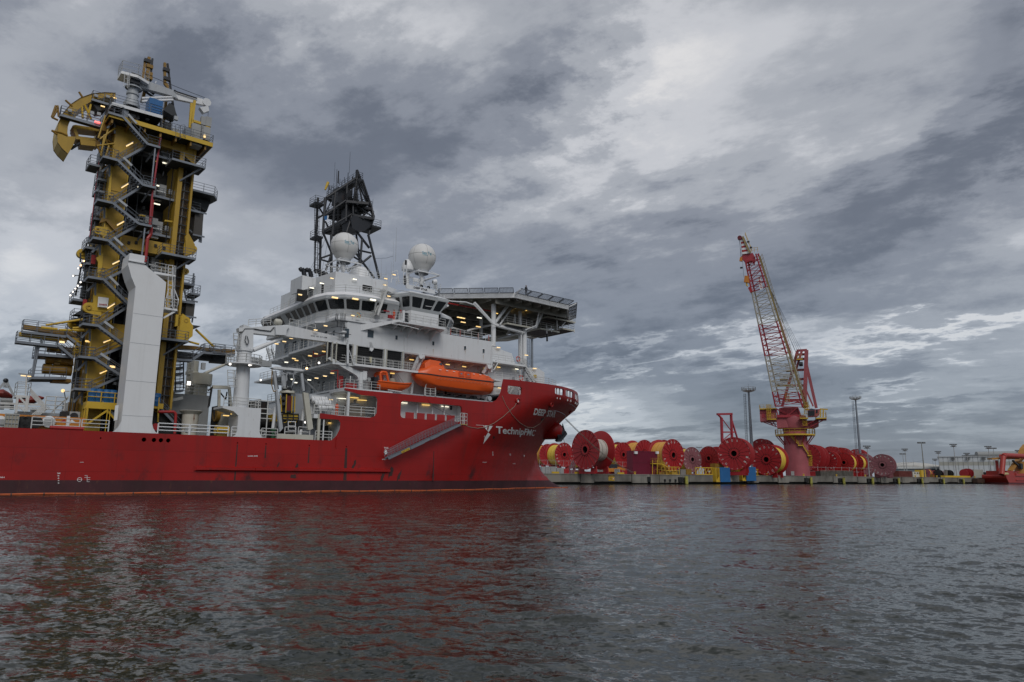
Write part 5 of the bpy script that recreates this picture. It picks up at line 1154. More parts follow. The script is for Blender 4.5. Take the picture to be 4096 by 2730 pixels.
# ---- upper block, funnel casing
UZ0, UZ1 = 27.1, 30.75
p0, p1 = S('5', 545, 1100, 5), S('5', 975, 1165, 5)
wallq(ship, (44.9, 5, UZ0), (53.5, 5, UZ0), (53.5, 5, UZ1+.1), (44.9, 5, UZ1), [(.5, .42, .7, .68)], name='upper_wall', gm=LV, frame=True)
wallq(ship, (44.9, 5, UZ0), (43.6, 14, UZ0), (43.6, 14, UZ1-.1), (44.9, 5, UZ1), [(.3, .1, .38, .7)], name='upper_wall', gm=LV)
box((44.95, 5.1, UZ0), (53.4, 24, UZ1-.02), 'upper_block', WHITE)
build(MB().rail([(44, 14, UZ1), (45.0, 5.1, UZ1), (53.4, 5.1, UZ1)], 1.1, 1.2, .03, 3), 'railing', NETG, ship)
F5 = lambda x, y, v=9: S('5', x, y, v)
fb = F5(238, 1260, 9); ft = F5(222, 1118, 9); fl_b = SZ('5', 168, 1312, fb.z); fx1 = F5(365, 1200, 9).x
build(MB().prism([(fb.x, 9, fb.z), (fx1, 9, fb.z+.9), (fx1, 9, ft.z-.1), (fb.x, 9, ft.z)], (0, max(1.5, fl_b.y-9), 0)), 'funnel_casing', WHITE, ship)
box((fx1, 9.5, 27.1), (44.9, 16, ft.z-.6), 'funnel_block', GREYW)
for (x, y, x1) in ((235, 1075, 265), (290, 1080, 325), (370, 1090, 415), (440, 1110, 470)):
    build(MB().path([F5(x1, y+60, 11), F5(x1-10, y+10, 11), F5(x+5, y-8, 11), F5(x-12, y+2, 11)], .34, 10), 'exhaust_pipe', BLACK, ship, True)
o_ = F5(250, 1310, 9); box((o_.x-.8, 9, o_.z-.8), (o_.x+.8, 9.3, o_.z+.9), 'funnel_opening', LV)
build(MB().rail([F5(120, 1410, 12), F5(235, 1330, 10), F5(350, 1275, 8)], 1.1, 1.2, .03, 3), 'railing', NETG, ship)
# ================================================================= RADOMES
def radome(cx, cy, v, rpx, bx, by, lab):
    c = F5(cx, cy, v); W_ = SHIP.w(c); r = rpx/2.24*(MC.transposed() @ (W_-Vector((0, 0, EYE)))).z/-FOC*.97; zb = F5(bx, by, v).z
    t = thing('radome', lab, 'radome', (c.x, v, zb), SHIP, 'white radomes above the bridge')
    build(MB().lathe((c.x, v, c.z), (0, 0, 1), [(-r*1.02, r*.50), (-r*.93, r*.55), (-r*.82, r*.66)]+[(-r*math.cos(a), r*math.sin(a)) for a in np.linspace(.78, math.pi, 20)], 36), 'dome', mat('radome_white', (.66, .66, .65), .5, dirt=.05), t, True)
    m = MB(); d = Vector((-SHIP.F.x, -SHIP.F.y, 0))
    for k in range(6):
        a = 2*math.pi*k/6+.35; prev = None
        for j in range(14):
            th = .85+(math.pi-.85)*j/13; q = Vector((c.x+r*1.004*math.sin(th)*math.cos(a), v+r*1.004*math.sin(th)*math.sin(a), c.z-r*1.004*math.cos(th)))
            if prev: m.tube(prev, q, .016, 4, caps=False)
            prev = q
    for k in range(36):
        a, b = 2*math.pi*k/36, 2*math.pi*(k+1)/36; m.tube((c.x+r*math.cos(a), v+r*math.sin(a), c.z+.15), (c.x+r*math.cos(b), v+r*math.sin(b), c.z+.15), .018, 4, caps=False)
    build(m, 'panel_seam', mat('seam_grey', (.2, .2, .2), .6), t)
    def ontext(s, x0, x1, y0, y1):
        ee = SHIP.F*0; camloc = Vector((0, -SHIP.D, 0))        # the camera's foot in ship coordinates is u=0, v=-D
        def fn(a, b):
            az_ = math.atan2(-SHIP.D-v, -c.x)+ (x0+(x1-x0)*a)
            zz2 = y0+(y1-y0)*b; rr_ = math.sqrt(max(0, 1-zz2*zz2))*r*1.006
            return Vector((c.x+rr_*math.cos(az_), v+rr_*math.sin(az_), c.z+zz2*r))
        m = MB(); text_fit(m, s, fn, .01); return m
    build(ontext('Sea Tel', .0, .72, -.06, .17), 'lettering', TEAL, t); build(ontext('COBHAM', .06, .42, -.14, -.09), 'lettering', TEAL, t)
    z1 = c.z-r*1.02
    build(MB().lathe((c.x, v, z1-.5), (0, 0, 1), [(0, r*.5), (.5, r*.5)], 20), 'base_ring', GREYW, t)
    m = MB(); s = r*.95; zz3 = z1-.75
    P = [(c.x-s, v-s), (c.x+s, v-s), (c.x+s, v+s), (c.x-s, v+s)]
    for i in range(4): m.beam((*P[i], zz3), (*P[(i+1) % 4], zz3), .14); m.beam((*P[i], zz3), (c.x, v, zz3-.75), .1); m.tube((*P[i], zz3), (c.x+(P[i][0]-c.x)*.5, v+(P[i][1]-v)*.5, z1-.1), .05, 5)
    build(m, 'service_frame', WHITE2, t)
    m = MB().tube((c.x, v, zb), (c.x, v, z1-.4), .3, 10)
    for a in range(6): th = a*math.pi/3; m.tube((c.x+.9*math.cos(th), v+.9*math.sin(th), zb), (c.x+.2*math.cos(th), v+.2*math.sin(th), zb+1.2), .05, 5)
    build(m, 'pedestal', WHITE2, t, True)
radome(622, 865, 6.5, 127, 620, 1095, 'large white radome in front of the black lattice mast')
radome(1318, 965, 4.0, 127, 1300, 1225, 'large white radome above the ship name board')
rs = F5(1190, 1065, 5); sm = thing('radome', 'small white satellite dome left of the radome over the name board', 'radome', (rs.x, 5, rs.z-3), SHIP)
build(MB().lathe(rs, (0, 0, 1), [(-.5, .45), (-.3, .95), (.1, 1.0), (.9, .8), (1.4, .4), (1.55, 0)], 20), 'dome', WHITE2, sm, True); build(MB().tube(rs-Vector((0, 0, 3)), rs-Vector((0, 0, .4)), .3, 10), 'pedestal', WHITE2, sm, True)
rs = F5(760, 1100, 10); b_ = build(MB().lathe((rs.x, 10, UZ1), (0, 0, 1), [(0, 1.8), (.8, 1.9), (2.0, 1.6), (2.9, .9), (3.1, 0)], 24), 'dome_housing', WHITE2, ship, True)
# bits of gear on the monkey island
def pole(k, x0, y0, x1, y1, v, r=.035, m=GREYW, name='antenna'): return build(MB().tube(S(k, x0, y0, v), S(k, x1, y1, v), r, 5, r*.5), name, m, ship)
for a in ((1080, 1000, 1089, 700, 4, .04), (1060, 1170, 1061, 805, 4, .025), (952, 1160, 953, 980, 5, .03), (1040, 1150, 1043, 1005, 5, .03), (995, 1120, 995, 1040, 4, .03), (850, 1090, 850, 980, 5, .03), (905, 1160, 920, 1060, 5, .04), (840, 1130, 840, 1050, 5, .05), (140, 1400, 148, 1250, 10, .03), (137, 1400, 140, 1325, 10, .06), (1385, 1240, 1388, 1190, 0, .08), (1430, 1240, 1428, 1180, 0, .1)): pole('5', *a)
m = MB()
for (a, b) in (((1040, 1190), (1048, 1095)), ((1110, 1190), (1095, 1080)), ((1048, 1095), (1095, 1080)), ((1042, 1150), (1105, 1150)), ((1150, 1210), (1155, 1010)), ((1180, 1215), (1180, 1000)), ((1150, 1100), (1180, 1090)), ((1150, 1160), (1180, 1140))): m.beam(F5(*a, 3), F5(*b, 3), .09)
build(m, 'lamp_mast', WHITE2, ship); 
for (x, y, v) in ((1163, 1150, 2), (1165, 1190, 2), (1172, 1010, 3)): p = F5(x, y, v); build(MB().tube(p-Vector((0, 0, .35)), p+Vector((0, 0, .35)), .16, 8), 'signal_lamp', BLACK, ship, True)
for (x, y, v) in ((1428, 1185, 0),): p = F5(x, y, v); build(MB().lathe(p, (1, -.2, .2), [(-.3, .15), (-.25, .36), (.3, .42), (.3, 0)], 14), 'searchlight', WHITE2, ship, True)
for (x, y) in ((1312, 1222), (1375, 1235)): p = F5(x, y, -.6); build(MB().lathe(p, (-.3, -1, 0), [(-.2, .1), (0, .26), (.05, .2)], 12), 'horn', BLACK, ship, True)
p = F5(1260, 1165, 1); build(MB().box(p-Vector((.45, .1, .25)), p+Vector((.45, .1, .25))), 'radar_box', WHITE2, ship)
spath('5', ((900, 975), (1000, 970), (1060, 952)), .02, 'wire', BLACK, 5, 4)
# ================================================================= BLACK LATTICE MAST
LM = thing('lattice_mast', 'black lattice mast of tubes and platforms behind the bridge radome', 'mast', (50, 12, 30.5), SHIP)
def L(x, y, v): return S('5', x, y, v)
def lt(p, q, v0, v1=None, r=.16, name='strut'): v1 = v0 if v1 is None else v1; return build(MB().tube(L(*p, v0), L(*q, v1), r, 8), name, BLACK, LM, True)
VN, VF = 10.5, 15.5
for p, q, r in (((735, 185), (885, 600), .22), ((885, 600), (840, 760), .2), ((835, 760), (935, 1155), .2), ((735, 185), (722, 560), .24), ((695, 575), (640, 740), .2), ((690, 680), (845, 880), .2), ((720, 920), (890, 1150), .18), ((780, 800), (760, 1060), .18), ((540, 380), (515, 760), .2), ((645, 310), (635, 640), .2), ((450, 430), (430, 740), .2), ((735, 250), (460, 430), .2), ((640, 450), (440, 590), .16), ((700, 570), (430, 730), .16), ((505, 760), (505, 1120), .22), ((430, 740), (500, 910), .17), ((750, 900), (860, 925), .16), ((860, 950), (700, 1080), .18), ((690, 950), (790, 1010), .16), ((770, 990), (650, 1090), .15), ((415, 970), (500, 940), .14), ((415, 985), (500, 1010), .14), ((500, 950), (455, 1080), .16), ((820, 680), (850, 760), .15), ((880, 610), (830, 660), .15), ((750, 310), (880, 600), .13)):
    lt(p, q, VN, None, r)
for p, q, r in (((385, 430), (365, 780), .2), ((365, 780), (355, 1100), .1), ((410, 800), (400, 1100), .2), ((385, 495), (470, 440), .15), ((370, 620), (540, 520), .15), ((390, 510), (440, 590), .14), ((380, 800), (410, 850), .14), ((450, 640), (480, 700), .14), ((745, 280), (800, 560), .15), ((690, 330), (680, 560), .15), ((590, 370), (590, 700), .14), ((800, 560), (760, 700), .15), ((720, 700), (760, 1000), .17), ((560, 760), (560, 1100), .16)):
    lt(p, q, VF, None, r)
def lplat(p, q, v0=VN-.5, v1=VF, closed=True):
    a, b = L(*p, v0), L(*q, v0); z = (a.z+b.z)/2
    platform(LM, [(a.x, v0, z), (b.x, v0, z), (b.x, v1, z), (a.x, v1, z)], t=.25, mats=(BLACK, BLACK), name='mast_platform', closed=closed)
def mplat(A, B, C, v=10.2, rail=True):
    z = L(*B, v).z; a, b, c = [SZ('5', *q, z) for q in (A, B, C)]
    b = Vector((b.x, v, z)); d = a+(c-b); platform(LM, [a, b, c, d], t=.35, mats=(BLACK, BLACK), name='mast_platform')
    build(MB().beam(a.lerp(b, .5)-Vector((0, 0, .4)), d.lerp(c, .5)-Vector((0, 0, .4)), .3).beam(a-Vector((0, 0, .4)), c-Vector((0, 0, .4)), .2).beam(b-Vector((0, 0, .4)), d-Vector((0, 0, .4)), .2), 'platform_truss', BLACK, LM, kind='stuff'); return a, b, c, d
q1 = mplat((885, 608), (700, 575), (430, 735)); q2 = mplat((868, 522), (700, 478), (440, 592)); q3 = mplat((785, 268), (735, 252), (462, 430)); q4 = mplat((840, 470), (640, 452), (445, 585))
for k in range(4):
    build(MB().tube(q1[k]-Vector((0, 0, .3)), q2[k], .17, 8), 'mast_leg', BLACK, LM, True); build(MB().tube(q2[k], q3[k], .15, 8), 'mast_leg', BLACK, LM, True)
    build(MB().tube(q1[k], q2[(k+1) % 4], .11, 6), 'brace', BLACK, LM); build(MB().tube(q2[k], q3[(k+1) % 4], .1, 6), 'brace', BLACK, LM)
lplat((870, 680), (950, 690), 9.6, 13); lplat((360, 480), (440, 470), 14, 16); lplat((365, 775), (430, 770), 14, 16)
build(MB().prism([L(*q, 10) for q in ((680, 620), (700, 590), (885, 610), (865, 690), (800, 720), (745, 730), (690, 700))], (0, 3, 0)), 'tapered_platform', BLACK, LM)
build(MB().box(L(560, 470, 11), L(640, 400, 13)), 'mast_housing', BLACK, LM); build(MB().box(L(645, 640, 11), L(700, 480, 13)), 'mast_housing', BLACK, LM)
build(MB().ladder(L(365, 1090, 9.8), L(370, 455, 14), .55), 'caged_ladder', BLACK, LM); build(MB().ladder(L(545, 760, 10), L(545, 540, 10), .5), 'caged_ladder', BLACK, LM); build(MB().ladder(L(720, 470, 10), L(722, 260, 10), .5), 'caged_ladder', BLACK, LM)
for (x, y0, y1, r, v) in ((665, 210, 18, .03, 11), (530, 290, 112, .025, 12), (548, 340, 175, .05, 11), (565, 300, 190, .14, 11.5), (652, 290, 205, .08, 11), (735, 250, 180, .2, 10.3), (620, 300, 245, .06, 11), (600, 330, 270, .05, 11), (505, 390, 330, .06, 11), (525, 360, 300, .05, 11), (475, 420, 300, .07, 11), (695, 270, 240, .15, 11), (490, 360, 318, .1, 11), (580, 320, 260, .05, 12), (875, 510, 440, .03, 12), (768, 245, 235, .1, 11), (510, 340, 320, .09, 11)):
    build(MB().tube(L(x, y0, v), L(x+(y0-y1)*.045, y1, v), r, 6, r*.7), 'antenna', BLACK, LM)
wsk = L(465, 320, 10.6); ws = thing('windsock', 'yellow windsock hanging from the black lattice mast', 'windsock', wsk, SHIP)
build(MB().lathe(L(476, 292, 10.6), L(455, 345, 10.6)-L(476, 292, 10.6), [(0, .22), (.8, .2), (1.4, .12)], 12), 'sock', YEL2, ws, True)
fl_ = thing('flag', 'small blue and white flag flying on the black mast', 'flag', L(460, 610, 10), SHIP)
build(MB().add([L(*q, 10) for q in ((440, 598), (470, 588), (468, 625), (445, 632))], [(0, 1, 2, 3)]), 'blue_half', BLUE, fl_); build(MB().add([L(*q, 9.98) for q in ((470, 588), (482, 590), (474, 628), (466, 628))], [(0, 1, 2, 3)]), 'white_half', WHITE2, fl_)
for pts in (((435, 850), (315, 1070)), ((450, 800), (330, 1080)), ((465, 860), (420, 1090))): build(MB().tube(L(*pts[0], 10), L(*pts[1], 10), .02, 4), 'stay_wire', BLACK, LM)
# ================================================================= HELIDECK
HC = Vector((80.6, 15.0, 0)); HZ = 31.75
oc = [HC+Vector((15.05/math.cos(math.pi/8)*math.cos(R(22.5+45*k)), 15.05/math.cos(math.pi/8)*math.sin(R(22.5+45*k)), 0)) for k in range(8)]
hel = build(MB().prism([(q.x, q.y, HZ-.5) for q in oc], (0, 0, .5)), 'helideck', mat('helideck_underside', (.15, .15, .135), .6, dirt=.15, streak=.2), ship, label='eight-sided helideck on white legs over the bow')
m = MB()
for i in range(8): m.beam((oc[i].x, oc[i].y, HZ-.4), (oc[(i+1) % 8].x, oc[(i+1) % 8].y, HZ-.4), .3, .85)
build(m, 'edge_girder', WHITE2, hel)
def chord(c, axis):                                        # extent of the octagon at offset c from the centre
    h = 15.05; return h if abs(c) < 6.2 else h-(abs(c)-6.2)
for k in range(-6, 7):
    c = k*2.2; e = chord(c, 0)-.4; build(MB().beam((HC.x+c, 15-e, HZ-.85), (HC.x+c, 15+e, HZ-.85), .16, .7), 'deck_girder', mat('girder_brown_grey', (.24, .235, .205), .6, dirt=.2), hel)
for k in range(-3, 4):
    c = k*4.2; e = chord(c, 0)-.4; build(MB().beam((HC.x-e, 15+c, HZ-1.1), (HC.x+e, 15+c, HZ-1.1), .24, 1.1), 'main_girder', MATS['girder_brown_grey'], hel)
NETM = mat('safety_net', (.045, .05, .06), .6)
for i in range(8):
    a, b = oc[i], oc[(i+1) % 8]; n = 5; o_ = Vector(((a+b)/2-HC)).normalized()
    for k in range(n):
        p, q = a.lerp(b, (k+.05)/n), a.lerp(b, (k+.95)/n); m = MB(); up = Vector((0, 0, .45)); nz_ = Vector((0, 0, HZ))
        P0, P1, P2, P3 = p+nz_+o_*.15, q+nz_+o_*.15, q+nz_+o_*1.6+up, p+nz_+o_*1.6+up
        for s, t_, (x0, x1, y0, y1) in ((10, 0, (P0, P1, P3, P2)), (6, 0, (P0, P3, P1, P2))):
            for j in range(s+1): m.tube(x0.lerp(x1, j/s), y0.lerp(y1, j/s), .022, 3, caps=False)
        for x0, x1 in ((P0, P1), (P1, P2), (P2, P3), (P3, P0)): m.beam(x0, x1, .09)
        build(m, 'safety_net', NETM, hel)
    build(MB().beam(a+nz_-up, a+nz_+o_*1.5+up*.7, .16), 'net_arm', WHITE2, hel)
def hleg(u, v, z0, z1, r): return build(MB().tube((u, v, z0), (u, v, z1), r, 14), 'support_leg', WHITE2, hel, True)
hleg(73.3, 4, 23.2, HZ-1.4, .42); hleg(80.2, 4, 17.2, 27.2, .42); hleg(73.3, 25, 23.2, HZ-1.4, .42); hleg(80.2, 25, 17.2, 27.2, .42); hleg(79.9, 4.8, 18, HZ-1.4, .3)
hleg(65.5, 12, 23.2, HZ-1.4, .35); hleg(77, 12, 22, HZ-1.4, .3)
def hs_(k, p, q, v0, v1=None, r=.22, name='support_strut', m=WHITE2): v1 = v0 if v1 is None else v1; return build(MB().tube(S(k, *p, v0), S(k, *q, v1), r, 10), name, m, hel, True)
hs_('a', (1350, 465), (1170, 265), 4, 4, .27); hs_('a', (1360, 460), (1525, 235), 4, 4, .25); hs_('a', (1355, 468), (1640, 548), 4, 4, .3); hs_('a', (1640, 535), (1745, 490), 4, 4, .25); hs_('a', (1745, 500), (1830, 320), 4, 4, .25); hs_('a', (1410, 470), (1560, 260), 3.5, 6, .14)
for (p, q) in (((1110, 525), (1350, 465)), ((960, 500), (1130, 545)), ((1350, 470), (1110, 520)), ((1640, 540), (1400, 600)), ((920, 290), (860, 330)), ((1480, 560), (1500, 520))): hs_('a', p, q, 6, 14, .18)
spath('a', ((880, 190), (895, 235), (960, 250), (1090, 258), (1170, 285), (1345, 465), (1400, 485), (1640, 545)), .1, 'drain_pipe', WHITE2, 3.2); spath('a', ((1560, 200), (1570, 240), (1595, 245)), .09, 'drain_pipe', WHITE2, 1)
spath('a', ((1925, 285), (1930, 325), (1830, 325), (1780, 350), (1750, 480), (1650, 520)), .13, 'drain_pipe', WHITE2, 3); spath('a', ((860, 255), (1340, 345), (1360, 340)), .11, 'fire_main', RED, 7)
spath('a', ((1615, 830), (1612, 560), (1640, 540)), .12, 'drain_pipe', WHITE2, 3.6)
def hplat(pts, v0, v1, z=None):
    P = [S('a', *q, v0) for q in pts]; z = z or P[0].z
    return platform(hel, [(p.x, v0, z) for p in P]+[(p.x, v1, z) for p in reversed(P)], mats=(CREAM, NETG), name='access_platform', grate=True)
hplat(((1480, 450), (1720, 480)), 3, 6); hplat(((1860, 430), (2120, 430)), 4.5, 9, 30.4); hplat(((1790, 500), (1970, 510)), 5, 10); hplat(((2000, 500), (2110, 505)), 5, 14)
for (a, b) in (((1550, 370), (1555, 460)), ((1945, 360), (1950, 520)), ((1850, 480), (1855, 620)), ((1895, 480), (1897, 540)), ((1980, 500), (2030, 440)), ((2110, 510), (2112, 545))): hs_('a', a, b, 5, 5, .1)
for q in (((1370, 575), (1610, 560), (1610, 600), (1440, 605), (1370, 590)),): build(MB().prism([S('a', *w, 14) for w in q], (0, 4, 0)), 'cross_girder', CREAM, hel)
p = S('a', 1855, 590, 5); build(MB().tube(p-Vector((0, 0, .7)), p+Vector((0, 0, .7)), .16, 8), 'hanging_lamp', BLACK, hel, True)
build(MB().rail([(61.5, 2.6, 30.3), (61.5, 5.6, 30.3)], 1.1, 1, .03, 3), 'railing', NETG, ship)
# stairs and landings aft of the helideck
for k, (x, y) in enumerate(((1540, 312), (1645, 332), (1372, 362), (1885, 370), (1218, 405), (1060, 408), (1065, 447), (1208, 489), (1030, 402))):
    p = S('a', x, y, 6); build(MB().box(p-Vector((.45, .1, .06)), p+Vector((.45, .1, .06))), 'tube_lamp', L_W if k == 4 else L_Y, ship)
# ================================================================= LAMPS along the deckhouse
def lampset(k, pts, v, w=.24, mt_=L_Y):
    for (x, y) in pts:
        p = S(k, x, y, v); lo = build(MB().box(p-Vector((w, .06, .055)), p+Vector((w, .06, .055))), 'bulkhead_lamp', mt_, ship); build(MB().box(p+Vector((-w*1.5, -.02, .06)), p+Vector((w*1.5, .1, .12))), 'lamp_bracket', GREY, lo)
lampset('g', ((540, 962), (410, 1022), (265, 1065), (1155, 1210), (1008, 1252), (893, 1292), (590, 1342), (640, 1378)), 5); lampset('g', ((448, 1412),), 8, .24, L_W)
lampset('g', ((1188, 727), (1000, 806), (1700, 532)), 0.5); lampset('g', ((710, 145),), 9)
lampset('h', ((1250, 28), (1120, 68), (1018, 102), (745, 150)), 4); lampset('h', ((1395, 397), (1270, 447), (1127, 482)), 1.8); lampset('h', ((1005, 512), (722, 502), (770, 557)), 5, .24, L_W); lampset('h', ((1373, 845), (1360, 1242)), 3)
lampset('a', ((580, 800), (920, 845), (1075, 865), (1260, 874), (398, 929), (1398, 685), (1398, 870), (1660, 757), (1740, 882), (1408, 1066)), 2.6, .35); lampset('a', ((1570, 888),), 2.6, .35, L_W)
lampset('5', ((510, 1152),), 4.6); lampset('5', ((420, 1197), (330, 1238), (715, 1160)), 4.6, .3, L_W); lampset('5', ((985, 1212), (1020, 1312), (225, 1298), (1068, 1120), (993, 1155)), .6)
for k, x, y, v, mt_ in (('h', 1170, 222, .3, L_F), ('h', 962, 315, 2, L_O), ('h', 182, 513, 18, L_F), ('4', 158, 800, .3, L_F), ('4', 332, 808, .3, L_F), ('h', 940, 1228, 2.5, L_F), ('h', 12, 255, .3, L_F), ('4', 832, 1322, 2, L_F)):
    p = S(k, x, y, v); lo = build(MB().lathe(p, (-.5, -.8, -.3), [(0, .001), (0, .2), (-.3, .12), (-.3, .001)], 12), 'floodlight', GREY, ship); build(MB().lathe(p, (-.5, -.8, -.3), [(.02, .001), (.02, .13), (.01, .14)], 12), 'lens', mt_, lo)
for k, x0, x1, y, v, mt_ in (('h', 1468, 1625, 820, 3.8, L_W), ('h', 1690, 1840, 808, 3.8, L_Y), ('h', 1825, 1978, 850, 3.8, L_Y), ('a', 485, 540, 1204, 1.7, L_W), ('a', 680, 752, 1224, 1.7, L_Y), ('a', 860, 882, 1236, 1.7, L_W), ('a', 893, 930, 1240, 1.7, L_W)):
    p, q = S(k, x0, y, v), S(k, x1, y+ (10 if k == 'h' else 4), v); build(MB().beam(p, q, .08, .1), 'tube_lamp', mt_, ship)
# contents of the long opening: red panels, posts
for x0, x1 in ((522, 600), (632, 702), (725, 798), (820, 892), (912, 985)):
    p, q = S('a', x0, 1380, .9), S('a', x1, 1380, .9); build(MB().box((p.x, .9, 9.95), (q.x, 1.0, 11.0)), 'red_panel', RED, ship)
for x in (632, 775, 887): p = S('a', x, 1250, 1.2); build(MB().beam((p.x, 1.2, 9.9), (p.x, 1.2, 12.6), .14), 'corridor_post', WHITE2, ship)
build(MB().lathe(S('a', 1034, 1243, 1.6), (0, -1, 0), [(0, .24), (.08, .24), (.08, .17)], 16), 'clock_ring', INK, ship)
p = S('a', 952, 1240, 1.7); build(MB().box(p-Vector((.15, .05, .5)), p+Vector((.15, .05, .1))), 'wall_box', BLACK, ship)
# mid opening contents
build(MB().beam((45.35, .25, 9.8), (45.35, .25, 13.3), .3), 'corner_post', WHITE, ship); build(MB().beam((41.3, .2, 6.5), (41.3, .2, 9.8), .32), 'corner_post', CREAM, ship); build(MB().tube((42.0, .2, 6.5), (42.0, .2, 9.2), .09, 8), 'drain_pipe', WHITE2, ship)
box((46.2, 1.4, 9.9), (48.6, 3, 11.5), 'winch_crate', mat('weathered_crate', (.16, .135, .11), .7, dirt=.3)); build(MB().lathe((47.4, 2.2, 11.5), (0, 0, 1), [(0, .9), (.3, .5), (.35, .15), (.6, .15), (.65, .35), (.8, 0)], 14), 'vent_cap', GREY, ship)
pp = person('person in orange coverall under the white deck corner, above the life rafts walkway', (44.6, 1.9, 9.95), SHIP, yaw=R(150))
box((42.3, 2.6, 6.5), (43.9, 3.2, 8.6), 'dark_machinery', MESH)
# ================================================================= BOATS AND DAVITS
lifeb = thing('lifeboat', 'large enclosed orange lifeboat hanging in its davits below the white wall', 'lifeboat', (63.5, 1.2, 14.6), SHIP)
def loft(secs, n, m=None):                                 # secs: lists of n points
    m = m or MB(); o = [q for s in secs for q in s]; m.add(o, [(i*n+j, i*n+(j+1) % n, (i+1)*n+(j+1) % n, (i+1)*n+j) for i in range(len(secs)-1) for j in range(n)])
    m.add(secs[0], [tuple(range(n-1, -1, -1))]); m.add(secs[-1], [tuple(range(n))]); return m
def bsec(u, hw, zk, zg, vc, flat=.55):                      # lower hull section from keel to gunwale
    return [Vector((u, vc+hw*s*f, zk+(zg-zk)*t)) for s, f, t in ((-1, 1, 1), (-1, .97, .6), (-1, .8, .25), (-1, .35, .05), (1, 0.0, 0), (1, .35, .05), (1, .8, .25), (1, .97, .6), (1, 1, 1))]
def slp(u): return -.045*(u-63.5)                          # she hangs very slightly bow-down
vc = 1.0
prof = [(55.9, .5, 16.3, 16.7), (56.3, 1.0, 15.7, 16.65), (57.4, 1.5, 15.0, 16.6), (59.5, 1.7, 14.62, 16.5), (63, 1.75, 14.5, 16.5), (66.5, 1.72, 14.45, 16.5), (69, 1.5, 14.55, 16.55), (70.2, 1.05, 14.8, 16.6), (70.7, .4, 15.2, 16.7)]
build(loft([bsec(u, h, zk, zg, vc) for u, h, zk, zg in prof], 9), 'lower_hull', ORANGE, lifeb, True)
def csec(u, hw, z0, z1, vc): return [Vector((u, vc+hw*a, z0+(z1-z0)*b)) for a, b in ((-1, 0), (-.97, .35), (-.86, .7), (-.6, .93), (0, 1), (.6, .93), (.86, .7), (.97, .35), (1, 0))]
can = [(55.95, .5, 16.7, 16.9), (57.2, 1.42, 16.62, 17.5), (58.3, 1.55, 16.58, 18.3), (59.6, 1.62, 16.55, 18.25), (60.6, 1.66, 16.55, 17.95), (61.1, 1.68, 16.55, 17.82), (66.5, 1.66, 16.55, 17.78), (69.2, 1.4, 16.6, 17.6), (70.2, .95, 16.65, 17.2), (70.6, .4, 16.7, 16.9)]
cb_ = build(loft([csec(*c, vc) for c in can], 9), 'canopy', ORANGE, lifeb, True)
twr = [[Vector((u, vc+h*s, z)) for s, z in ((-1, z0), (-.85, z1), (.85, z1), (1, z0))] for u, h, z0, z1 in ((57.3, 1.0, 17.2, 18.2), (58.1, 1.15, 17.6, 18.85), (59.9, 1.2, 17.6, 18.75), (60.6, 1.2, 17.5, 18.1))]
build(loft(twr, 4), 'conning_tower', ORANGE, lifeb)
p = [Vector((59.7, -.12, 18.25)), Vector((60.25, -.14, 18.2)), Vector((60.15, .0, 18.55)), Vector((59.8, .0, 18.6))]; build(MB().prism(p, (0, -.03, 0)), 'tower_window', GLASSB, lifeb)
m = MB(); pr = [(u, vc-h*1.015, zg-.02) for u, h, zk, zg in prof]
for a, b in zip(pr, pr[1:]): m.beam(a, b, .1, .14)
build(m, 'rubbing_strake', BLACK, lifeb)
for u in (62.0+.9, 64.2): d_ = build(MB().box((u, vc-1.72, 16.75), (u+1.0, vc-1.66, 17.6)), 'side_door', mat('orange_door', (.70, .09, .02), .4), lifeb); build(MB().box((u+.3, vc-1.74, 17.1), (u+.6, vc-1.72, 17.25)), 'door_label', TEAL, d_)
m = MB()
for k in range(16):
    u = 58.6+k*.62; z = 16.2
    for j in range(4): m.tube((u+.155*j, vc-1.80, z-.28*math.sin(math.pi*j/4)), (u+.155*(j+1), vc-1.80, z-.28*math.sin(math.pi*(j+1)/4)), .015, 3)
build(m, 'grab_rope', ROPE, lifeb)
for k in range(8): build(MB().box((59.3+k*1.25, vc-1.70, 17.35), (59.7+k*1.25, vc-1.655, 17.42)), 'reflective_tape', MARK, lifeb)
m = MB(); text_fit(m, 'LIFEBOAT', bil((60.2, vc-1.72, 17.5), (61.6, vc-1.72, 17.5), (61.6, vc-1.70, 17.62), (60.2, vc-1.70, 17.62))); text_fit(m, 'DEEP STAR', bil((68.2, vc-1.66, 17.1), (69.1, vc-1.62, 17.1), (69.1, vc-1.6, 17.22), (68.2, vc-1.64, 17.22))); build(m, 'lettering', INK, lifeb)
m = MB(); m.path([Vector((61.2+k*.8, vc-.6, 17.92-.01*k)) for k in range(11)], .03, 4); build(m, 'roof_rail', BLACK, lifeb)
def davit(x, y, x2, y2, side, lab):
    t = thing('davit', lab, 'davit', (S('a', x, y, 2).x, 2, 13.6), SHIP); c = S('a', x, y, .9); b = S('a', x2, y2, 1.6)
    for dx in (-.3, .3):
        build(MB().beam(c+Vector((dx, 0, 0)), b+Vector((dx, 0, 0)), .16, .5), 'davit_arm', WHITE, t)
    build(MB().lathe(c+Vector((-.45, 0, 0)), (1, 0, 0), [(0, 0), (0, .42), (.15, .42), (.15, .32), (.75, .32), (.75, .42), (.9, .42), (.9, 0)], 18), 'sheave', WHITE, t, True)
    build(MB().lathe(c+Vector((-.2, -.45, 0)), (0, 1, 0), [(0, 0), (0, .34), (.1, .34), (.1, .0)], 18), 'sheave_cover', WHITE2, t)
    build(MB().tube(c, (c.x+.3*side, .9, 17.9), .03, 5), 'fall_wire', BLACK, t); build(MB().tube(b, (b.x, 2.4, 13.6), .18, 8), 'davit_post', WHITE, t)
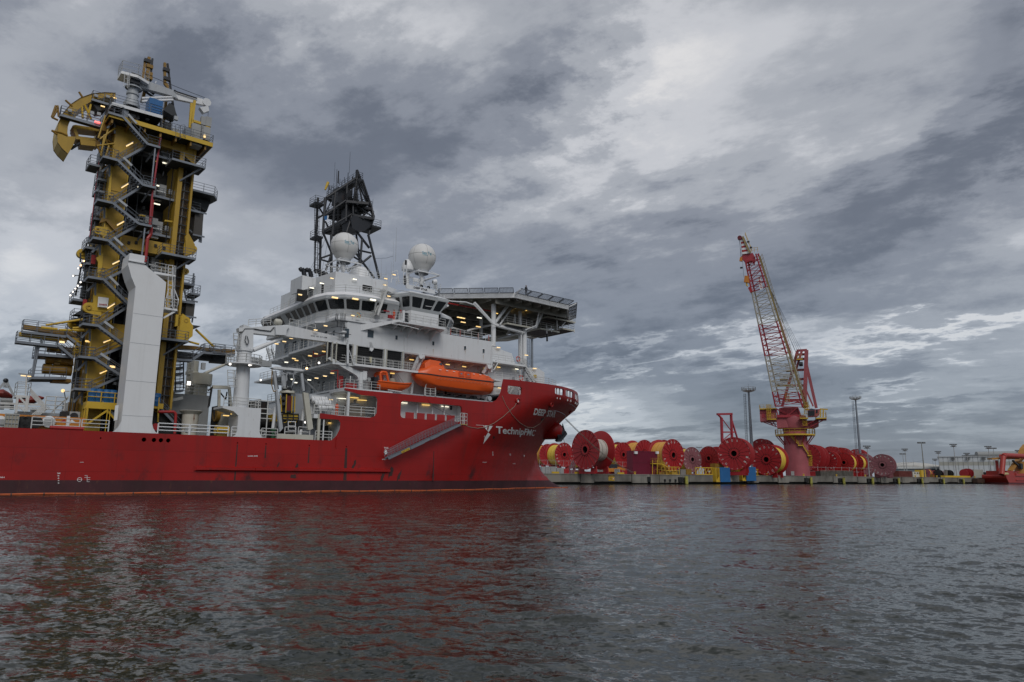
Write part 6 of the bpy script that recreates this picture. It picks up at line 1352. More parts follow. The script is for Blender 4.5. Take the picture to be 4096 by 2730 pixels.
davit(665, 775, 610, 900, 1, 'white davit at the after end of the orange lifeboat'); davit(1305, 870, 1265, 930, -1, 'white davit at the forward end of the orange lifeboat')
build(MB().lathe(S('a', 1310, 1165, .3)-Vector((.0, .2, 0)), (0, 1, 0), [(0, 0), (0, .38), (.1, .38), (.2, .3), (.5, .3), (.5, .4), (.6, 0)], 16), 'boat_winch', GREYW, ship, True)
m = MB()
for k in range(14): p = S('a', 760+k*36, 1140+k*3.6, 1.2); m.box((p.x, 1, 13.5), (p.x+.7, 2, 13.75+.25*(k % 3)))
build(m, 'deck_machinery', MESH, ship, kind='stuff')
rv = S('a', 700, 1125, .3); m = MB(); m.rail([(57.4, .15, 13.5), (59.4, .15, 13.5), (59.4, 1.4, 13.5)], 1.1, 1, .04, 3); m.path([(57.6, .2, 13.5), (57.6, .2, 15.0), (58.3, .2, 15.7), (59.3, .2, 15.7), (59.3, .2, 13.5)], .06, 6); build(m, 'embarkation_rail', NETG, ship)
resc = thing('rescue_boat', 'small open orange rescue boat with outboard engines beside the lifeboat', 'rescue boat', (52.4, .9, 13.7), SHIP)
pr2 = [(49.7, .85, 13.95, 14.9), (50.5, .95, 13.85, 14.9), (52.5, 1.0, 13.8, 14.85), (54, .8, 13.95, 14.9), (55, .45, 14.4, 15.05), (55.5, .1, 14.85, 15.15)]
build(loft([bsec(u, h, zk, zg, .9) for u, h, zk, zg in pr2], 9), 'hull', ORANGE, resc, True)
m = MB(); pr3 = [(u, .9-h*1.0, zg) for u, h, zk, zg in pr2]+[(u, .9+h, zg) for u, h, zk, zg in reversed(pr2)]; m.path(pr3, .12, 8); build(m, 'collar', ORANGE, resc, True)
build(MB().path([(50.2, .2, 14.8), (50.0, .2, 16.0), (50.3, .2, 16.25), (51.0, .2, 16.2), (51.4, .2, 14.85)], .17, 8).path([(50.2, 1.6, 14.8), (50.0, 1.6, 16.0), (50.3, 1.6, 16.25), (51.0, 1.6, 16.2), (51.4, 1.6, 14.85)], .17, 8).box((50.05, .2, 15.9), (51, 1.6, 16.3)), 'self_righting_arch', ORANGE, resc)
for v in (.4, 1.1): build(MB().box((49.3, v, 14.0), (49.8, v+.45, 15.5)).box((49.4, v+.1, 13.5), (49.6, v+.3, 14)), 'outboard_engine', BLACK, resc)
build(MB().lathe((52.4, .9, 14.7), (0, 0, 1), [(0, .5), (.6, .5), (.9, .3), (.95, 0)], 12), 'console_cover', ROPE, resc, True)
m = MB(); h_ = Vector((52.4, .9, 17.2))
for q in ((50.6, .4, 14.9), (50.6, 1.4, 14.9), (54.2, .5, 14.9), (54.2, 1.3, 14.9)): m.tube(h_, q, .03, 4)
build(m, 'lifting_sling', GREY, resc)
m = MB()
for k in range(6): m.beam((51.3+k*.33, .0, 13.75), (51.5+k*.33, .3, 13.5), .05); 
m.beam((51.2, .0, 13.8), (53.4, .0, 13.72), .1); build(m, 'boat_cradle', WHITE2, ship)
# rescue boat crane (small davit)
da = thing('boat_crane', 'small white slewing crane for the rescue boat, its jib pointing aft', 'crane', (47.3, 1.2, 13.6), SHIP)
b0 = S('h', 1870, 660, 1.0)
build(MB().tube((b0.x, 1, 13.6), (b0.x, 1, 16.0), .33, 14), 'post', WHITE, da, True)
build(MB().prism([S('h', *q, .9) for q in ((1835, 510), (1840, 480), (1800, 430), (1320, 150), (1350, 122), (1900, 390), (1905, 510))], (0, .5, 0)), 'jib', WHITE, da)
p = S('h', 1950, 440, .7); build(MB().box(p-Vector((.3, 0, .6)), p+Vector((.3, .5, .65))), 'winch_housing', WHITE2, da); build(MB().lathe(p+Vector((.4, -.2, -.5)), (0, -1, 0), [(0, .25), (.3, .25), (.3, 0)], 12), 'hydraulic_motor', GREY, da, True)
build(MB().tube(S('h', 1690, 640, .7), S('h', 1705, 440, .7), .06, 6), 'camera_post', WHITE2, ship); p = S('h', 1715, 425, .7); build(MB().box(p-Vector((.25, .1, .12)), p+Vector((.25, .1, .12))), 'camera', BLACK, ship)
box((45.2, .6, 13.6), (46.7, 1.1, 14.3), 'red_chest', RED); box((44.9, 2.2, 13.6), (45.5, 2.5, 15.4), 'fire_locker', RED)
spath('h', ((1480, 640), (1490, 345), (1370, 365)), .07, 'fire_main', RED, 1.5); spath('g', ((960, 1200), (965, 1310), (1080, 1285), (1210, 1250)), .06, 'fire_main', RED, 4)
# ================================================================= DECK CRANE (knuckle post crane)
DC = thing('deck_crane', 'white deck crane whose long boom points forward past the bridge', 'crane', (31.6, 1.6, 6.5), SHIP)
build(MB().prism([(30.9, .05, 6.45), (30.9, .05, 9.0), (30.3, .05, 9.5), (29.0, .05, 9.8), (29.0, .05, 10.05), (33.6, .05, 10.05), (33.6, .05, 7.2), (33.9, .05, 6.6), (34.3, .05, 6.45)], (0, 3.2, 0)), 'base_house', WHITE, DC)
build(MB().prism([(30.35, .05, 6.45), (30.9, .05, 6.45), (30.9, .05, 7.2), (30.75, .05, 6.7)], (0, .3, 0)), 'base_foot', WHITE, DC)
cu = 31.6
build(MB().lathe((cu, 1.6, 10.05), (0, 0, 1), [(0, .95), (5.0, .80), (5.2, .8), (5.2, .95), (7.0, .85), (7.0, 1.02), (7.25, 1.02), (7.25, .9)], 28), 'column', WHITE, DC, True)
build(MB().prism([(cu-.85, .9, 17.3), (cu+.8, .9, 17.3), (cu+.65, .9, 20.0), (cu-.6, .9, 20.3)], (0, 1.4, 0)), 'slewing_head', WHITE, DC)
m = MB().lathe((cu, 1.6, 15.3), (0, 0, 1), [(0, .85), (0, 2.15), (.12, 2.15), (.12, .85)], 20); rp2 = [(cu+2.1*math.cos(a), 1.6+2.1*math.sin(a), 15.42) for a in np.linspace(0, 2*math.pi, 15)]
o = build(m, 'ring_platform', WHITE2, DC); build(MB().rail(rp2, 1.1, 1.2, .04, 3), 'railing', NETG, o)
build(MB().rail([(29.1, .1, 10.05), (33.5, .1, 10.05), (33.5, 3.2, 10.05)], 1.1, 1.3, .04, 3), 'railing', NETG, DC)
B4 = lambda x, y, v=1.0: S('4', x, y, v)
build(MB().prism([B4(*q) for q in ((235, 475), (330, 470), (560, 455), (680, 450), (1240, 580), (1430, 640), (1400, 650), (1240, 620), (1210, 625), (640, 548), (560, 545), (345, 522), (310, 500), (240, 510))], (0, .9, 0)), 'boom', WHITE, DC)
build(MB().prism([B4(*q, .9) for q in ((553, 465), (680, 462), (655, 500), (650, 545), (560, 540))], (0, -.35, 0)), 'boom_pad', WHITE, DC)
build(MB().tube(B4(365, 675, 1.4), B4(625, 570, 1.4), .22, 12), 'luffing_cylinder', WHITE2, DC, True); build(MB().tube(B4(365, 675, 1.4), B4(480, 628, 1.4), .28, 12), 'luffing_cylinder', WHITE2, DC, True)
m = MB(); text_fit(m, 'SWL 10T 3.7-15M', bil(*[S('g', *q, .985) for q in ((908, 925), (1212, 965), (1215, 936), (910, 898))]), .012); build(m, 'lettering', INK, DC)
build(MB().rail([B4(320, 465, 1.2), B4(520, 450, 1.2)], .9, .9, .035, 3), 'railing', NETG, DC); build(MB().rail([B4(690, 455, 1.2), B4(920, 505, 1.2)], .9, 1.2, .035, 2), 'railing', NETG, DC)
p = B4(590, 425, 1.2); build(MB().lathe(p+Vector((-.5, 0, 0)), (1, 0, 0), [(0, 0), (0, .3), (.2, .42), (.7, .42), (.9, .3), (.9, 0)], 14), 'boom_winch', CREAM, DC, True)
spath('4', ((265, 520), (290, 485), (380, 485), (430, 495), (520, 505), (550, 470)), .06, 'hydraulic_hose', BLACK, .9, 6, DC); spath('4', ((300, 545), (290, 590), (310, 630), (325, 600), (310, 550)), .05, 'hydraulic_hose', BLACK, .7, 6, DC)
hk = S('g', 2045, 1110, .8); build(MB().prism([S('g', *q, .8) for q in ((2000, 1040), (2050, 1035), (2085, 1090), (2092, 1170), (2060, 1208), (2025, 1190), (2020, 1120))], (0, .4, 0)), 'boom_head', WHITE2, DC)
build(MB().tube(S('g', 2030, 1180, .9), S('g', 2035, 1320, .9), .025, 4).tube(S('g', 2085, 1190, .9), S('g', 2055, 1320, .9), .025, 4), 'hoist_wire', BLACK, DC); build(MB().prism([S('g', *q, .8) for q in ((2020, 1310), (2065, 1315), (2060, 1390), (2040, 1425), (2022, 1380))], (0, .25, 0)), 'hook_block', mat('hook_cream', (.55, .5, .3), .5), DC)
build(MB().tube(S('g', 2015, 1420, .9), S('g', 2012, 1553, .9), .02, 4), 'hoist_wire', BLACK, DC)
build(MB().ladder(B4(170, 1010, .8), B4(165, 860, .8), .8, r=.05), 'caged_ladder', NETG, DC); build(MB().ladder(B4(215, 640, .8), B4(210, 530, .8), .6, r=.05), 'caged_ladder', NETG, DC)
lampset('4', ((190, 1248), (122, 1262)), 1.5, .35)
rg = S('g', 1635, 1180, .4); build(MB().tube(S('g', 1605, 1070, .5), S('g', 1605, 1440, .5), .17, 12), 'boom_rest_post', WHITE, ship, True); build(MB().beam(S('g', 1630, 1180, .5), S('g', 1715, 1450, .5), .08), 'boom_rest_brace', WHITE, ship); build(MB().box(S('g', 1612, 1065, .45), S('g', 1660, 1000, 1.0)), 'boom_rest', WHITE, ship)
# ================================================================= LAUNCH FRAME WITH UNDERWATER VEHICLE
LA = thing('launch_frame', 'white hinged launch frame with leaning legs at the ship side, forward of the crane', 'launch frame', (37.6, .6, 6.5), SHIP)
H = lambda x, y, v=.1: S('h', x, y, v)
build(MB().box((35.9, .05, 6.45), (40.6, 1.0, 7.1)), 'base_beam', CREAM, LA)
for q, m_, nm in ((((475, 680), (440, 700), (505, 1395), (560, 1330)), GREYW, 'leg'), (((905, 720), (990, 735), (1072, 1335), (1020, 1360), (985, 1355)), CREAM, 'leg')):
    build(MB().prism([H(*w, .0) for w in q], (0, .45, 0)), nm, m_, LA)
for a, b, r_, m_ in (((420, 360), (465, 670), .17, BLACK), ((885, 420), (930, 705), .17, BLACK), ((405, 360), (445, 680), .2, GREYW), ((870, 400), (905, 700), .2, GREYW)): build(MB().beam(H(*a, .3), H(*b, .3), r_*1.6), 'cylinder', m_, LA)
build(MB().prism([H(*w, .1) for w in ((370, 300), (430, 282), (870, 322), (915, 365), (870, 362), (410, 320))], (0, .8, 0)), 'cross_beam', WHITE, LA)
build(MB().tube(H(435, 960, 1.2), H(385, 1350, 1.2), .2, 10), 'brace', WHITE2, LA, True); build(MB().tube(H(915, 1000, 1.2), H(850, 1450, 1.2), .2, 10), 'brace', WHITE2, LA, True)
m = MB()
for a, b in (((600, 300), (625, 540)), ((725, 310), (745, 560)), ((560, 420), (545, 600)), ((540, 440), (545, 640)), ((735, 500), (710, 660)), ((605, 370), (720, 370)), ((520, 400), (780, 410))): m.beam(H(*a, .5), H(*b, .5), .13)
build(m, 'docking_head', GREYW, LA); build(MB().path([H(*w, .4) for w in ((650, 400), (655, 480), (625, 560), (620, 640), (700, 690), (730, 600))], .07, 6).path([H(*w, .5) for w in ((560, 360), (640, 410), (750, 380))], .06, 6), 'hydraulic_hose', BLACK, LA, True)
build(MB().prism([H(*w, .6) for w in ((560, 420), (600, 410), (640, 640), (560, 660))], (0, .5, 0)), 'docking_plate', GREYW, LA)
build(MB().box(H(570, 655, .4), H(620, 625, .9)), 'head_box', GREY, LA)
spath('h', ((375, 330), (368, 600), (400, 710), (445, 690)), .06, 'hose', YELD, .2, 6, LA)
tm = thing('vehicle_garage', 'round tether cage with red panel and yellow bars hanging in the launch frame', 'tether cage', (38, 1.2, 10.3), SHIP)
c = H(620, 900, 1.3); r_ = H(740, 900, 1.3).x-c.x
build(MB().lathe((c.x, 1.3, H(620, 740, 1.3).z), (0, 0, 1), [(0, 0), (0, r_), (.15, r_*1.02), (.3, r_*.95), (.4, r_*.7), (.4, 0)], 24), 'top_ring', CREAM, tm, True)
build(MB().lathe((c.x, 1.3, H(620, 1070, 1.3).z), (0, 0, 1), [(0, 0), (0, r_*1.03), (.2, r_*1.03), (.2, 0)], 24), 'bottom_ring', BLACK, tm)
build(MB().lathe((c.x, 1.5, H(620, 1040, 1.3).z), (0, 0, 1), [(0, r_*.6), (3.0, r_*.6)], 16), 'tether_drum', MESH, tm)
build(MB().box(H(612, 1045, .5), H(708, 785, .6)), 'red_panel', mat('dark_red_mesh', (.13, .012, .015), .7, dirt=.3), tm)
for a, b in (((605, 1070), (620, 755)), ((705, 1070), (715, 780)), ((535, 1050), (515, 770)), ((755, 1060), (760, 790))): build(MB().beam(H(*a, .45), H(*b, .45), .1), 'yellow_bar', YEL2, tm)
build(MB().lathe(H(565, 870, .9), (-.4, -1, 0), [(0, .2), (0, .55), (.15, .55), (.15, .2)], 20), 'fan', BLACK, tm)
rov = thing('underwater_vehicle', 'yellow and black underwater vehicle parked under the tether cage', 'underwater vehicle', (38, 1.4, 7.1), SHIP)
a, b = H(385, 1240, .8), H(820, 1100, .8)
build(MB().box((H(545, 1180, .9).x, .9, H(545, 1175, .9).z), (H(820, 1100, .9).x, 3, H(820, 1095, .9).z)), 'float_block', YEL2, rov); build(MB().box((H(380, 1200, 1.5).x, 1.5, H(380, 1210, 1.5).z), (H(470, 1110, 1.5).x, 3, H(470, 1100, 1.5).z)), 'float_block', YEL2, rov)
m = MB()
for z_ in (1085, 1140, 1180, 1330): m.beam(H(555, z_, .8), H(825, z_+6, .8), .1)
for x in (555, 640, 735, 822): m.beam(H(x, 1085, .8), H(x, 1335, .8), .1)
build(m, 'frame', BLACK, rov)
for x in (580, 660, 750): build(MB().lathe(H(x, 1200, 1.2), (-.2, -1, .1), [(0, .3), (.2, .32), (.2, .26), (0, .2)], 14), 'thruster', YEL2, rov, True)
build(MB().box(H(560, 1330, 1), H(820, 1210, 2.4)), 'machinery', MESH, rov)
m = MB(); 
for z_ in (1215, 1290, 1365): m.beam(H(645, z_, .55), H(768, z_+4, .55), .08); m.beam(H(645, z_, 1.1), H(768, z_+4, 1.1), .08)
for x in (648, 768): 
    for v in (.55, 1.1): m.beam(H(x, 1215, v), H(x, 1368, v), .08)
for z_ in (1215, 1365):
    for x in (648, 768): m.beam(H(x, z_, .55), H(x, z_, 1.1), .08)
solo(m, 'basket', WHITE2, 'small white open-frame basket in front of the yellow underwater vehicle', 'basket', SHIP)
srail([H(585, 1475, .1), H(770, 1475, .1)], 1.2, 1.2, .05, 2); srail([H(815, 1470, .1), H(1010, 1480, .1)], 1.2, 1.2, .05, 2)
# container and clutter behind
box((H(760, 900, 3).x, 3.0, 6.5), (H(1280, 760, 3).x, 6, 12.6), 'white_container_wall', GREYW)
ct = thing('container', 'white ribbed container standing behind the life rafts', 'container', (40.5, 2.4, 6.5), SHIP)
p, q = H(990, 1100, 2.4), H(1275, 770, 2.4); build(MB().box((p.x, 2.4, 9.9), (q.x, 5, q.z)), 'body', GREYW, ct); build(MB().box((p.x+.3, 2.34, 10), (p.x+1.4, 2.4, q.z-.2)), 'door', WHITE2, ct)
m = MB()
for k in range(12): m.box((p.x+1.6+k*.22, 2.35, 10), (p.x+1.7+k*.22, 2.4, q.z-.1))
build(m, 'ribs', GREYW, ct, kind='stuff')
box((38.5, 3.2, 9.5), (44.9, 12, 9.75), 'raft_deck', WHITE); srail([(40.6, .3, 9.9), (41.4, .2, 9.9)], n=3)
box((40.6, .2, 9.3), (41.5, 3, 9.8), 'raft_deck_edge', WHITE)
# life raft canisters
def raft(cx, cy, v, lab, k='h'):
    c = S(k, cx, cy, v); r_ = .42
    o = thing('life_raft', lab, 'life raft', (c.x, v, c.z-r_), SHIP, 'white life raft canisters in racks')
    L_ = 1.35; build(MB().lathe((c.x-L_/2, v, c.z), (1, 0, 0), [(0, 0), (.02, r_*.7), (.12, r_*.95), (L_*.48, r_), (L_*.48, r_*1.05), (L_*.52, r_*1.05), (L_*.52, r_), (L_-.12, r_*.95), (L_-.02, r_*.7), (L_, 0)], 18), 'shell', WHITE2, o, True)
    for t_ in (.25, .72): build(MB().lathe((c.x-L_/2+L_*t_, v, c.z), (1, 0, 0), [(0, r_*1.02), (.05, r_*1.02)], 18), 'strap', GREY, o)
    m = MB().lathe((c.x-L_/2-.015, v, c.z-.1), (1, 0, 0), [(0, 0), (0, r_*.42)], 10); build(m, 'black_label', INK, o)
raft(1115, 850, 1.9, 'life raft canister at the after end of the top row'); raft(1225, 845, 1.9, 'life raft canister at the forward end of the top row')
raft(1170, 905, 1.2, 'life raft canister at the after end of the middle row'); raft(1285, 900, 1.2, 'life raft canister at the forward end of the middle row')
raft(1230, 985, .5, 'life raft canister at the after end of the bottom row'); raft(1345, 980, .5, 'life raft canister at the forward end of the bottom row')
m = MB()
for u_ in (H(1150, 1000).x, H(1390, 1000).x): m.beam((u_, .3, 9.9), (u_, 2.3, 12.2), .08); m.beam((u_, .3, 9.9), (u_, .3, 10.6), .08)
build(m, 'raft_rack', GREY, ship)
# winch, mooring items and pipes between crane and launch frame
o = thing('umbilical_winch', 'dark umbilical winch between the crane foot and the launch frame', 'winch', (35, 3, 6.5), SHIP)
build(MB().lathe((33.9, 3, 8.6), (1, 0, 0), [(0, 0), (0, .95), (.15, .95), (.15, .7), (2.3, .7), (2.3, .95), (2.45, .95), (2.45, 0)], 22), 'drum', MESH, o, True); build(MB().box((33.8, 2, 6.5), (36.6, 4.2, 7.6)), 'base', MESH, o)
box((33.9, 4.5, 8.8), (36.3, 5, 11.4), 'dark_equipment_rack', MESH); box((33.9, 6, 6.5), (44.6, 6.2, 9.6), 'dark_backdrop_sheet', MESH)  # the long backdrop is only a thin dark sheet behind the gear
m = MB()
for z in (9.6, 9.0, 10.2, 11.2): m.beam((33.8, 1.8, z), (36.4, 1.8, z), .1)
for u_ in (33.9, 35.1, 36.3): m.beam((u_, 1.8, 6.5), (u_, 1.8, 11.2), .12)
build(m, 'pipe_frame', NETG, ship)
fd = H(190, 1420, .5); f_ = thing('fairlead_roller', 'round grey mooring fairlead at the deck edge by the crane foot', 'fairlead', (fd.x, .5, 6.5), SHIP)
build(MB().lathe((fd.x, .2, fd.z), (0, 1, 0), [(0, .36), (.1, .5), (.5, .5), (.6, .36), (.5, .25), (.1, .25), (0, .36)], 22), 'ring', GREY, f_, True); build(MB().box((fd.x-.5, .3, 6.45), (fd.x+.5, .7, fd.z-.3)), 'foot', GREY, f_)
gv = H(390, 1430, .8); build(MB().lathe((gv.x, .8, 6.45), (0, 0, 1), [(0, .3), (.5, .3), (.55, .2), (.9, .2), (1, .35), (1.3, .35), (1.35, 0)], 12), 'green_ventilator', GREEN, ship, True)
# ================================================================= GANGWAY
GW = thing('gangway', 'long grey gangway sloping along the red side below the long opening', 'gangway', (51, -1.0, 4.3), SHIP)
p0, p1 = Vector((50.85, -1.0, 4.35)), Vector((62.9, -1.0, 9.55))
for v in (-1.4, -.6): build(MB().beam(p0+Vector((0, v+1, 0)), p1+Vector((0, v+1, 0)), .08, .32), 'stringer', GALV, GW)
for k in range(26):
    c = p0.lerp(p1, (k+.5)/26); build(MB().box((c.x-.14, -1.36, c.z), (c.x+.14, -.64, c.z+.04)), 'tread', GALV, GW)
for v in (-1.4, -.6):
    m = MB(); P = [p0, p0.lerp(p1, .45), p1]; h_ = (1.0, 1.25, 1.1)
    for f_ in (.4, .7, 1): m.path([q+Vector((-.2, v+1, hh*f_)) for q, hh in zip(P, h_)], .03, 4)
    for k in range(13):
        c = p0.lerp(p1, k/12)+Vector((0, v+1, 0)); m.tube(c, c+Vector((-.2, 0, 1.1 if k > 6 else 1.0+.03*k)), .03, 4)
    build(m, 'handrail', GALV, GW)
build(MB().box((62.7, -1.5, 9.5), (64.1, -.2, 9.6)), 'top_platform', GALV, GW); build(MB().rail([(62.8, -1.45, 9.6), (64, -1.45, 9.6), (64, -.3, 9.6)], 1.6, .6, .045, 3), 'top_railing', NETG, GW)
for k in range(4): build(MB().box((62.85+k*.3, -1.53, 9.5), (63.0+k*.3, -1.5, 9.62)), 'caution_stripe', YEL2, GW)
for t_, L_ in ((.38, 1.2), (.62, .8)): c = p0.lerp(p1, t_); d = (p1-p0).normalized(); build(MB().beam(c-d*L_+Vector((0, -.45, -.05)), c+d*L_+Vector((0, -.45, -.05)), .14, .3), 'folded_step', GALV, GW)
c = p0.lerp(p1, .22); d = (p1-p0).normalized(); k0 = c+Vector((0, -.46, 0)); g_ = build(MB().beam(k0-d*.7, k0+d*.7, .05, .28), 'name_plate', YEL2, GW)
m = MB(); up = Vector((-.38, 0, .92)); text_fit(m, 'DEEP STAR', bil(k0-d*.6-up*.08+Vector((0, -.04, 0)), k0+d*.6-up*.08+Vector((0, -.04, 0)), k0+d*.6+up*.08+Vector((0, -.04, 0)), k0-d*.6+up*.08+Vector((0, -.04, 0)))); build(m, 'lettering', INK, g_)
build(MB().tube(S('a', 770, 1235, .3), S('a', 1000, 1350, -1.2), .02, 4), 'hoist_wire', BLACK, GW); build(MB().tube(S('a', 690, 1130, .1), S('a', 775, 1230, -.1), .02, 4), 'hoist_wire', BLACK, GW)
# ropes hanging along the bow
def rope(k, pts, off, r, lab):
    P = []; 
    for a, b in zip(pts, pts[1:]): P += [hull_px(k, a[0]+(b[0]-a[0])*t, a[1]+(b[1]-a[1])*t, off) for t in np.linspace(0, 1, 5)[:-1]]
    P.append(hull_px(k, *pts[-1], off)); solo(MB().path(P, r, 5), 'mooring_rope', ROPE, lab, 'rope', SHIP)
rope('c', [(1705, 205), (1680, 250), (1640, 285), (1590, 330), (1520, 380), (1450, 412), (1390, 420), (1330, 410), (1280, 390)], .06, .035, 'thin rope slung from the bow fairlead aft to the gangway')
rope('c', [(1583, 165), (1610, 230), (1660, 310), (1720, 375), (1780, 412), (1830, 415), (1880, 385), (1920, 330), (1950, 270), (1970, 232)], .06, .035, 'thin rope sagging in a loop across the white company lettering on the bow')
# ================================================================= QUAY
QT = 3.05
def depth_at(k, x, y, d):                                  # point on a sight line at a given distance into the view
    a = px(k, x, y); return Vector((0, 0, EYE))+ray(*a)*(d/FOC)
def local(fr, P): return Vector((fr.F.dot(P), fr.N.dot(P)-fr.D, P.z))
def wframe(az_deg, P): f = Frame(az_deg, P); f.D = f.N.dot(P); return f
quay = MB().box((-260, 0, .75), (1500, 900, QT)); qo = build(quay, 'quay', CONC, None, frame=QUAY); qo['kind'] = 'structure'
o = build(MB().box((-260, 1.4, -3), (1500, 899, .74)), 'quay_footing', mat('undercut_shade_concrete', (.035, .035, .03), .7, dirt=.3), None, frame=QUAY); o['kind'] = 'structure'  # recessed footing coloured dark for the shade under the quay slab
o = build(MB().box((-260, .5, QT+.004), (1500, 899.5, QT+.03)), 'quay_pavement', STONE, None, frame=QUAY); o['kind'] = 'structure'
QB = {qo: 1}
def qpart(mb, name, m, smooth=False): o = build(mb, name, m, None, smooth, frame=QUAY); o.parent = qo; return o
sq = lambda k, x, y=1905, n=0: Q(k, x, y, n).x
# wall panels: pieces standing proud with recessed joints between them
s = 90.0; i = 0
random.seed(9)
marks = [(Q('d', 120, 800).x, Q('d', 640, 800).x, .12, .70), (Q('d', 650, 800).x, Q('d', 802, 800).x, .38, .45), (Q('d', 812, 800).x, Q('d', 1242, 800).x, .15, .85), (Q('d', 1252, 800).x, Q('d', 1432, 800).x, .38, .42), (Q('d', 1470, 800).x, Q('d', 1572, 800).x, .3, .45), (Q('d', 1580, 800).x, Q('d', 1920, 800).x, .22, .5), (Q('d', 1930, 800).x, Q('d', 2353, 800).x, .16, .8)]
s = marks[-1][1]+.2
while s < 1100:
    L = 18.5; marks += [(s, s+L*.62, .16, .85), (s+L*.64, s+L, .40, .5)]; s += L+.25
for a, b, t, zb in marks:
    qpart(MB().box((a, -t, zb), (b, 0, QT-.25)), 'wall_block', CONC); qpart(MB().box((a-.05, -t-.1, QT-.24), (b+.05, .3, QT+.02)), 'coping', CONC)
for x in (1440, 1640, 1700, 1765): a = Q('d', x, 800, -.45); qpart(MB().box((a.x, -.6, .8), (a.x+(1.4 if x == 1440 else .6), -.3, 2.3 if x == 1440 else 1.6)), 'wall_niche', MESH)
fenders = [('l', 1150, 1485), ('l', 1665, 1485)]+[('f', x, 1125) for x in (457, 761, 1035, 1283, 1508, 1716, 1906)]+[('d', 1895, 815)]
FY = mat('fender_yellow', (.42, .40, .08), .6, dirt=.3, scale=1.5)
for j, (k, x, y) in enumerate(fenders):
    c = Q(k, x, y, -1.1); t = thing('quay_fender', 'yellow fender on the concrete quay wall, number %s from the white-striped ship bow' % ('second third fourth fifth sixth seventh eighth ninth tenth first'.split()[j]), 'fender', (c.x, -1.1, .3), QUAY, 'yellow fenders on the quay wall')
    t['label'] = 'yellow fender on the quay wall, %s one counting rightwards from the large ship' % ('second third fourth fifth sixth seventh eighth ninth tenth first'.split()[j])
    build(MB().box((c.x-.55, -1.5, .15), (c.x+.55, -1.1, 2.6)), 'face_panel', FY, t)
    build(MB().box((c.x-.35, -1.1, .6), (c.x+.35, -.1, 2.2)), 'rubber_block', RUBBER, t); build(MB().tube((c.x-.3, -.1, 2.4), (c.x-2.6, -.2, 1.0), .09, 6), 'chain', RUBBER, t); build(MB().box((c.x-2.9, -.7, .7), (c.x-1.0, -.2, 2.3)), 'side_rubber', RUBBER, t)
# bollards
bl = [('d', 697, 715), ('d', 1292, 722), ('l', 465, 1383), ('l', 1037, 1388), ('l', 1552, 1395), ('f', 37, 1060), ('f', 378, 1065), ('f', 686, 1068), ('f', 962, 1072), ('f', 1212, 1076), ('f', 1437, 1078), ('f', 1838, 1083)]
seen = []
for j, (k, x, y) in enumerate(bl):
    c = Q(k, x, y, .9)
    if any(abs(c.x-q) < 4 for q in seen): continue
    seen.append(c.x)
    m = MB().lathe((c.x, .9, QT+.02), (0, 0, 1), [(0, .42), (.06, .42), (.12, .26), (.5, .24), (.62, .45), (.75, .42), (.8, 0)], 12)
    solo(m, 'bollard', YEL2, 'yellow mooring bollard on the quay edge, %s along from the large ship' % 'first second third fourth fifth sixth seventh eighth ninth tenth eleventh twelfth'.split()[len(seen)-1], 'bollard', QUAY, True, 'yellow bollards along the quay edge')
for j, (x, w) in enumerate(((357, 80), (627, 80), (880, 76), (1125, 74))):
    c = Q('d', x, 713, .3); L = Q('d', x+w/2, 713, .3).x-Q('d', x-w/2, 713, .3).x
    solo(MB().box((c.x-L/2, .1, QT+.03), (c.x+L/2, .5, QT+.55)), 'edge_block', YEL2, 'yellow painted kerb block on the quay edge, %s to the right of the bow' % ('first', 'second', 'third', 'fourth')[j], 'kerb block', QUAY, False, 'yellow kerb blocks')
# warning sign
a, b = Q('d', 983, 805, -.2), Q('d', 1050, 740, -.2)
sg = thing('quay_sign', 'yellow and black warning sign fixed to the concrete quay wall', 'sign', (a.x, -.2, a.z), QUAY)
build(MB().box((a.x, -.26, a.z), (b.x, -.2, b.z)), 'board', YEL2, sg)
H_ = b.z-a.z; W_ = b.x-a.x
build(MB().box((a.x, -.27, b.z-H_*.28), (b.x, -.261, b.z-.03)), 'black_band', INK, sg)
def qtxt(s, x0, x1, z0, z1, m, par, n=-.285): mb = MB(); text_fit(mb, s, bil((x0, n, z0), (x1, n, z0), (x1, n, z1), (x0, n, z1)), .01); return build(mb, 'lettering', m, par)
qtxt('AFASTE-SE', a.x+.1*W_, b.x-.1*W_, b.z-H_*.22, b.z-H_*.08, YEL2, sg)
for j, s_ in enumerate(('PERIGO', 'PROIBIDO', 'ATRACAR', 'NO LOCAL')): qtxt(s_, a.x+.08*W_, a.x+.6*W_, a.z+H_*(.52-.15*j), a.z+H_*(.62-.15*j), INK, sg)
n_ = 18; cx_, cz_ = a.x+.8*W_, a.z+.35*H_
m = MB().path([(cx_+.28*math.cos(2*math.pi*k/n_), -.29, cz_+.28*math.sin(2*math.pi*k/n_)) for k in range(n_+1)], .05, 4).tube((cx_-.2, -.29, cz_+.2), (cx_+.2, -.29, cz_-.2), .04, 4); build(MB().lathe((cx_, -.262, cz_), (0, -1, 0), [(0, 0), (.005, .26), (.01, 0)], 14), 'symbol_ground', MARK, sg); build(m, 'prohibition_symbol', REDL, sg)

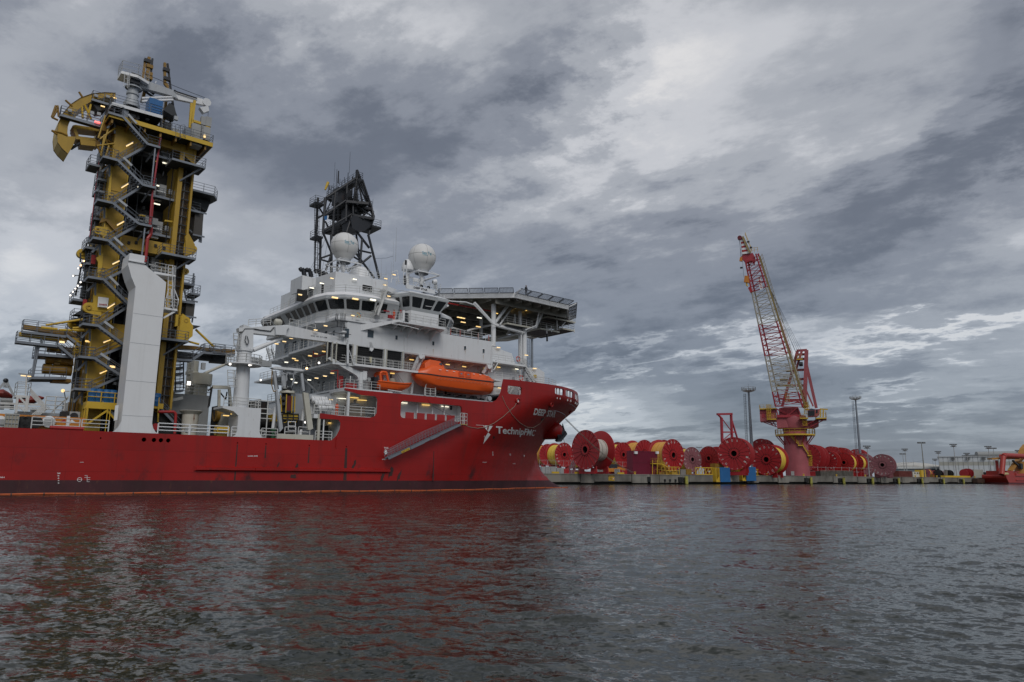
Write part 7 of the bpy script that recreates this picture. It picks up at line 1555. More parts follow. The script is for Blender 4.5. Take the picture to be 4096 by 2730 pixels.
# ================================================================= REELS
_rk = [0]
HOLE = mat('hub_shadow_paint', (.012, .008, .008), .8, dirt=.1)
MARKR = mat('reel_lettering', (.62, .62, .60), .6, dirt=.2)
def reel_mesh(dia, w, col, cab, letters, ribs=18, col2=None):
    key = (dia, w, col.name, cab.name if cab else None, letters, col2.name if col2 else None)
    R_ = dia/2; parts = []
    rh = R_*.175; col2 = col2 or col
    for side in (-1, 1):
        x = side*w/2; c_ = col if side < 0 else col2
        m = MB().lathe((x, 0, R_), (side, 0, 0), [(-.10, rh*1.05), (-.10, R_*.985), (-.04, R_), (.16, R_), (.16, R_*.955), (.03, R_*.95), (.03, rh*1.5), (.28, rh*1.45), (.28, rh), (-.10, rh)], 56); m.sm = True
        parts.append((m, 'flange', c_))
        m = MB()
        for k in range(ribs):
            a = 2*math.pi*(k+.5)/ribs; ca, sa = math.cos(a), math.sin(a)
            p = Vector((x+side*.10, ca*rh*1.5, R_+sa*rh*1.5)); q = Vector((x+side*.09, ca*R_*.955, R_+sa*R_*.955)); m.beam(p, q, .15, .16)
        parts.append((m, 'rib_set', c_))
        m = MB()
        for k in range(ribs):                                # small white marks at the rim, black slots round the hub
            a = 2*math.pi*k/ribs; t = Vector((0, -math.sin(a), math.cos(a))); n = Vector((0, math.cos(a), math.sin(a))); c = Vector((x+side*.045, 0, R_))
            for sgn in (-1, 1): m.add([c+n*R_*.945+t*sgn*.16*R_/5, c+n*R_*.945+t*sgn*.02*R_/5, c+n*R_*.90+t*sgn*.155*R_/5], [(0, 1, 2)])
        parts.append((m, 'rim_marks', MARKR))
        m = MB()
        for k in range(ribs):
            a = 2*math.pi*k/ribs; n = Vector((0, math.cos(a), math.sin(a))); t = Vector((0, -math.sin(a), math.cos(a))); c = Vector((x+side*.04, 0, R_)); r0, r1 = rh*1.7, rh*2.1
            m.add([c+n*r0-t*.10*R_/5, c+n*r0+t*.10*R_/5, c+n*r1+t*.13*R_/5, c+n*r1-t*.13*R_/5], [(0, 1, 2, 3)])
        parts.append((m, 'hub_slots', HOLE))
    if letters:
        m = MB(); x = -w/2-.06
        n = len(letters)
        for j, ch in enumerate(letters):
            if ch == ' ': continue
            a = math.radians(118-j*360/n)
            nrm = Vector((0, -math.cos(a), math.sin(a))); tg = Vector((0, -math.sin(a), -math.cos(a)))   # seen from -x, +y is to the left
            c = Vector((x, 0, R_))+nrm*R_*.80; hgt, wd = R_*.14, R_*.10
            text_fit(m, ch, bil(c-tg*wd/2-nrm*hgt/2, c+tg*wd/2-nrm*hgt/2, c+tg*wd/2+nrm*hgt/2, c-tg*wd/2+nrm*hgt/2), .02)
        parts.append((m, 'lettering', MARKR))
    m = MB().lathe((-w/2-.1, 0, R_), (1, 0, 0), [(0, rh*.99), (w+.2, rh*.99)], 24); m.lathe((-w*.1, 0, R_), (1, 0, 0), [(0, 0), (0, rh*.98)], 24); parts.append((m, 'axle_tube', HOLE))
    rc = R_*((.56 if cab is CABW else .84) if cab else .42); prof = [(.1, rh)]
    nb = 17 if cab else 3
    for k in range(nb):
        x0 = .1+(w-.2)*k/nb; x1 = .1+(w-.2)*(k+1)/nb; rj = rc-(.18 if (k*7) % 5 == 0 and cab else 0)
        prof += [(x0, rj-.07), (x0+(x1-x0)*.25, rj-.01), (x0+(x1-x0)*.5, rj), (x0+(x1-x0)*.75, rj-.01), (x1, rj-.07)]
    prof.append((w-.1, rh)); m = MB().lathe((-w/2, 0, R_), (1, 0, 0), prof, 56); m.sm = True
    parts.append((m, 'cable' if cab else 'drum', cab or col2))
    m = MB()
    for sx in (-w*.38, w*.38):
        for sy in (-1, 1): m.prism([(sx, sy*R_*.28, -.9), (sx, sy*R_*.62, -.9), (sx, sy*R_*.60, R_*.18), (sx, sy*R_*.28, .06)], (.35, 0, 0))
    parts.append((m, 'cradle', col, 'stuff'))
    return parts
RMESH = {}
def reel(k, cx, cy, h, dia, az, w, col, cab, letters, lab, kind='reel', col2=None, spin=0):
    d = FOC*dia/(h/KR[k][2]); P = depth_at(k, cx, cy, d)
    axis = Vector((math.sin(R(az)), math.cos(R(az)), 0)); P = P+axis*w/2            # the near flange is what was measured
    key = (dia, w, col.name, cab.name if cab else 0, letters, col2.name if col2 else 0)
    t = bpy.data.objects.new('cable_reel', None); COL.objects.link(t); tag(t, lab, 'cable reel', 'large cable reels on the quay')
    t.location = (P.x, P.y, P.z-dia/2); t.rotation_euler = (0, 0, math.pi/2-R(az)); BASE[t] = (0, 0, 0)
    if key not in RMESH:
        RMESH[key] = []
        for m, nm, mm, *kd in reel_mesh(dia, w, col, cab, letters, col2=col2):
            o = build(m, nm, mm, t, m.sm, kind=(kd or [None])[0]); RMESH[key].append(o)
    else:
        for o in RMESH[key]: c = o.copy(); COL.objects.link(c); c.parent = t
    if P.z-dia/2 < QT-.1 or P.z-dia/2 > QT+3: print('reel', lab, 'bottom', round(P.z-dia/2, 2))
    # stand it on the quay
    b = P.z-dia/2-QT
    if b > .3:
        m = MB()
        for sx in (-w*.4, w*.4): m.box((sx-.3, -dia*.28, -b), (sx+.3, dia*.28, -.55))
        build(m, 'stand', col, t)
    return t
A_, B_ = 54, -36
reel('d', 712, 440, 463, 11.4, 51, 6.2, REDR, CABW, '', 'largest red reel, wound with white wrapped pipe, right of the ship bow')
reel('d', 268, 500, 255, 9.2, B_, 5.5, REDR, CABO, '', 'red reel with orange cable nearest the bow, partly hidden by the hull')
reel('d', 460, 500, 285, 9.2, B_, 5.6, REDR, CABY, 'NOV   NOV   NOV  ', 'red reel with yellow cable just left of the largest reel')
reel('d', 536, 560, 205, 8.0, 50, 4.2, PINK, CABY, 'NOVBR NOVBR ', 'small pale pink reel half hidden behind the largest red reel')
reel('d', 1185, 570, 215, 8.0, B_, 4.4, REDR, CABY, '', 'small red reel with yellow cable between the largest reel and the maroon container')
reel('d', 1155, 500, 290, 9.2, B_, 6.0, REDR, CABY, '', 'red reel with yellow cable in the second row above the telehandler')
reel('d', 1412, 500, 350, 11.4, B_, 6.4, REDR, CABO, '', 'red reel with orange cable directly behind the maroon container')
reel('d', 1742, 505, 378, 11.4, B_, 6.4, REDR, CABO, 'NOV   NOV   NOV   ', 'red reel with orange cable right of the maroon container, white letters on its flange')
reel('d', 1090, 480, 260, 9.2, 50, 5, REDR, None, '', 'red reel seen over the others behind the telehandler')
reel('d', 1966, 556, 292, 9.2, -30, 5.2, PINK, CABY, 'NOVBR NOVBR ', 'faded pink reel standing alone behind the yellow frames')
reel('d', 2163, 543, 285, 9.2, 50, 5, REDR, None, '', 'red reel between the faded pink reel and the big reel under the red frame')
reel('d', 1640, 470, 290, 11.4, -30, 5, REDR, None, '', 'red reel rim showing between the two orange cable reels')
reel('e', 194, 1304, 186, 11.4, 30, 6.5, REDR, None, 'NOV   BR   NOV  ', 'big red reel behind the open red lifting frame')
reel('e', 350, 1282, 125, 9.2, 34, 5, REDR, None, 'NOV   NOV  ', 'red reel in the second row behind the reel with round white lettering')
reel('l', 452, 1134, 482, 11.4, 42, 6.8, REDR, CABY, 'NOVBR  NOV   V O', 'red reel with round white lettering and yellow cable, left of the crane pedestal', col2=REDB)
reel('l', 1105, 1095, 405, 11.4, 44, 6.0, REDR, None, '', 'dark red reel immediately right of the pink crane pedestal')
reel('l', 1180, 1105, 395, 11.4, 44, 5, REDR, None, '', 'second dark red reel right of the crane pedestal')
reel('f', 282, 905, 212, 9.2, 40, 6.0, REDR, None, 'NOVBR  NO   V ', 'red reel with white letters behind the stacked pallets', col2=REDB)
reel('f', 330, 860, 215, 11.4, 40, 4.5, REDR, CABY, '', 'red reel in the back row with yellow cable on top')
reel('f', 430, 872, 215, 11.4, 40, 5, REDR, None, '', 'red reel in the back row behind the stacked pallets')
reel('f', 462, 922, 210, 9.2, 42, 5.5, REDB, CABY, '', 'bright red reel with a narrow band of yellow cable showing', col2=REDB)
reel('f', 574, 925, 180, 8.0, 42, 6.0, REDR, CABY, 'NOV  BR ', 'red reel lettered in white with yellow cable, left of the faded reels', col2=REDB)
reel('f', 600, 880, 200, 11.4, 40, 6, REDR, None, 'NO V   NOV ', 'red reel rising behind the faded reels')
reel('f', 645, 944, 236, 11.4, 44, 4.5, PINK, None, 'NOVBR  NOV ', 'faded pink and red reel left of the one with the open hub')
reel('f', 865, 947, 226, 9.2, 36, 6.2, PINK, None, 'BRNOV   BRNOV  ', 'faded pink reel with an open hub at the right end of the row')
reel('k', 1195, 572, 100, 5.5, 50, 4, PINK, CABO, '', 'small faded pink reel among containers right of the long row')

# ================================================================= QUAYSIDE CLUTTER
def qbox(k, x0, y0, x1, y1, n0, dn, m, name, lab, cat, group=None, det=None):
    p, q = Q(k, x0, y0, n0), Q(k, x1, y1, n0); t = thing(name, lab, cat, (p.x, n0, QT), QUAY, group)
    L = q.x-p.x; H = q.z-QT
    build(MB().box((p.x, n0, QT+.03), (q.x, n0+dn, q.z)), 'body', m, t)
    return t, p.x, q.x, q.z
t, a, b, zt = qbox('d', 1270, 735, 1555, 462, 4, 2.6, MAROON, 'container', 'dark maroon double-height container with air conditioners on the quay', 'container')
m = MB()
for k in range(int((b-a)/.45)): m.box((a+.1+k*.45, 3.93, QT+.2), (a+.3+k*.45, 4, zt-.2))
build(m, 'corrugation', MAROON, t, kind='stuff')
for z in (QT+.05, (QT+zt)/2, zt-.2): build(MB().box((a-.05, 3.88, z), (b+.05, 3.96, z+.18)), 'frame_rail', MAROON, t)
for x in (1302, 1553): p = Q('d', x, 475, 3.7); build(MB().box(p-Vector((.6, .3, .4)), p+Vector((.6, .2, .4))), 'air_conditioner', WHITE2, t)
# yellow stairs and frames
fy = thing('stair_platform', 'yellow stair and platform beside the maroon container', 'stair', (b, 3, QT), QUAY)
P = lambda x, y, n=3: Q('d', x, y, n)
platform(fy, [(P(1500, 600).x, 3, P(1500, 600).z), (P(1600, 600).x, 3, P(1500, 600).z), (P(1600, 600).x, 5, P(1500, 600).z), (P(1500, 600).x, 5, P(1500, 600).z)], mats=(YEL2, YEL2), h=1.6)
build(stair(P(1590, 605), P(1660, 640), 1, (0, 1, 0), side_r=.05), 'stair_flight', YEL2, fy)
for x in (1500, 1555): build(MB().beam(P(x, 735, 3), P(x, 460+100, 3), .2), 'post', YEL2, fy)
def yframe(k, x0, y0, x1, y1, n, m_, lab, nx=3, nz_=2, name='steel_frame', th=.16):
    p, q = Q(k, x0, y0, n), Q(k, x1, y1, n); zt = q.z; t = thing(name, lab, 'frame', (p.x, n, QT), QUAY)
    for i in range(nx+1):
        u = p.x+(q.x-p.x)*i/nx
        for nn in (n, n+2): build(MB().beam((u, nn, QT), (u, nn, zt), th), 'post', m_, t)
    for j in range(nz_+1):
        z = QT+.1+(zt-QT-.1)*j/nz_; build(MB().beam((p.x, n, z), (q.x, n, z), th).beam((p.x, n+2, z), (q.x, n+2, z), th) if False else MB().beam((p.x, n, z), (q.x, n, z), th), 'rail', m_, t); build(MB().beam((p.x, n+2, z), (q.x, n+2, z), th), 'rail', m_, t)
    build(MB().box((p.x+.3, n+.3, QT+.05), (q.x-.3, n+1.7, QT+(zt-QT)*.45)), 'load', MATS['yellow_paint_worn'], t); return t
yframe('d', 1660, 735, 1815, 645, 3, YEL2, 'yellow cage frame on the quay right of the maroon container', 4, 2)
yframe('d', 1580, 735, 1655, 672, 2, YELD, 'low yellow frame with white bundle by the container stair', 2, 1); 
yframe('l', 235, 1383, 395, 1290, 4, YEL2, 'low yellow frame holding hoses, left of the round-lettered reel', 4, 2)
qbox('d', 1835, 735, 1890, 672, 3, 1.6, mat('grey_machine', (.2, .19, .18), .6), 'generator', 'small grey machine with a ring on the quay below the pink reel', 'machine')
t_, *_r = qbox('d', 1900, 737, 1960, 668, 3.5, 1.5, YELD, 'hose_drum_unit', 'yellow hose unit on the quay under the faded pink reel', 'machine')
qbox('d', 1730, 735, 1782, 706, 1.8, 1.2, YEL, 'yellow_crate', 'low yellow crate at the quay edge before the cage frame', 'crate')
# telehandler
th_ = thing('telehandler', 'yellow and black telehandler parked behind barriers on the quay', 'telehandler', (P(970, 700, 5).x, 5, QT), QUAY)
build(MB().prism([P(*q, 5) for q in ((930, 700), (930, 640), (975, 632), (990, 660), (1100, 655), (1110, 700))], (0, 2.2, 0)), 'body', ORAN2, th_)
build(MB().prism([P(*q, 4.9) for q in ((1010, 655), (1015, 610), (1080, 612), (1090, 655))], (0, 1.4, 0)), 'cab', mat('cab_black', (.02, .02, .025), .3), th_)
for x in (960, 1090): c = P(x, 700, 4.9); build(MB().lathe((c.x, 4.6, QT+.75), (0, 1, 0), [(0, 0), (0, .45), (.05, .75), (.5, .75), (.55, 0)], 16), 'wheel', RUBBER, th_, True)
build(MB().prism([P(*q, 5.2) for q in ((1085, 640), (1180, 660), (1180, 685), (1085, 665))], (0, .5, 0)), 'boom', ORAN2, th_)
for j, (x0, x1, lab) in enumerate(((835, 948, 'silver crowd barriers leaning together in front of the largest reel'), (1055, 1130, 'silver crowd barriers in front of the telehandler'))):
    a_, b_ = P(x0, 720, 2), P(x1, 720, 2); t = thing('crowd_barrier', lab, 'barrier', (a_.x, 2, QT), QUAY)
    for q in range(4):
        m = MB(); dx = q*.25
        m.beam((a_.x+dx, 2+q*.2, QT+.2), (b_.x-.6+dx, 2+q*.2, QT+.2), .07).beam((a_.x+dx+.3, 2.1+q*.2, P(x0, 668, 2).z), (b_.x-.6+dx, 2.1+q*.2, P(x0, 668, 2).z), .07)
        for k in range(12): u = a_.x+dx+(b_.x-.6-a_.x)*k/11; m.beam((u, 2+q*.2, QT+.2), (u, 2.1+q*.2, P(x0, 668, 2).z), .05)
        build(m, 'barrier_panel', GREY, t)
for j, (x0, x1) in enumerate(((200, 240), (244, 268), (271, 300), (304, 368), (375, 410), (414, 455))):
    t, a_, b_, z_ = qbox('d', x0, 692, x1, 640 if j < 4 else 655, 5, 1.4, mat('cubicle_grey', (.34, .36, .38), .5, dirt=.15), 'electrical_cabinet', 'grey electrical cabinet on the quay, %s in the row beside the bow' % ('first', 'second', 'third', 'fourth and widest', 'fifth', 'sixth')[j], 'cabinet', 'grey electrical cabinets by the bow')
    build(MB().box((a_+.1, 4.96, QT+.2), (b_-.1, 5, z_-.15)), 'door', GREY, t)
# wire fence with posts along the yard
fn_ = thing('yard_fence', 'wire fence with thin posts and barbed top in front of the reels', 'fence', (Q('d', 240, 700, 7).x, 7, QT), QUAY)
a_, b_ = Q('d', 170, 700, 7), Q('d', 1300, 700, 7); ztf = Q('d', 240, 572, 7).z
FM = mat('fence_wire', (.42, .43, .43), .6)
m = MB()
n = int((b_.x-a_.x)/3.1)
for k in range(n+1): build(MB().tube((a_.x+3.1*k, 7, QT), (a_.x+3.1*k, 7, ztf), .045, 5).tube((a_.x+3.1*k, 7, ztf), (a_.x+3.1*k-.3, 6.8, ztf+.35), .04, 4), 'fence_post', FM, fn_)
m = MB()
for z in (ztf, ztf+.15, ztf+.3, QT+.1, QT+1.4, QT+2.6): m.tube((a_.x, 7, z), (b_.x, 7, z), .014, 3)
for k in range(int((b_.x-a_.x)/.5)): u = a_.x+k*.5; m.tube((u, 7, QT), (u, 7, ztf), .006, 3)
build(m, 'fence_mesh', FM, fn_, kind='stuff')
lp_ = thing('lamp_post', 'tall thin grey lamp post with short arm standing before the largest reel', 'lamp post', (Q('d', 650, 700, 6).x, 6, QT), QUAY)
build(MB().path([(Q('d', 650, 700, 6).x, 6, QT), Q('d', 652, 402, 6), Q('d', 690, 400, 6)], .09, 6), 'pole', GREY, lp_)
# blue and yellow ramps hanging over the quay edge
def ramp(k, X, lab):
    # X: frame-left, plate-left, plate-right; y's in crop e
    f0, p0_, p1_, yt, yb = X
    a_, b_, c_ = Q(k, f0, yt, -.4), Q(k, p0_, yt, -.4), Q(k, p1_, yt, -.4); zb = Q(k, p0_, yb, -.4).z
    t = thing('boarding_ramp', lab, 'ramp', (a_.x, 0, QT), QUAY, 'blue and yellow ramps on the quay')
    build(MB().box((b_.x, -1.6, zb), (c_.x, .3, b_.z)), 'blue_plate', BLUE, t)
    build(MB().box((b_.x-2.2, -1.5, zb), (b_.x-1.9, .2, b_.z-.1)), 'hanging_leg', YEL2, t)
    build(MB().box((b_.x-2.2, -1.5, zb), (b_.x-.05, .2, zb+.25)), 'bottom_beam', YEL2, t); build(MB().box((a_.x, -.2, b_.z-.35), (b_.x-.05, .2, b_.z-.05)), 'top_beam', YEL2, t)
    build(MB().box((b_.x-.35, -1.45, zb+.25), (b_.x-.1, .2, b_.z-.1)), 'hanging_leg', YEL2, t)
    build(MB().prism([(b_.x-1.9, -1.3, zb+.25), (b_.x-.35, -1.3, zb+.25), (b_.x-.35, -1.3, zb+1.8)], (0, .1, 0)), 'gusset', YEL2, t)
    build(MB().box((a_.x, -.2, QT+.05), (b_.x-2.2, .2, QT+.35)), 'lower_beam', YEL2, t)
    n = 5
    for i in range(n+1): u = a_.x+(b_.x-2.2-a_.x)*i/n; build(MB().beam((u, 0, QT+.1), (u, 0, b_.z-.2), .18), 'post', YEL2, t)
    for i in range(n): u = a_.x+(b_.x-2.2-a_.x)*i/n; w = (b_.x-2.2-a_.x)/n; build(MB().beam((u, 0, QT+.3), (u+w, 0, b_.z-.3), .12), 'diagonal', YEL2, t)
    return t
ramp('e', (-22, 97, 154, 1383, 1466), 'left one of two yellow ramp frames with a blue end plate on the quay edge'); ramp('e', (154, 245, 301, 1380, 1460), 'right one of two yellow ramp frames with a blue end plate on the quay edge')
hb1 = qbox('e', 85, 1385, 135, 1362, 3, 2, YELD, 'hose_heap', 'heap of yellow hose fittings behind the left ramp frame', 'hose'); hb2 = qbox('e', 200, 1380, 270, 1366, 3, 2, MESH, 'hose_heap', 'heap of black hoses behind the right ramp frame', 'hose')
# red lifting frame
lf = thing('lifting_frame', 'open red steel portal frame standing over the big reel', 'frame', (Q('e', 150, 1380, 5).x, 5, QT), QUAY)
E = lambda x, y, n=3: Q('e', x, y, n)
def bm(p, q, w, nm, m_=REDC, n=3, par=lf): return build(MB().beam(E(*p, n), E(*q, n), w), nm, m_, par)
bm((98, 1080), (182, 1078), .7, 'top_beam'); bm((103, 1082), (125, 1105), .5, 'leg'); bm((122, 1100), (126, 1235), .75, 'leg'); bm((177, 1080), (188, 1370), .7, 'leg'); bm((180, 1110), (218, 1235), .45, 'leg'); bm((126, 1235), (135, 1375), .6, 'leg')
bm((125, 1182), (205, 1182), .45, 'cross_beam'); bm((122, 1100), (185, 1185), .25, 'diagonal'); bm((128, 1230), (180, 1185), .25, 'diagonal'); bm((126, 1290), (240, 1300), .3, 'cross_beam'); bm((190, 1280), (150, 1370), .25, 'diagonal'); bm((190, 1280), (240, 1375), .25, 'diagonal'); bm((218, 1235), (205, 1185), .3, 'leg')
# stacked pallets and containers further along
for j in range(6):
    k0 = 218+j*57; t, a_, b_, z_ = qbox('f', k0, 1070, k0+52, 1012+(j % 2)*3, 2.5, 2.2, mat('grey_timber', (.075, .07, .062), .8, dirt=.3), 'timber_stack', 'stack of dark timber mats on the quay, %s from the crane pedestal' % ('first', 'second', 'third', 'fourth', 'fifth', 'sixth')[j], 'timber stack', 'stacks of timber mats')
    for r_ in range(6): build(MB().box((a_-.15, 2.3, QT+.12+r_*.42), (b_+.15, 2.5, QT+.3+r_*.42)), 'timber', mat('pale_timber', (.19, .175, .15), .8, dirt=.3), t)
fence2 = thing('low_fence', 'low mesh fence in front of the reels right of the crane', 'fence', (Q('f', 105, 1060, 4).x, 4, QT), QUAY)
a_, b_ = Q('f', 105, 1060, 5), Q('f', 830, 1060, 5)
for k in range(int((b_.x-a_.x)/6)+1): build(MB().tube((a_.x+k*6, 5, QT), (a_.x+k*6, 5, QT+4), .07, 4), 'fence_post', FM, fence2)
build(MB().tube((a_.x, 5, QT+3.6), (b_.x, 5, QT+3.6), .04, 4).tube((a_.x, 5, QT+2), (b_.x, 5, QT+2), .03, 4), 'fence_rail', FM, fence2)
for (x0, y0, x1, y1, mm, lab) in ((842, 1075, 905, 1010, BROWN, 'dark red-brown container with an open black end, under the open-hub reel'), (908, 1075, 975, 1008, BROWN, 'rust-red container just right of the open black one'), (1040, 1075, 1175, 1012, BROWN, 'long rust-brown container left of the cream cabin'), (1190, 1075, 1262, 1020, CREAM, 'cream site cabin with dark windows on the quay'), (1830, 1055, 1922, 997, mat('pale_container', (.40, .41, .36), .6), 'pale grey container with green stripes near the red vessel'), (1645, 1085, 1700, 1068, MESH, 'low dark machine behind the long yellow beam')):
    t, a_, b_, z_ = qbox('f', x0, y0, x1, y1, 6, 2.5, mm, 'container', lab, 'container')
    if mm is BROWN:
        m = MB()
        for k in range(int((b_-a_)/.8)): m.box((a_+.1+k*.8, 5.92, QT+.2), (a_+.4+k*.8, 6, z_-.2))
        build(m, 'corrugation', BROWN, t, kind='stuff')
    if mm is CREAM:
        for u in (.2, .55, .8): build(MB().box((a_+(b_-a_)*u, 5.93, QT+2.2), (a_+(b_-a_)*(u+.12), 6, z_-1.0)), 'window', LV, t)
    if x0 == 1830:
        for u in (.35, .7): build(MB().box((a_+(b_-a_)*u, 5.93, QT+3.2), (a_+(b_-a_)*(u+.05), 6, z_-1.2)), 'stripe', mat('hi_vis', (.3, .8, .1), .5), t)
    if x0 == 842: build(MB().box((a_+(b_-a_)*.45, 5.93, QT+.1), (a_+(b_-a_)*.95, 6, z_-.4)), 'open_end', LV, t)
t, a_, b_, z_ = qbox('f', 1525, 1085, 1790, 1062, 3, 2.0, YEL2, 'yellow_beam', 'long yellow spreader beam lying on the quay', 'beam')
t, a_, b_, z_ = qbox('k', 1145, 615, 1188, 535, 5, 3, YEL2, 'yellow_unit', 'tall yellow round-fronted unit right of the cream cabin', 'machine')
def drum(k, x, y, r, m_, lab, n=8):
    c = Q(k, x, y, n); t = thing('cable_drum', lab, 'drum', (c.x, n, QT), QUAY)
    for dx in (-1.3, 1.1): build(MB().lathe((c.x+dx, n, QT+r), (1, 0, 0), [(0, 0), (0, r), (.25, r), (.25, 0)], 20), 'flange', m_, t)
    build(MB().lathe((c.x-1.3, n, QT+r), (1, 0, 0), [(0, r*.6), (2.4, r*.6)], 16), 'core', MESH, t)
drum('k', 1340, 585, 1.9, MESH, 'dark cable drum left of the warehouse lamp post'); drum('k', 1465, 585, 1.9, MESH, 'dark cable drum near the grey post before the warehouse'); drum('k', 1690, 580, 2.4, REDR, 'red cable drum before the white warehouse'); drum('k', 1655, 580, 2.2, REDR, 'smaller red cable drum left of the other red drum')
yframe('k', 1280, 605, 1430, 548, 9, REDC, 'thin red pipe rack before the warehouse', 5, 2); build(MB().beam(Q('k', 1428, 600, 8), Q('k', 1428, 535, 8), 1.2), 'concrete_post', CONC, None, frame=QUAY).update_tag()
for o in list(bpy.data.objects):
    if o.name.startswith('concrete_post'): tag(o, 'short concrete post at the right end of the thin red pipe rack', 'post')
t, *_r = qbox('k', 1880, 608, 1985, 562, 7, 3, MESH, 'truck_body', 'dark flatbed machine beside the pale grey container', 'machine')

# ================================================================= TALL PEDESTAL CRANE
PB = Q('l', 922, 1392, 8); PBW = QUAY.w((PB.x, 8, QT)); al = math.degrees(math.atan2(PBW.x, PBW.y))
KF = wframe(90+al, PBW)
def K(x, y, v=0, k='l'): return KF.pt(*px(k, x, y), v)
def E2(x, y, v=0): return K(x, y, v, 'e')
c0_ = K(915, 1392); cc = c0_.x
PC = thing('pedestal_crane', 'tall red and white lattice-boom crane on a faded pink pedestal on the quay', 'crane', (cc, 0, QT), KF)
r1 = (K(1092, 780).x-K(722, 780).x)/2; zt_ = K(900, 700).z
cx1 = (K(1092, 780).x+K(722, 780).x)/2; cc = cx1
r0 = K(1140, 1385).x-cc
build(MB().lathe((cc, 0, QT), (0, 0, 1), [(0, r0), (8, r0*.985), (K(0, 950).z-QT, r1*1.03), (zt_-QT, r1), (zt_-QT, 0)], 48), 'pedestal', PINKC, PC, True)
z_p = K(900, 755).z; rp_ = (K(1215, 755).x-K(588, 755).x)/2
cpm = MB().lathe((cc, 0, z_p-.25), (0, 0, 1), [(0, r1), (0, rp_), (.6, rp_), (.6, r1)], 40); o = build(cpm, 'ring_platform', YEL2, PC)
build(MB().rail([(cc+rp_*math.cos(a), rp_*math.sin(a), z_p+.35) for a in np.linspace(0, 2*math.pi, 25)], 2.0, 2.2, .07, 2), 'railing', YEL2, o)
for a in range(12):
    th = a*math.pi/6; build(MB().beam((cc+rp_*.95*math.cos(th), rp_*.95*math.sin(th), z_p-.3), (cc+r1*math.cos(th), r1*math.sin(th), z_p-3.8), .35), 'bracket', REDC, PC)
for p, q in (((835, 770), (960, 900)), ((1015, 905), (1110, 1055))): build(stair(K(*p, -r1*1.08), K(*q, -r1*1.08 if q[0] < 1000 else -r1*.5), 1.1, (0, 1, 0), side_r=.08), 'stair_flight', YEL2, PC)
a_ = K(950, 905, -r1*1.1); platform(PC, [(a_.x, -r1*1.25, a_.z), (K(1015, 905).x, -r1*1.25, a_.z), (K(1015, 905).x, -r1*.8, a_.z), (a_.x, -r1*.8, a_.z)], mats=(YEL2, YEL2), h=1.6, t=.4, name='landing')
a_ = K(1100, 1065, -2); platform(PC, [(a_.x, -3, a_.z), (K(1155, 1065, -2).x, -3, a_.z), (K(1155, 1065, -2).x, 0, a_.z), (a_.x, 0, a_.z)], mats=(YEL2, YEL2), h=1.8, t=.4, name='landing')
build(MB().ladder(K(1143, 1230, -1), K(1143, 1070, -1), .9, r=.08, wd=(1, 0, 0)), 'caged_ladder', YEL2, PC)
p = K(865, 1350, -r0); build(MB().box(p-Vector((.6, .3, .8)), p+Vector((.6, .2, .8))), 'hatch', GREY, PC); 
# slewing part
def lz(y): return K(900, y).z
build(MB().lathe((cc, 0, lz(700)), (0, 0, 1), [(0, r1*1.0), (lz(670)-lz(700), r1*1.05), (lz(655)-lz(700), r1*1.05), (lz(640)-lz(700), r1*.98)], 40), 'slew_bearing', mat('dark_red_bearing', (.12, .02, .02), .5), PC, True)
rb_ = (K(1030, 560).x-K(620, 560).x)/2
build(MB().prism([K(*q, -rb_*.75) for q in ((620, 635), (610, 480), (650, 450), (650, 330), (720, 312), (950, 312), (975, 440), (1035, 520), (1025, 630), (860, 630), (780, 632))], (0, rb_*1.6, 0)), 'slew_house', PINKC, PC)
build(MB().lathe((cc, 0, lz(640)), (0, 0, 1), [(0, r1*.98), (lz(500)-lz(640), rb_*.98), (lz(450)-lz(640), rb_*.9), (lz(450)-lz(640), 0)], 36), 'slew_drum', PINKC, PC, True)
fv = -rb_*.75-.1
m = MB()
for x in range(660, 960, 12): m.prism([K(x, 430, fv), K(x+5, 430, fv), K(x+5, 325, fv), K(x, 325, fv)], (0, -.12, 0))
build(m, 'louvre', REDC, PC, kind='stuff')
build(MB().beam(K(615, 455, fv-.3), K(975, 450, fv-.3), .8, 1.0), 'front_beam', REDC, PC)
for p, q in (((600, 330), (640, 455)), ((950, 330), (990, 440)), ((600, 335), (800, 435)), ((930, 325), (800, 435)), ((655, 345), (780, 425))): build(MB().beam(K(*p, fv-.4), K(*q, fv-.4), .45), 'brace', REDC, PC)
mh = build(MB().prism([K(*q, -4) for q in ((355, 535), (345, 335), (600, 325), (610, 530))], (0, 7, 0)), 'machinery_house', PINKC, PC)
for x0, x1, y0, y1 in ((385, 435, 415, 480), (455, 490, 415, 460)): build(MB().prism([K(*q, -4.05) for q in ((x0, y1), (x1, y1), (x1, y0), (x0, y0))], (0, -.08, 0)), 'vent_panel', REDC, mh)
m = MB()
for y in (360, 385, 405): m.beam(K(350, y, -4.1), K(580, y-3, -4.1), .18)
build(m, 'wall_ribs', REDC, mh, kind='stuff')
for q in (((355, 535), (400, 545), (615, 625), (610, 545)),): 
    for p_, q_ in (((400, 545), (615, 620)), ((450, 545), (615, 580)), ((500, 550), (560, 595)), ((560, 545), (600, 610))): build(MB().beam(K(*p_, -2), K(*q_, -2), .35), 'underframe', REDC, PC)
def kplat(x0, x1, y, v0, v1, h=1.6, closed=True): a_, b_ = K(x0, y, v0), K(x1, y, v0); return platform(PC, [(a_.x, v0, a_.z), (b_.x, v0, a_.z), (b_.x, v1, a_.z), (a_.x, v1, a_.z)], mats=(YEL2, YEL2), h=h, t=.4, name='walkway', closed=closed)
kplat(345, 600, 332, -5, 3); kplat(460, 608, 495, -5.5, -4, 2); kplat(980, 1105, 478, -7, -4); kplat(1230, 1395, 480, -6, 1, 2.4); kplat(1040, 1115, 285, -4, 0, 2)
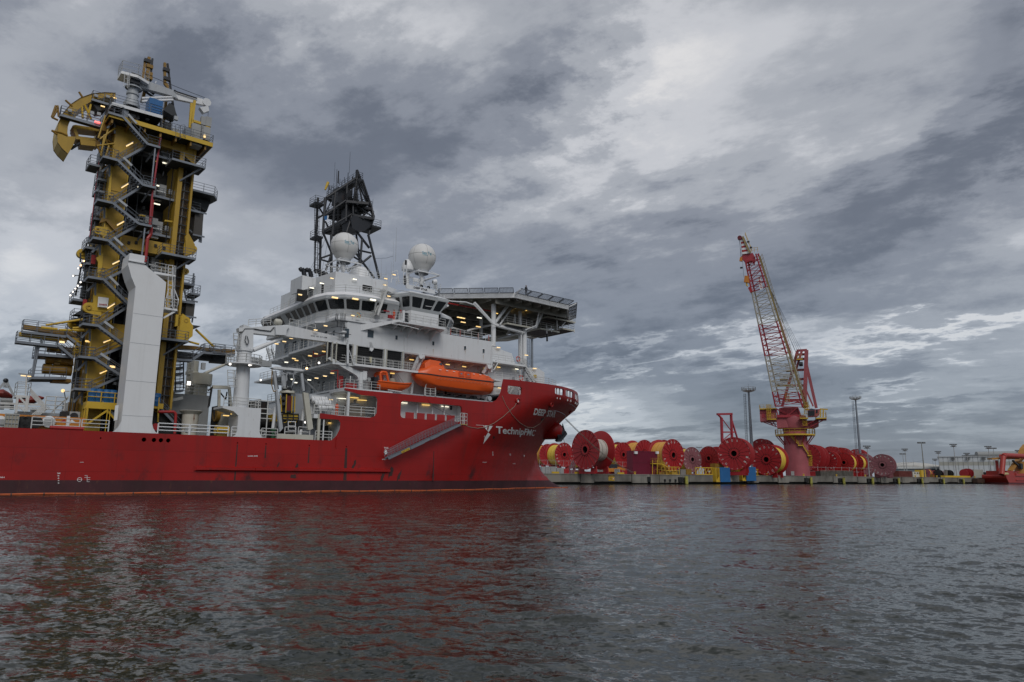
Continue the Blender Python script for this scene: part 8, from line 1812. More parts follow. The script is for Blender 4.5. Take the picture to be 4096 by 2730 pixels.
for x, y0, y1 in ((495, 490, 275), (1080, 420, 240), (1060, 600, 490), (785, 240, 100)): build(MB().ladder(K(x, y0, -5.3), K(x-10, y1, -5.3), 1.2, r=.08), 'caged_ladder', YEL2, PC)
cabm = build(MB().prism([K(*q, -7) for q in ((1110, 460), (1100, 365), (1150, 330), (1225, 345), (1215, 455))], (0, 4, 0)), 'operator_cab', PINKC, PC)
build(MB().prism([K(*q, -7.03) for q in ((1112, 452), (1104, 370), (1210, 368), (1210, 445))], (0, -.05, 0)), 'cab_window', GLASS, cabm); build(MB().prism([K(*q, -7.03) for q in ((1108, 362), (1150, 335), (1215, 345), (1212, 362))], (0, -.05, 0)), 'cab_window', GLASSB, cabm)
build(MB().prism([K(*q, -6) for q in ((1215, 455), (1225, 345), (1290, 340), (1285, 420), (1250, 460))], (0, 4, 0)), 'cab_rear', PINKC, PC); build(MB().prism([K(*q, -6.05) for q in ((1228, 410), (1232, 350), (1258, 348), (1256, 405))], (0, -.05, 0)), 'cab_window', GLASS, cabm)
build(MB().box(K(1225, 515, -4), K(1390, 490, 0)), 'cab_floor', REDC, PC)
for p, q in (((1290, 340), (1415, 348)), ((1300, 345), (1300, 470)), ((1345, 350), (1345, 470))): build(MB().beam(K(*p, -5.5), K(*q, -5.5), .45), 'davit', YEL2, PC)
build(MB().prism([K(*q, -3) for q in ((1030, 640), (1030, 520), (1275, 520), (1275, 605), (1200, 640))], (0, 6, 0)), 'counterweight', PINKC, PC); build(MB().beam(K(1160, 520, -3.1), K(1160, 635, -3.1), .9), 'counterweight_rib', REDC, PC)
for p, q in (((1030, 610), (1230, 510)), ((1170, 605), (1360, 510))): build(MB().beam(K(*p, -4.5), K(*q, -4.5), .35), 'brace', REDC, PC)
# boom: four chords and lacing in coloured lengths
TL, TR, HL, HR = Vector((258, 205)), Vector((318, 165)), Vector((430, 1035)), Vector((585, 1040))
def chord_pt(side, t, back):
    a_, b_ = (HL, TL) if side == 0 else (HR, TR)
    q = a_.lerp(b_, t); dv = -6-14*t; 
    w = (5.0-2.6*t) if back else 0
    P = E2(q.x, q.y, dv); return Vector((P.x+(.35*w if back else 0), P.y+w, P.z+(.3*w if back else 0)))
segs = [(0, .10, REDC), (.10, .345, mat('boom_white', (.44, .42, .36), .6, dirt=.2, rust=.2)), (.345, .56, REDC), (.56, .785, MATS['boom_white']), (.785, 1.0, REDC)]
for (t0, t1, c_) in segs:
    n = max(1, round((t1-t0)/.036)); 
    m = MB()
    for side in (0, 1):
        for back in (0, 1): m.tube(chord_pt(side, t0, back), chord_pt(side, t1, back), .30, 8)
    sec = build(m, 'boom_section', c_, PC, True)
    for i in range(n):
        a_, b_ = t0+(t1-t0)*i/n, t0+(t1-t0)*(i+1)/n
        m = MB(); f = i % 2
        m.tube(chord_pt(0, a_, 0), chord_pt(1, a_, 0), .13, 5); m.tube(chord_pt(f, a_, 0), chord_pt(1-f, b_, 0), .13, 5)
        m.tube(chord_pt(1-f, a_, 1), chord_pt(f, b_, 1), .13, 5); m.tube(chord_pt(0, a_, 1), chord_pt(1, a_, 1), .11, 5)
        m.tube(chord_pt(0, a_, 0), chord_pt(0, b_, 1), .11, 5); m.tube(chord_pt(1, a_, 0), chord_pt(1, b_, 1), .11, 5)
        m.tube(chord_pt(0, a_, 0), chord_pt(0, a_, 1), .11, 5); m.tube(chord_pt(1, a_, 0), chord_pt(1, a_, 1), .11, 5)
        build(m, 'lattice_panel', c_, sec)
# yellow walkway up the right side of the boom
wk = MB(); wk2 = MB(); prev = None
for i in range(41):
    t = i/40; P = chord_pt(1, t*.98, 0)+Vector((1.1, .6, .3)); 
    if prev: wk.beam(prev, P, .75, .14); wk2.tube(prev+Vector((1.0, -.2, .9)), P+Vector((1.0, -.2, .9)), .07, 4); wk2.tube(prev+Vector((.7, -.2, .45)), P+Vector((.7, -.2, .45)), .05, 4)
    wk2.tube(P+Vector((.4, 0, 0)), P+Vector((1.05, -.2, .95)), .06, 4); prev = P
w_ = build(wk, 'boom_walkway', mat('weathered_yellow', (.30, .23, .10), .6, dirt=.2), PC); build(wk2, 'walkway_railing', MATS['weathered_yellow'], w_)
sgn = [E2(*q, -17.5) for q in ((343, 372), (358, 365), (345, 292), (327, 298))]
sb = build(MB().prism(sgn, (0, .15, 0)), 'boom_sign', WHITE2, PC); m = MB(); text_fit(m, 'NOV', bil(*[E2(*q, -17.6) for q in ((331, 303), (346, 366), (355, 362), (341, 298))]), .02); build(m, 'sign_lettering', REDL, sb)
# boom head, jib with red and white stripes
build(MB().prism([E2(*q, -19) for q in ((262, 215), (232, 185), (245, 170), (300, 160), (315, 185), (310, 225), (295, 205))], (0, 2.2, 0)), 'boom_head', REDC, PC)
J0, J1, J2 = Vector((240, 168)), Vector((278, 162)), Vector((230, 75))
for i in range(8):
    t0, t1 = i/8, (i+1)/8; l0, l1, r0_, r1_ = J0.lerp(J2, t0), J0.lerp(J2, t1), J1.lerp(Vector((240, 72)), t0), J1.lerp(Vector((240, 72)), t1)
    build(MB().prism([E2(*q, -19.5) for q in (l0, r0_, r1_, l1)], (0, 1.0, 0)), 'jib_stripe', REDR if i % 2 else WHITE2, PC)
build(MB().beam(E2(285, 160, -19.6), E2(243, 68, -19.6), .8), 'jib_walkway', MATS['weathered_yellow'], PC); build(MB().lathe(E2(226, 73, -20), (0, 1, 0), [(0, 0), (0, .9), (1.2, .9), (1.2, 0)], 16), 'tip_sheave', mat('dark_red_sheave', (.13, .01, .02), .5), PC, True)
build(MB().rail([E2(296, 158, -19), E2(258, 62, -19)], 1.4, 2, .07, 2), 'railing', YEL2, PC); build(MB().rail([E2(290, 160, -19), E2(330, 155, -19)], 2.0, 1.5, .07, 2), 'railing', YEL2, PC)
for x0, y0, x1, y1 in ((223, 78, 236, 185), (232, 80, 250, 300), (226, 80, 232, 190)): build(MB().tube(E2(x0, y0, -20), E2(x1, y1, -20), .05, 4), 'hoist_wire', BLACK, PC)
hbk = build(MB().prism([E2(*q, -20.2) for q in ((250, 325), (254, 290), (276, 290), (282, 330))], (0, 1.2, 0)), 'hook_block', ORAN2, PC); build(MB().path([E2(265, 328, -19.6), E2(266, 345, -19.6), E2(272, 350, -19.6)], .3, 6), 'hook', YEL2, hbk)
build(MB().prism([E2(*q, -20.2) for q in ((224, 205), (228, 185), (240, 182), (242, 208))], (0, 1, 0)), 'small_hook_block', ORAN2, PC); build(MB().prism([E2(*q, -18.6) for q in ((274, 360), (290, 345), (297, 380), (288, 388))], (0, 1.2, 0)), 'red_bucket', REDR, PC)
for x, y in ((236, 245), (275, 97), (290, 130)): p = E2(x, y, -20); build(MB().box(p-Vector((.5, .3, .3)), p+Vector((.5, .3, .3))), 'boom_lamp', BLACK, PC)
# gantry and hoist ropes
G = lambda x, y, v=3: E2(x, y, v)
for p, q, w, v in (((607, 715), (596, 1045), 1.5, 1), ((555, 722), (520, 860), 1.2, 5), ((520, 860), (468, 1035), 1.1, 5), ((604, 785), (663, 1045), 1.1, 6), ((580, 720), (540, 850), .9, 1), ((606, 945), (645, 1035), .6, 3), ((597, 990), (597, 1045), 1.3, 1)): build(MB().beam(G(*p, v), G(*q, v), w), 'gantry_leg', PINKC, PC)
for p, q in (((550, 718), (610, 714)), ((548, 768), (604, 764)), ((535, 830), (600, 826)), ((560, 882), (600, 878)), ((520, 920), (598, 915)), ((500, 1000), (600, 998)), ((545, 740), (610, 738))): build(MB().beam(G(*p, 2), G(*q, 2), .9), 'gantry_tie', PINKC, PC)
build(MB().lathe(G(564, 795, 0), (1, 0, 0), [(0, .9), (1.5, .9)], 12), 'gantry_sheaves', BLACK, PC)
kp = lambda x0, x1, y, v: (E2(x0, y, v), E2(x1, y, v))
for x0, x1, y, v in ((550, 585, 765, -1), (455, 500, 880, -2), (440, 530, 915, -2), (600, 625, 1050, -2), (490, 520, 830, -2)):
    a_, b_ = kp(x0, x1, y, v); platform(PC, [(a_.x, v, a_.z), (b_.x, v, a_.z), (b_.x, v+2.5, a_.z), (a_.x, v+2.5, a_.z)], mats=(YEL2, YEL2), h=1.7, t=.35, name='walkway', closed=True)
for dx in range(4): build(MB().tube(E2(390+dx*3, 345+dx*6, -13), E2(545+dx*12, 722, 1), .06, 4), 'boom_rope', BLACK, PC)
for p, q in (((430, 460), (545, 725)), ((440, 500), (530, 760))): build(MB().tube(E2(*p, -12), E2(*q, 1), .05, 4), 'boom_rope', BLACK, PC)
for p, q in (((585, 830), (590, 1040)), ((575, 800), (580, 1030))): build(MB().tube(E2(*p, 0), E2(*q, -2), .04, 4), 'hoist_wire', BLACK, PC)
# ================================================================= LIGHT MASTS, LAMP POSTS
def mast(k, xt, yt, xb, yb, d, lab):
    top = depth_at(k, xt, yt, d); base = Vector((depth_at(k, xt, yt, d).x, top.y, QT)); hh = top.z-QT
    t = bpy.data.objects.new('light_mast', None); COL.objects.link(t); tag(t, lab, 'light mast', 'tall floodlight masts'); t.location = base; BASE[t] = (0, 0, 0)
    build(MB().lathe((0, 0, 0), (0, 0, 1), [(0, .78), (hh*.5, .62), (hh, .4), (hh, 0)], 14), 'pole', GALV, t, True)
    build(MB().ladder((-2.3, -.3, 2), (-1.9, -.3, hh-1), .8, True, (0, -1, 0), .06), 'caged_ladder', GALV, t)
    h_ = build(MB().lathe((0, 0, hh-.3), (0, 0, 1), [(0, .4), (.5, 2.2), (.7, 2.6), (.7, 0)], 16), 'head_frame', GREY, t)
    build(MB().rail([(3*math.cos(a), 3*math.sin(a), hh+.5) for a in np.linspace(0, 2*math.pi, 11)], 1.3, 2, .07, 2), 'railing', GREY, t)
    for a in range(8): th = a*math.pi/4; build(MB().box((2.2*math.cos(th)-.35, 2.2*math.sin(th)-.35, hh+.5), (2.2*math.cos(th)+.35, 2.2*math.sin(th)+.35, hh+1.1)), 'floodlight', GREYW, t)
    build(MB().tube((0, 0, hh), (0, 0, hh+3.5), .06, 4), 'lightning_rod', GREY, t); return t
mast('e', 277, 952, 0, 0, 300, 'tall grey floodlight mast with caged ladder left of the crane'); mast('f', 583, 262, 0, 0, 400, 'tall grey floodlight mast with caged ladder right of the crane')
# the lit mast behind the helideck
lt = depth_at('a', 1712, 585, 260); t = bpy.data.objects.new('light_mast', None); COL.objects.link(t); tag(t, 'floodlight mast with lit lamps seen under the helideck', 'light mast', 'tall floodlight masts'); t.location = (lt.x, lt.y, QT); BASE[t] = (0, 0, 0); hh = lt.z-QT
build(MB().lathe((0, 0, 0), (0, 0, 1), [(0, .7), (hh, .45), (hh, 0)], 12), 'pole', GALV, t, True); build(MB().ladder((-1.2, -.3, 2), (-1.2, -.3, hh-1), .7, True, (0, -1, 0), .05), 'caged_ladder', GALV, t)
build(MB().lathe((0, 0, hh-.8), (0, 0, 1), [(0, .4), (.5, 1.9), (.8, 1.9), (.8, 0)], 14), 'head_frame', GREY, t); build(MB().rail([(3.2*math.cos(a), 3.2*math.sin(a), hh) for a in np.linspace(0, 2*math.pi, 11)], 1.3, 2, .07, 2), 'railing', GREY, t)
for x in (-1.6, 1.2): build(MB().box((x-.9, -2.2, hh+.6), (x+.9, -1.9, hh+1.4)), 'lamp_panel', L_F, t)
posts = [(497, 270, 360, 1), (920, 352, 420, 0), (945, 302, 430, 1), (1140, 222, 330, 0), (1338, 332, 430, 1), (1302, 418, 520, 1), (1519, 250, 380, 1), (1678, 352, 430, 1), (1930, 274, 390, 1), (1990, 286, 400, 0), (2285, 318, 430, 1), (1270, 395, 600, 2), (1040, 395, 600, 2), (1762, 385, 600, 2)]
wd_ = 'first second third fourth fifth sixth seventh eighth ninth tenth eleventh twelfth thirteenth fourteenth'.split()
order = sorted(range(len(posts)), key=lambda i: posts[i][0])
for r_, i in enumerate(order):
    x, y, d, kind = posts[i]; p = depth_at('k', x, y, d); t = bpy.data.objects.new('lamp_post', None); COL.objects.link(t); t.location = (p.x, p.y, QT); BASE[t] = (0, 0, 0)
    tag(t, '%s yard lamp post, %s from the left right of the reels' % (('twin-headed', 'ring-headed', 'thin bare')[kind], wd_[r_]), 'lamp post', 'yard lamp posts'); hh = p.z-QT
    build(MB().lathe((0, 0, 0), (0, 0, 1), [(0, .28), (hh, .14 if kind < 2 else .08), (hh, 0)], 8), 'pole', [YELD if x == 1140 else GREY, GREY, GREY][kind] if x != 1140 else mat('weathered_post', (.2, .19, .15), .7), t, True)
    if kind == 1:
        build(MB().lathe((0, 0, hh-.6), (0, 0, 1), [(0, .2), (.8, 1.2), (.85, 0)], 10), 'lamp_ring', GREY, t)
        for k in range(4): build(MB().box((-1.9+k*1.0, -.4, hh+.4), (-1.3+k*1.0, .3, hh+1.0)), 'lamp_head', mat('lamp_head_grey', (.12, .125, .13), .5), t)
        build(MB().box((-1.5, -.3, hh-.5), (1.5, .3, hh-.25)), 'lamp_bar', MATS['lamp_head_grey'], t)
    elif kind == 0:
        for k in (-1, 1): build(MB().box((k*1.0-.7, -.4, hh), (k*1.0+.7, .4, hh+.7)), 'lamp_head', MATS['lamp_head_grey'], t)
for k, x, y, d, l in (('d', 2048, 415, 380, 'small lamp post behind the gap right of the faded pink reel'),):
    p = depth_at(k, x, y, d); t = bpy.data.objects.new('lamp_post', None); COL.objects.link(t); t.location = (p.x, p.y, QT); BASE[t] = (0, 0, 0); tag(t, l, 'lamp post', 'yard lamp posts'); build(MB().tube((0, 0, 0), (0, 0, p.z-QT), .12, 6), 'pole', GREY, t)
    for s_ in (-1, 1): build(MB().beam((0, 0, p.z-QT), (s_*1.6, 0, p.z-QT+.2), .35), 'lamp_head', MATS['lamp_head_grey'], t)
wr = [depth_at('k', 870, 468, 430), depth_at('k', 1160, 425, 330)]
o = build(MB().tube(wr[0], wr[1], .05, 4), 'overhead_wire', BLACK); tag(o, 'thin overhead wire running to the tall weathered lamp post', 'wire')
# ================================================================= WAREHOUSE AND FAR BUILDINGS
WD = 520; P0 = depth_at('k', 1350, 600, WD); P1 = depth_at('k', 2500, 600, WD*1.02); wa = 121; WF = wframe(wa, P0)
wh = thing('warehouse', 'large white warehouse with a pale beige band behind the lamp posts', 'warehouse', (WF.F.dot(P0), 0, QT), WF)
W = lambda x, y, v=0: WF.pt(*px('k', x, y), v)
u0, u1 = W(1350, 500).x, W(2700, 500).x; zr = W(1350, 375).z; zb1, zb0 = W(1400, 440).z, W(1400, 482).z
WHW = mat('warehouse_white', (.50, .53, .55), .6, dirt=.1, streak=.3); WHB = mat('warehouse_beige', (.36, .36, .32), .6, dirt=.1, streak=.3)
n = 22
for i in range(n):
    a_, b_ = u0+(u1-u0)*i/n, u0+(u1-u0)*(i+1)/n-.25
    for z0, z1, mm in ((QT, zb0, WHW), (zb0+.05, zb1, WHB), (zb1+.05, zr-.4, WHW)): build(MB().box((a_, 0, z0), (b_, .3, z1)), 'wall_panel', mm, wh)
build(MB().box((u0, .35, QT), (u1, 80, zr-.5)), 'core', GREY, wh); build(MB().box((u0-.6, -.6, zr-.4), (u1+.6, 81, zr)), 'roof', mat('roof_grey', (.42, .44, .45), .6), wh)
for x in (1515, 1690, 1875):
    for y in (390, 408): p = W(x, y, -.8); build(MB().box(p-Vector((1.2, .4, .35)), p+Vector((1.2, .4, .35))), 'wall_lamp', MATS['lamp_head_grey'], wh)
P2 = depth_at('k', 1790, 350, 800); P3 = depth_at('k', 2500, 350, 800)
o = build(MB().tube(P2, P3+Vector((0, 0, 1)), 3.0, 12), 'barrel_roof', mat('far_roof_grey', (.27, .28, .28), .7, dirt=.1), None, True); 
o2 = build(MB().box((P2.x+2, P2.y+1, QT), (P3.x, P3.y+30, P2.z)), 'far_building_wall', GREY, o); o2.parent = o; tag(o, 'grey rounded roof of a far building showing above the white warehouse', 'building')
ta = depth_at('k', 990, 500, 700); t = bpy.data.objects.new('storage_tank', None); COL.objects.link(t); t.location = (ta.x, ta.y, QT); BASE[t] = (0, 0, 0); tag(t, 'low white rust-streaked storage tank far behind the yard', 'tank')
hz_ = ta.z-QT; rt_ = 29; build(MB().lathe((0, 0, 0), (0, 0, 1), [(0, rt_), (hz_+1, rt_), (hz_+3.5, rt_*.55), (hz_+4.5, rt_*.2), (hz_+4.6, 0)], 40), 'shell', mat('tank_white', (.52, .51, .47), .6, dirt=.2, scale=.2, rust=1), t, True)
ls = depth_at('k', 870, 520, 560); le = depth_at('k', 1355, 518, 560)
o = build(MB().prism([ls, le, Vector((le.x, le.y, QT)), Vector((ls.x, ls.y, QT))], (2, 25, 0)), 'long_shed_wall', mat('shed_blue_grey', (.15, .18, .2), .7)); o2 = build(MB().prism([ls+Vector((-1, -1, 0)), le+Vector((1, -1, 0)), le+Vector((1, -1, 1.6)), ls+Vector((-1, -1, 1.6))], (2, 28, 0)), 'roof', mat('shed_roof', (.5, .52, .52), .6)); o2.parent = o; tag(o, 'long low shed with a pale roof behind the brown containers', 'shed')
# ================================================================= RED SUPPLY VESSEL AT THE RIGHT EDGE
RF = QUAY; V = lambda x, y, n=-6: Q('k', x, y, n)
rvs = thing('supply_vessel', 'bright red work vessel with a tubular gantry moored at the far right end', 'vessel', (V(2150, 700).x, -6, 0), QUAY)
VR = mat('vessel_red', (.36, .03, .02), .45, dirt=.14, streak=.4)
ax, bx = V(1962, 650).x, V(2353, 650).x+40
zd = V(2100, 592).z; zk = V(2100, 682).z
build(MB().prism([(ax+2.2, -13, zk), (ax+.2, -13, V(0, 620).z if False else zk+2.2), (ax, -13, zd-.8), (ax+.3, -13, zd), (V(2035, 590).x, -13, zd), (V(2035, 590).x, -13, zd+3.6 if False else zd), (bx, -13, zd), (bx, -13, zk)], (0, 11, 0)), 'hull', VR, rvs)
build(MB().prism([(ax+2.2, -12.95, -1), (ax+2.2, -12.95, zk), (bx, -12.95, zk), (bx, -12.95, -1)], (0, 10.9, 0)), 'boot_topping', mat('vessel_dark_red', (.11, .012, .015), .5, dirt=.3), rvs)
for z in (zd-.4, zd-2.6): build(MB().box((V(2070, 640).x, -13.4, z-.25), (bx, -13, z+.15)), 'rubbing_strake', VR, rvs)
build(MB().box((V(1985, 590).x, -12.5, zd), (V(2060, 590).x, -3, V(0+2010, 545).z)), 'stern_block', VR, rvs); build(MB().box((V(2085, 600).x, -12.8, zd), (bx, -12.4, V(2100, 575).z)), 'bulwark', VR, rvs)
zg = V(2120, 362, -12).z
for n_ in (-12, -4):
    pts = [V(2088, 590, n_), V(2098, 480, n_), V(2108, 375, n_)]; pts = [Vector((p.x, n_, p.z)) for p in pts]; pts += [Vector((pts[-1].x+1.3, n_, zg)), Vector((bx, n_, zg+.4))]
    build(MB().path(pts, 1.25, 12), 'gantry_tube', VR, rvs, True)
build(MB().tube((V(2108, 375).x+1.3, -12, zg), (V(2108, 375).x+1.3, -4, zg), 1.1, 10), 'gantry_tube', VR, rvs, True); build(MB().tube(V(2028, 420, -8), V(2048, 590, -8), .7, 8), 'gantry_stay', VR, rvs, True)
build(MB().box((V(2330, 410).x, -12.6, V(0+2340, 415).z), (bx, -11.5, V(2340, 375).z)), 'red_lattice', VR, rvs)
vc_ = thing('vessel_crane', 'worn yellow crane on the deck of the red vessel at the right edge', 'crane', (V(2300, 600).x, -8, zd), QUAY)
YC = mat('worn_orange_yellow', (.42, .20, .03), .5, dirt=.2, rust=.6)
build(MB().tube(V(2315, 620, -9), V(2300, 440, -9), 2.6, 14), 'post', YC, vc_, True); build(MB().prism([V(*q, -10) for q in ((1970, 395), (1975, 412), (2070, 408), (2300, 408), (2300, 375), (2100, 385))], (0, 2, 0)), 'jib', YC, vc_)
build(MB().prism([V(*q, -9) for q in ((2260, 470), (2320, 400), (2360, 280), (2400, 230), (2400, 330), (2340, 420), (2300, 480))], (0, 2.4, 0)), 'knuckle_boom', YC, vc_); build(MB().prism([V(*q, -10) for q in ((2195, 540), (2255, 455), (2280, 470), (2225, 550))], (0, 1.6, 0)), 'brace', YC, vc_); build(MB().beam(V(2220, 425, -10.2), V(2285, 480, -10.2), .8), 'cylinder', BLACK, vc_)
for x0, y0, x1, y1, mm, nm in ((2125, 600, 2195, 560, MESH, 'machine'), (2195, 620, 2228, 558, GREY, 'panel'), (2100, 600, 2125, 585, YELD, 'hatch'), (2230, 600, 2270, 550, VR, 'locker'), (2320, 520, 2400, 460, DARKG, 'grating'), (2100, 560, 2300, 550, VR, 'rail_bar')): p, q = V(x0, y0, -11), V(x1, y1, -11); build(MB().box((p.x, -11, p.z), (q.x, -9.5, q.z)), nm, mm, rvs)
p, q = V(2120, 618, -12.9), V(2185, 598, -12.9); build(MB().lathe(((p.x+q.x)/2, -12.2, zd+.3), (1, 0, 0), [(-3.5, .3), (-2.5, .8), (2.5, .8), (3.5, .3)], 10), 'inflatable_boat', mat('cream_boat', (.5, .4, .2), .6), rvs, True)
build(MB().box((V(1880, 640).x, -3, .5), (V(1965, 640).x, -.6, 2.6)), 'fender_barge', mat('dark_brown_steel', (.06, .03, .02), .7), rvs)
# mooring lines from the bow to the quay
for j, (sx, sy, tx, ty, lab) in enumerate(((480, 75, 1270, 705, 'upper of the two mooring lines from the bow to the quay'), (474, 82, 1262, 712, 'lower of the two mooring lines from the bow to the quay'))):
    a_ = SHIP.w(S('d', sx, sy, 11)); b_ = QUAY.w(Q('d', tx, ty, 1)); P = [a_.lerp(b_, t)-Vector((0, 0, 1.3*math.sin(math.pi*t))) for t in np.linspace(0, 1, 14)]
    o = build(MB().path(P, .05, 5), 'mooring_line', ROPE); tag(o, lab, 'mooring line', 'bow mooring lines')
a_ = SHIP.w(S('d', 452, 310, 11)); b_ = QUAY.w(Q('d', 600, 700, 1)); o = build(MB().path([a_.lerp(b_, t)-Vector((0, 0, 1.0*math.sin(math.pi*t))) for t in np.linspace(0, 1, 10)], .04, 5), 'mooring_line', ROPE); tag(o, 'thin line running down from beside the anchor towards the quay', 'mooring line')

# ================================================================= AFT DECK (left edge of the picture)
J = lambda x, y, v=6: S('j', x, y, v)
sc_ = thing('stern_equipment', 'orange steel machinery frame along the deck edge left of the tower', 'machinery', (5, 4, 6.5), SHIP)
build(MB().box((-12, 3.2, 6.45), (15.6, 5.0, J(860, 1010, 3.2).z)), 'orange_frame', ORAN2, sc_)
for x in (915, -5): c = J(x, 1120, 3); build(MB().lathe((c.x, 3.1, c.z), (0, -1, 0), [(0, 0), (.0, .62), (.3, .6), (.4, 0)], 22), 'pipe_end', WHITE2, sc_, True); build(MB().box((c.x-.45, 2.6, c.z-.3), (c.x+.45, 2.68, c.z+.25)), 'end_plate', GREY, sc_)
for x in (410, 520, 670): c = J(x, 1130, 3); build(MB().lathe((c.x, 3.1, c.z), (0, -1, 0), [(0, 0), (0, .62), (.5, .6), (.5, .3), (.55, 0)], 18), 'rubber_roller', RUBBER, sc_, True); 
p, q = J(80, 1200, 2.2), J(365, 975, 2.2); tk = thing('water_tank', 'square off-white caged tank at the deck edge near the left of the picture', 'tank', (p.x, 2.2, 6.5), SHIP)
build(MB().box((p.x, 2.2, 6.5), (q.x, 3.1, q.z)), 'tank', mat('dirty_cream', (.42, .39, .31), .7, dirt=.3), tk)
m = MB()
for k in range(5): u = p.x+(q.x-p.x)*k/4; m.beam((u, 2.15, 6.5), (u, 2.15, q.z), .06)
for k in range(4): z = 6.6+(q.z-6.7)*k/3; m.beam((p.x, 2.14, z), (q.x, 2.14, z), .06)
build(m, 'cage', GREY, tk)
p = J(1245, 1180, 2); pr_ = thing('propeller_buoy', 'red and white star-shaped fitting on the rail left of the tower foot', 'fitting', (p.x, 1.0, 6.5), SHIP)
for a in (0, 90, 180, 270): build(MB().prism([(p.x+.15*math.cos(R(a+50)), 1.2, p.z+.15*math.sin(R(a+50))), (p.x+.75*math.cos(R(a+65)), 1.2, p.z+.62*math.sin(R(a+65))), (p.x+.75*math.cos(R(a+25)), 1.2, p.z+.62*math.sin(R(a+25)))], (0, .2, 0)), 'blade', RED if a % 180 else WHITE2, pr_)
build(MB().box((p.x-.14, 1.1, p.z-.5), (p.x+.14, 1.3, p.z+.9)), 'mast_plate', WHITE2, pr_)
for (x0, y0, x1, y1, mm, nm, lab) in ((1300, 1060, 1510, 935, GREY, 'air_unit', 'grey fan unit between the tower columns on deck'), (1160, 1010, 1300, 925, MESH, 'dark_unit', 'dark machine beside the grey fan unit at the tower foot')):
    p, q = J(x0, y0, 5), J(x1, y1, 5); o = thing(nm, lab, 'machine', (p.x, 5, 6.5), SHIP); build(MB().box((p.x, 5, 6.45), (q.x, 6.4, q.z)), 'body', mm, o)
    if mm is GREY: c = J(1390, 1020, 5); build(MB().lathe((c.x, 5.0, c.z), (0, -1, 0), [(0, 0), (.02, .4), (.06, .42), (.06, .36), (.03, 0)], 16), 'fan', BLACK, o)
hv = [J(1304, 945, 5.2), J(1502, 950, 5.2)]
for j, q in enumerate(hv): person('person in a hi-vis vest by the fan unit, %s' % ('left of it', 'right of it')[j], (q.x, 6.9, q.z-1.45), SHIP, 1.7, mat('hi_vis_yellow', (.45, .85, .02), .7), yaw=R(180), group=None)
# walkways and lattice at the stern
sw_ = thing('stern_walkway', 'grey stepped walkway and lamp post structure left of the tower', 'walkway', (8, 9, 6.5), SHIP)
def jb(p, q, w=.16, m_=NETG, v=9, par=None): return build(MB().beam(J(*p, v), J(*q, v), w), 'strut', m_, par or sw_)
a_, b_ = J(305, 620, 9), J(560, 620, 9); platform(sw_, [(a_.x, 9, a_.z), (b_.x, 9, a_.z), (b_.x, 11, a_.z), (a_.x, 11, a_.z)], mats=(NETG, NETG), h=1.5, t=.2, name='platform')
for p, q, w in (((330, 630), (300, 960), .22), ((520, 630), (490, 930), .3), ((350, 640), (500, 800), .2), ((490, 450), (500, 240), .14), ((480, 610), (490, 440), .12), ((350, 830), (470, 930), .15)): jb(p, q, w)
lpb = jb((350, 215), (600, 240), .12, GREY); jb((390, 250), (590, 268), .1, L_Y)
for k in range(6): jb((560+k*6, 480+k*30), (830+k*6, 830+k*30-60), .07)
for k in range(5): jb((600+k*35, 990), (830+k*28, 800+k*12), .09)
for k in range(5): jb((960+k*14, 960-k*20), (1290-k*2, 640-k*18+k*30), .08)
for y in (800, 850, 880, 780): jb((0, y-20), (860, y+15), .1)
a_, b_ = J(830, 960, 8), J(1200, 965, 8); build(MB().rail([(a_.x, 8, a_.z), (b_.x, 8, a_.z)], 1.9, .9, .05, 4), 'railing', NETG, sw_)
build(MB().box((J(300, 1000, 10).x, 10, J(300, 1000, 10).z), (J(1300, 960, 10).x, 12, J(900, 950, 10).z)), 'deck_structure', GREYW, sw_); build(MB().box((J(1190, 900, 9).x, 9, 6.5), (J(1290, 770, 9).x, 10, J(1240, 765, 9).z)), 'machine_house', GREYW, sw_)
build(MB().box((J(590, 930, 11).x, 11, J(590, 940, 11).z), (J(700, 880, 11).x, 12, J(650, 875, 11).z)), 'crate', GREY, sw_)
p = J(1185, 535, 8); build(MB().lathe(p, (-.4, -.9, -.2), [(0, 0), (0, .2), (-.25, .12), (-.25, 0)], 12), 'floodlight', L_Y, sw_); jb((1200, 510), (1240, 720), .08, BLACK, 8); jb((1190, 545), (1310, 550), .1)
dark_b = thing('port_lifeboat', 'dark red lifeboat hanging on the far side at the left edge', 'lifeboat', (8, 26, 12), SHIP)
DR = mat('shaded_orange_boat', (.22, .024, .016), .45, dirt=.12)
def jloft(pts_list, v, hw, m_, par, nm): 
    secs = []
    for x, yt_, yb_ in pts_list:
        t_, b__ = J(x, yt_, v), J(x, yb_, v); c = (t_.z+b__.z)/2; h = max(.05, (t_.z-b__.z)/2); secs.append([Vector((t_.x, v+hw*min(1, h)*math.cos(a), c+h*math.sin(a))) for a in np.linspace(0, 2*math.pi, 13)[:-1]])
    return build(loft(secs, 12), nm, m_, par, True)
jloft([(340, 680, 760), (420, 650, 795), (540, 630, 800), (640, 625, 790), (740, 630, 745), (830, 655, 690)], 24, 1.4, DR, dark_b, 'hull')
jloft([(-60, 520, 640), (60, 505, 680), (160, 560, 690), (240, 620, 680)], 24, 1.4, DR, dark_b, 'hull')
dv = thing('stern_davit_frame', 'white triangular davit frame above the red boat at the left edge', 'davit', (4, 24, 9), SHIP)
for p, q in (((100, 350), (-60, 560)), ((120, 355), (260, 630)), ((60, 450), (170, 470)), ((60, 370), (160, 375)), ((100, 360), (100, 460)), ((0, 690), (240, 700))): jb(p, q, .24, GREYW, 22, dv)
build(MB().sphere(J(108, 345, 22), .3, 8, 6), 'head_sheave', BLACK, dv)
jb((0, 780), (230, 790), 1.0, GREY, 23, dv)
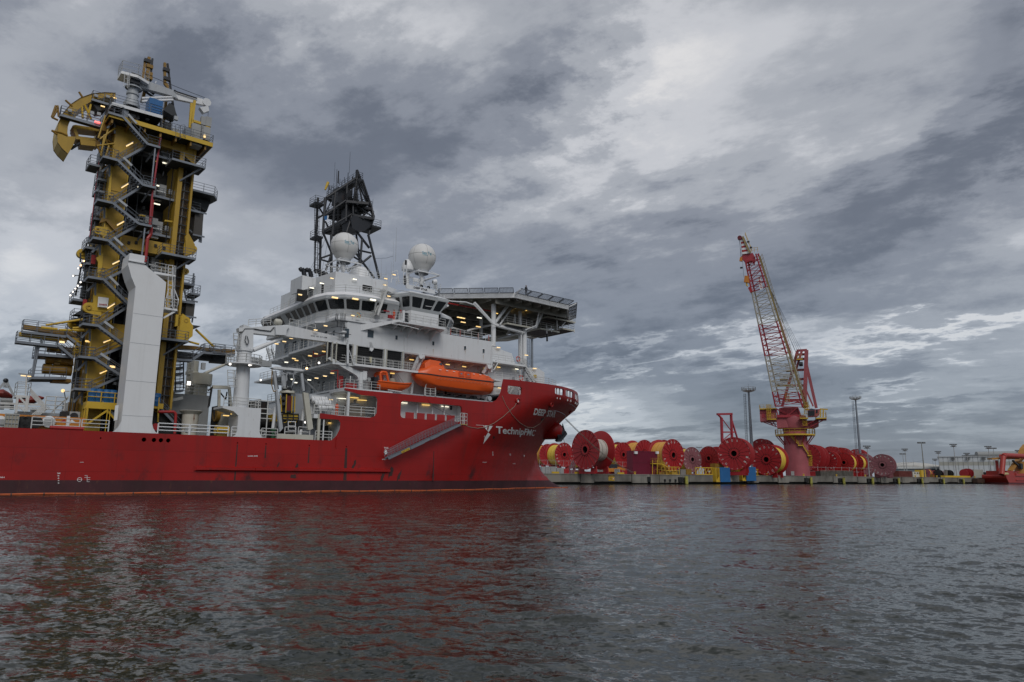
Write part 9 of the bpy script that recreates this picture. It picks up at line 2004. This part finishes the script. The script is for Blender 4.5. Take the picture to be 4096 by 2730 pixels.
for x in (40, 225): jb((x, 800), (x-5, 890), .4, BLACK, 20, dv)
# grey house, second crane post and vents between the pillar and deck crane
gh = thing('machinery_house', 'plain grey machinery house behind the white railing between pillar and deck crane', 'deck house', (29.5, 14, 6.5), SHIP)
build(MB().box((S('3', 1790, 990, 14).x, 14, 6.45), (S('3', 2195, 1000, 14).x, 20, S('3', 2000, 990, 14).z)), 'wall', GREY, gh); z = S('3', 2000, 990, 14).z; build(MB().rail([(S('3', 1820, 990, 14).x, 14, z), (S('3', 2195, 1000, 14).x, 14, z)], 1.3, 1.4, .05, 3), 'railing', NETG, gh)
c3 = thing('port_crane', 'second white crane post rising behind the grey machinery house', 'crane', (29.6, 17, 12), SHIP)
pc = S('3', 2015, 700, 17); ru = S('3', 2075, 700, 17).x-pc.x
build(MB().lathe((pc.x, 17, z), (0, 0, 1), [(0, ru*.95), (2.9, ru*.9), (3, ru*1.15), (3.4, ru*1.15), (3.5, ru), (S('3', 2015, 640, 17).z-z, ru), (S('3', 2015, 640, 17).z-z, 0)], 20), 'post', CREAM, c3, True)
build(MB().ladder((pc.x-ru*.8, 17-ru, z+.5), (pc.x-ru*.8, 17-ru, z+5.5), .6, r=.05), 'caged_ladder', NETG, c3); build(MB().tube(S('3', 2095, 790, 16), S('3', 2353, 675, 16), .2, 10), 'luffing_cylinder', CREAM, c3, True)
build(MB().prism([S('4', 340, 735, 18), S('4', 530, 780, 18), S('4', 530, 825, 18), S('4', 400, 812, 18), S('4', 340, 800, 18)], (0, .9, 0)), 'boom', GREYW, c3); m = MB(); text_fit(m, 'SWL 10T 3.7-15M', bil(*[S('4', *q, 17.9) for q in ((345, 785), (405, 795), (405, 778), (345, 768))]), .01); build(m, 'lettering', INK, c3)
build(MB().box(S('3', 2108, 725, 15), S('3', 2140, 665, 15.5)), 'control_box', GREYW, c3)
vt = S('3', 2105, 850, 15); build(MB().lathe((vt.x, 15, z), (0, 0, 1), [(0, .85), (1.5, .85), (1.5, 1.35), (3.0, 1.35), (3.0, 0)], 20), 'ventilator', CREAM, gh, True)
p = S('3', 1975, 873, 13.5); build(MB().box(p-Vector((.2, .1, .24)), p+Vector((.2, .1, .24))), 'flood_panel', L_F, gh)
wt = S('3', 1990, 1230, 5); vz = thing('mushroom_vent', 'short flared off-white vent trunk behind the white railing forward of the pillar', 'vent', (wt.x, 5, 6.5), SHIP)
build(MB().lathe((wt.x, 5, 6.45), (0, 0, 1), [(0, .85), (S('3', 1990, 1200, 5).z-6.45, .95), (S('3', 1990, 1165, 5).z-6.45, 1.35), (S('3', 1990, 1160, 5).z-6.45, 1.2), (S('3', 1990, 1160, 5).z-6.6, 0)], 20), 'trunk', mat('rusty_white', (.55, .52, .45), .6, dirt=.2, rust=1), vz, True)
build(MB().path([S('3', *q, 4) for q in ((1655, 1172), (1820, 1172), (1838, 1200), (1825, 1400))], .17, 10), 'fire_main', RED, ship, True); build(stair(S('3', 1660, 1130, 6), S('3', 1900, 1380, 6), .9, (0, 1, 0)), 'deck_stair', GALV, ship)
build(MB().beam(S('3', 1790, 1050, 10), S('3', 1910, 1025, 10), .35), 'jib_beam', GREY, ship); build(MB().box((22.3, 6.2, 6.45), (27, 7.5, 9.3)), 'dark_machinery', MESH, ship)
for x, y in ((1625, 1330), (1970, 1360)): p = S('3', x, y, 1.2); build(MB().lathe((p.x, 1.4, p.z), (0, -1, 0), [(0, 0), (0, .4), (.3, .4), (.3, 0)], 16), 'hose_reel', GREY if x > 1700 else REDR, ship)
build(MB().box(S('3', 1605, 1135, 5), S('3', 1660, 1100, 7)), 'yellow_beam', YEL2, ship); build(MB().beam(S('3', 1660, 1020, 5), S('3', 1650, 1280, 5), .15), 'yellow_post', YEL2, ship)
build(MB().prism([S('3', *q, .8) for q in ((1190, 1265), (1205, 1105), (1240, 1100), (1225, 1255))], (0, .06, 0)), 'pillar_door', WHITE2, ship)
# brownish machinery tower between crane and house (left of the deck crane)
mt2 = thing('winch_tower', 'rusty brown winch frame with a white cantilever, left of the deck crane', 'winch', (28, 6, 6.5), SHIP)
for p, q, w in (((60, 1030), (55, 1300), .3), ((155, 1040), (150, 1300), .25), ((0, 1005), (150, 1010), .4), ((150, 1010), (165, 1200), .3), ((15, 1190), (30, 1320), .3)): build(MB().beam(S('4', *p, 6), S('4', *q, 6), w), 'frame', CREAM if p[1] < 1031 else MESH, mt2)
build(MB().lathe(S('4', 20, 1250, 6), (1, 0, 0), [(0, 0), (0, .9), (1.5, .9), (1.5, 0)], 16), 'drum', YELD, mt2, True); build(MB().box(S('4', 20, 1440, 6), S('4', 90, 1190, 8)), 'gear_case', MESH, mt2); build(MB().box(S('4', 90, 1440, 4), S('4', 225, 1260, 6)), 'valve_cabinet', CREAM, mt2)
for p, q in (((0, 1005), (-40, 1040)), ((-5, 1020), (-30, 1180)), ((-10, 1015), (-38, 1190)), ((65, 1050), (120, 1120)), ((130, 1050), (120, 1110))): build(MB().tube(S('4', *p, 6), S('4', *q, 6), .09, 6), 'hose', MESH, mt2)
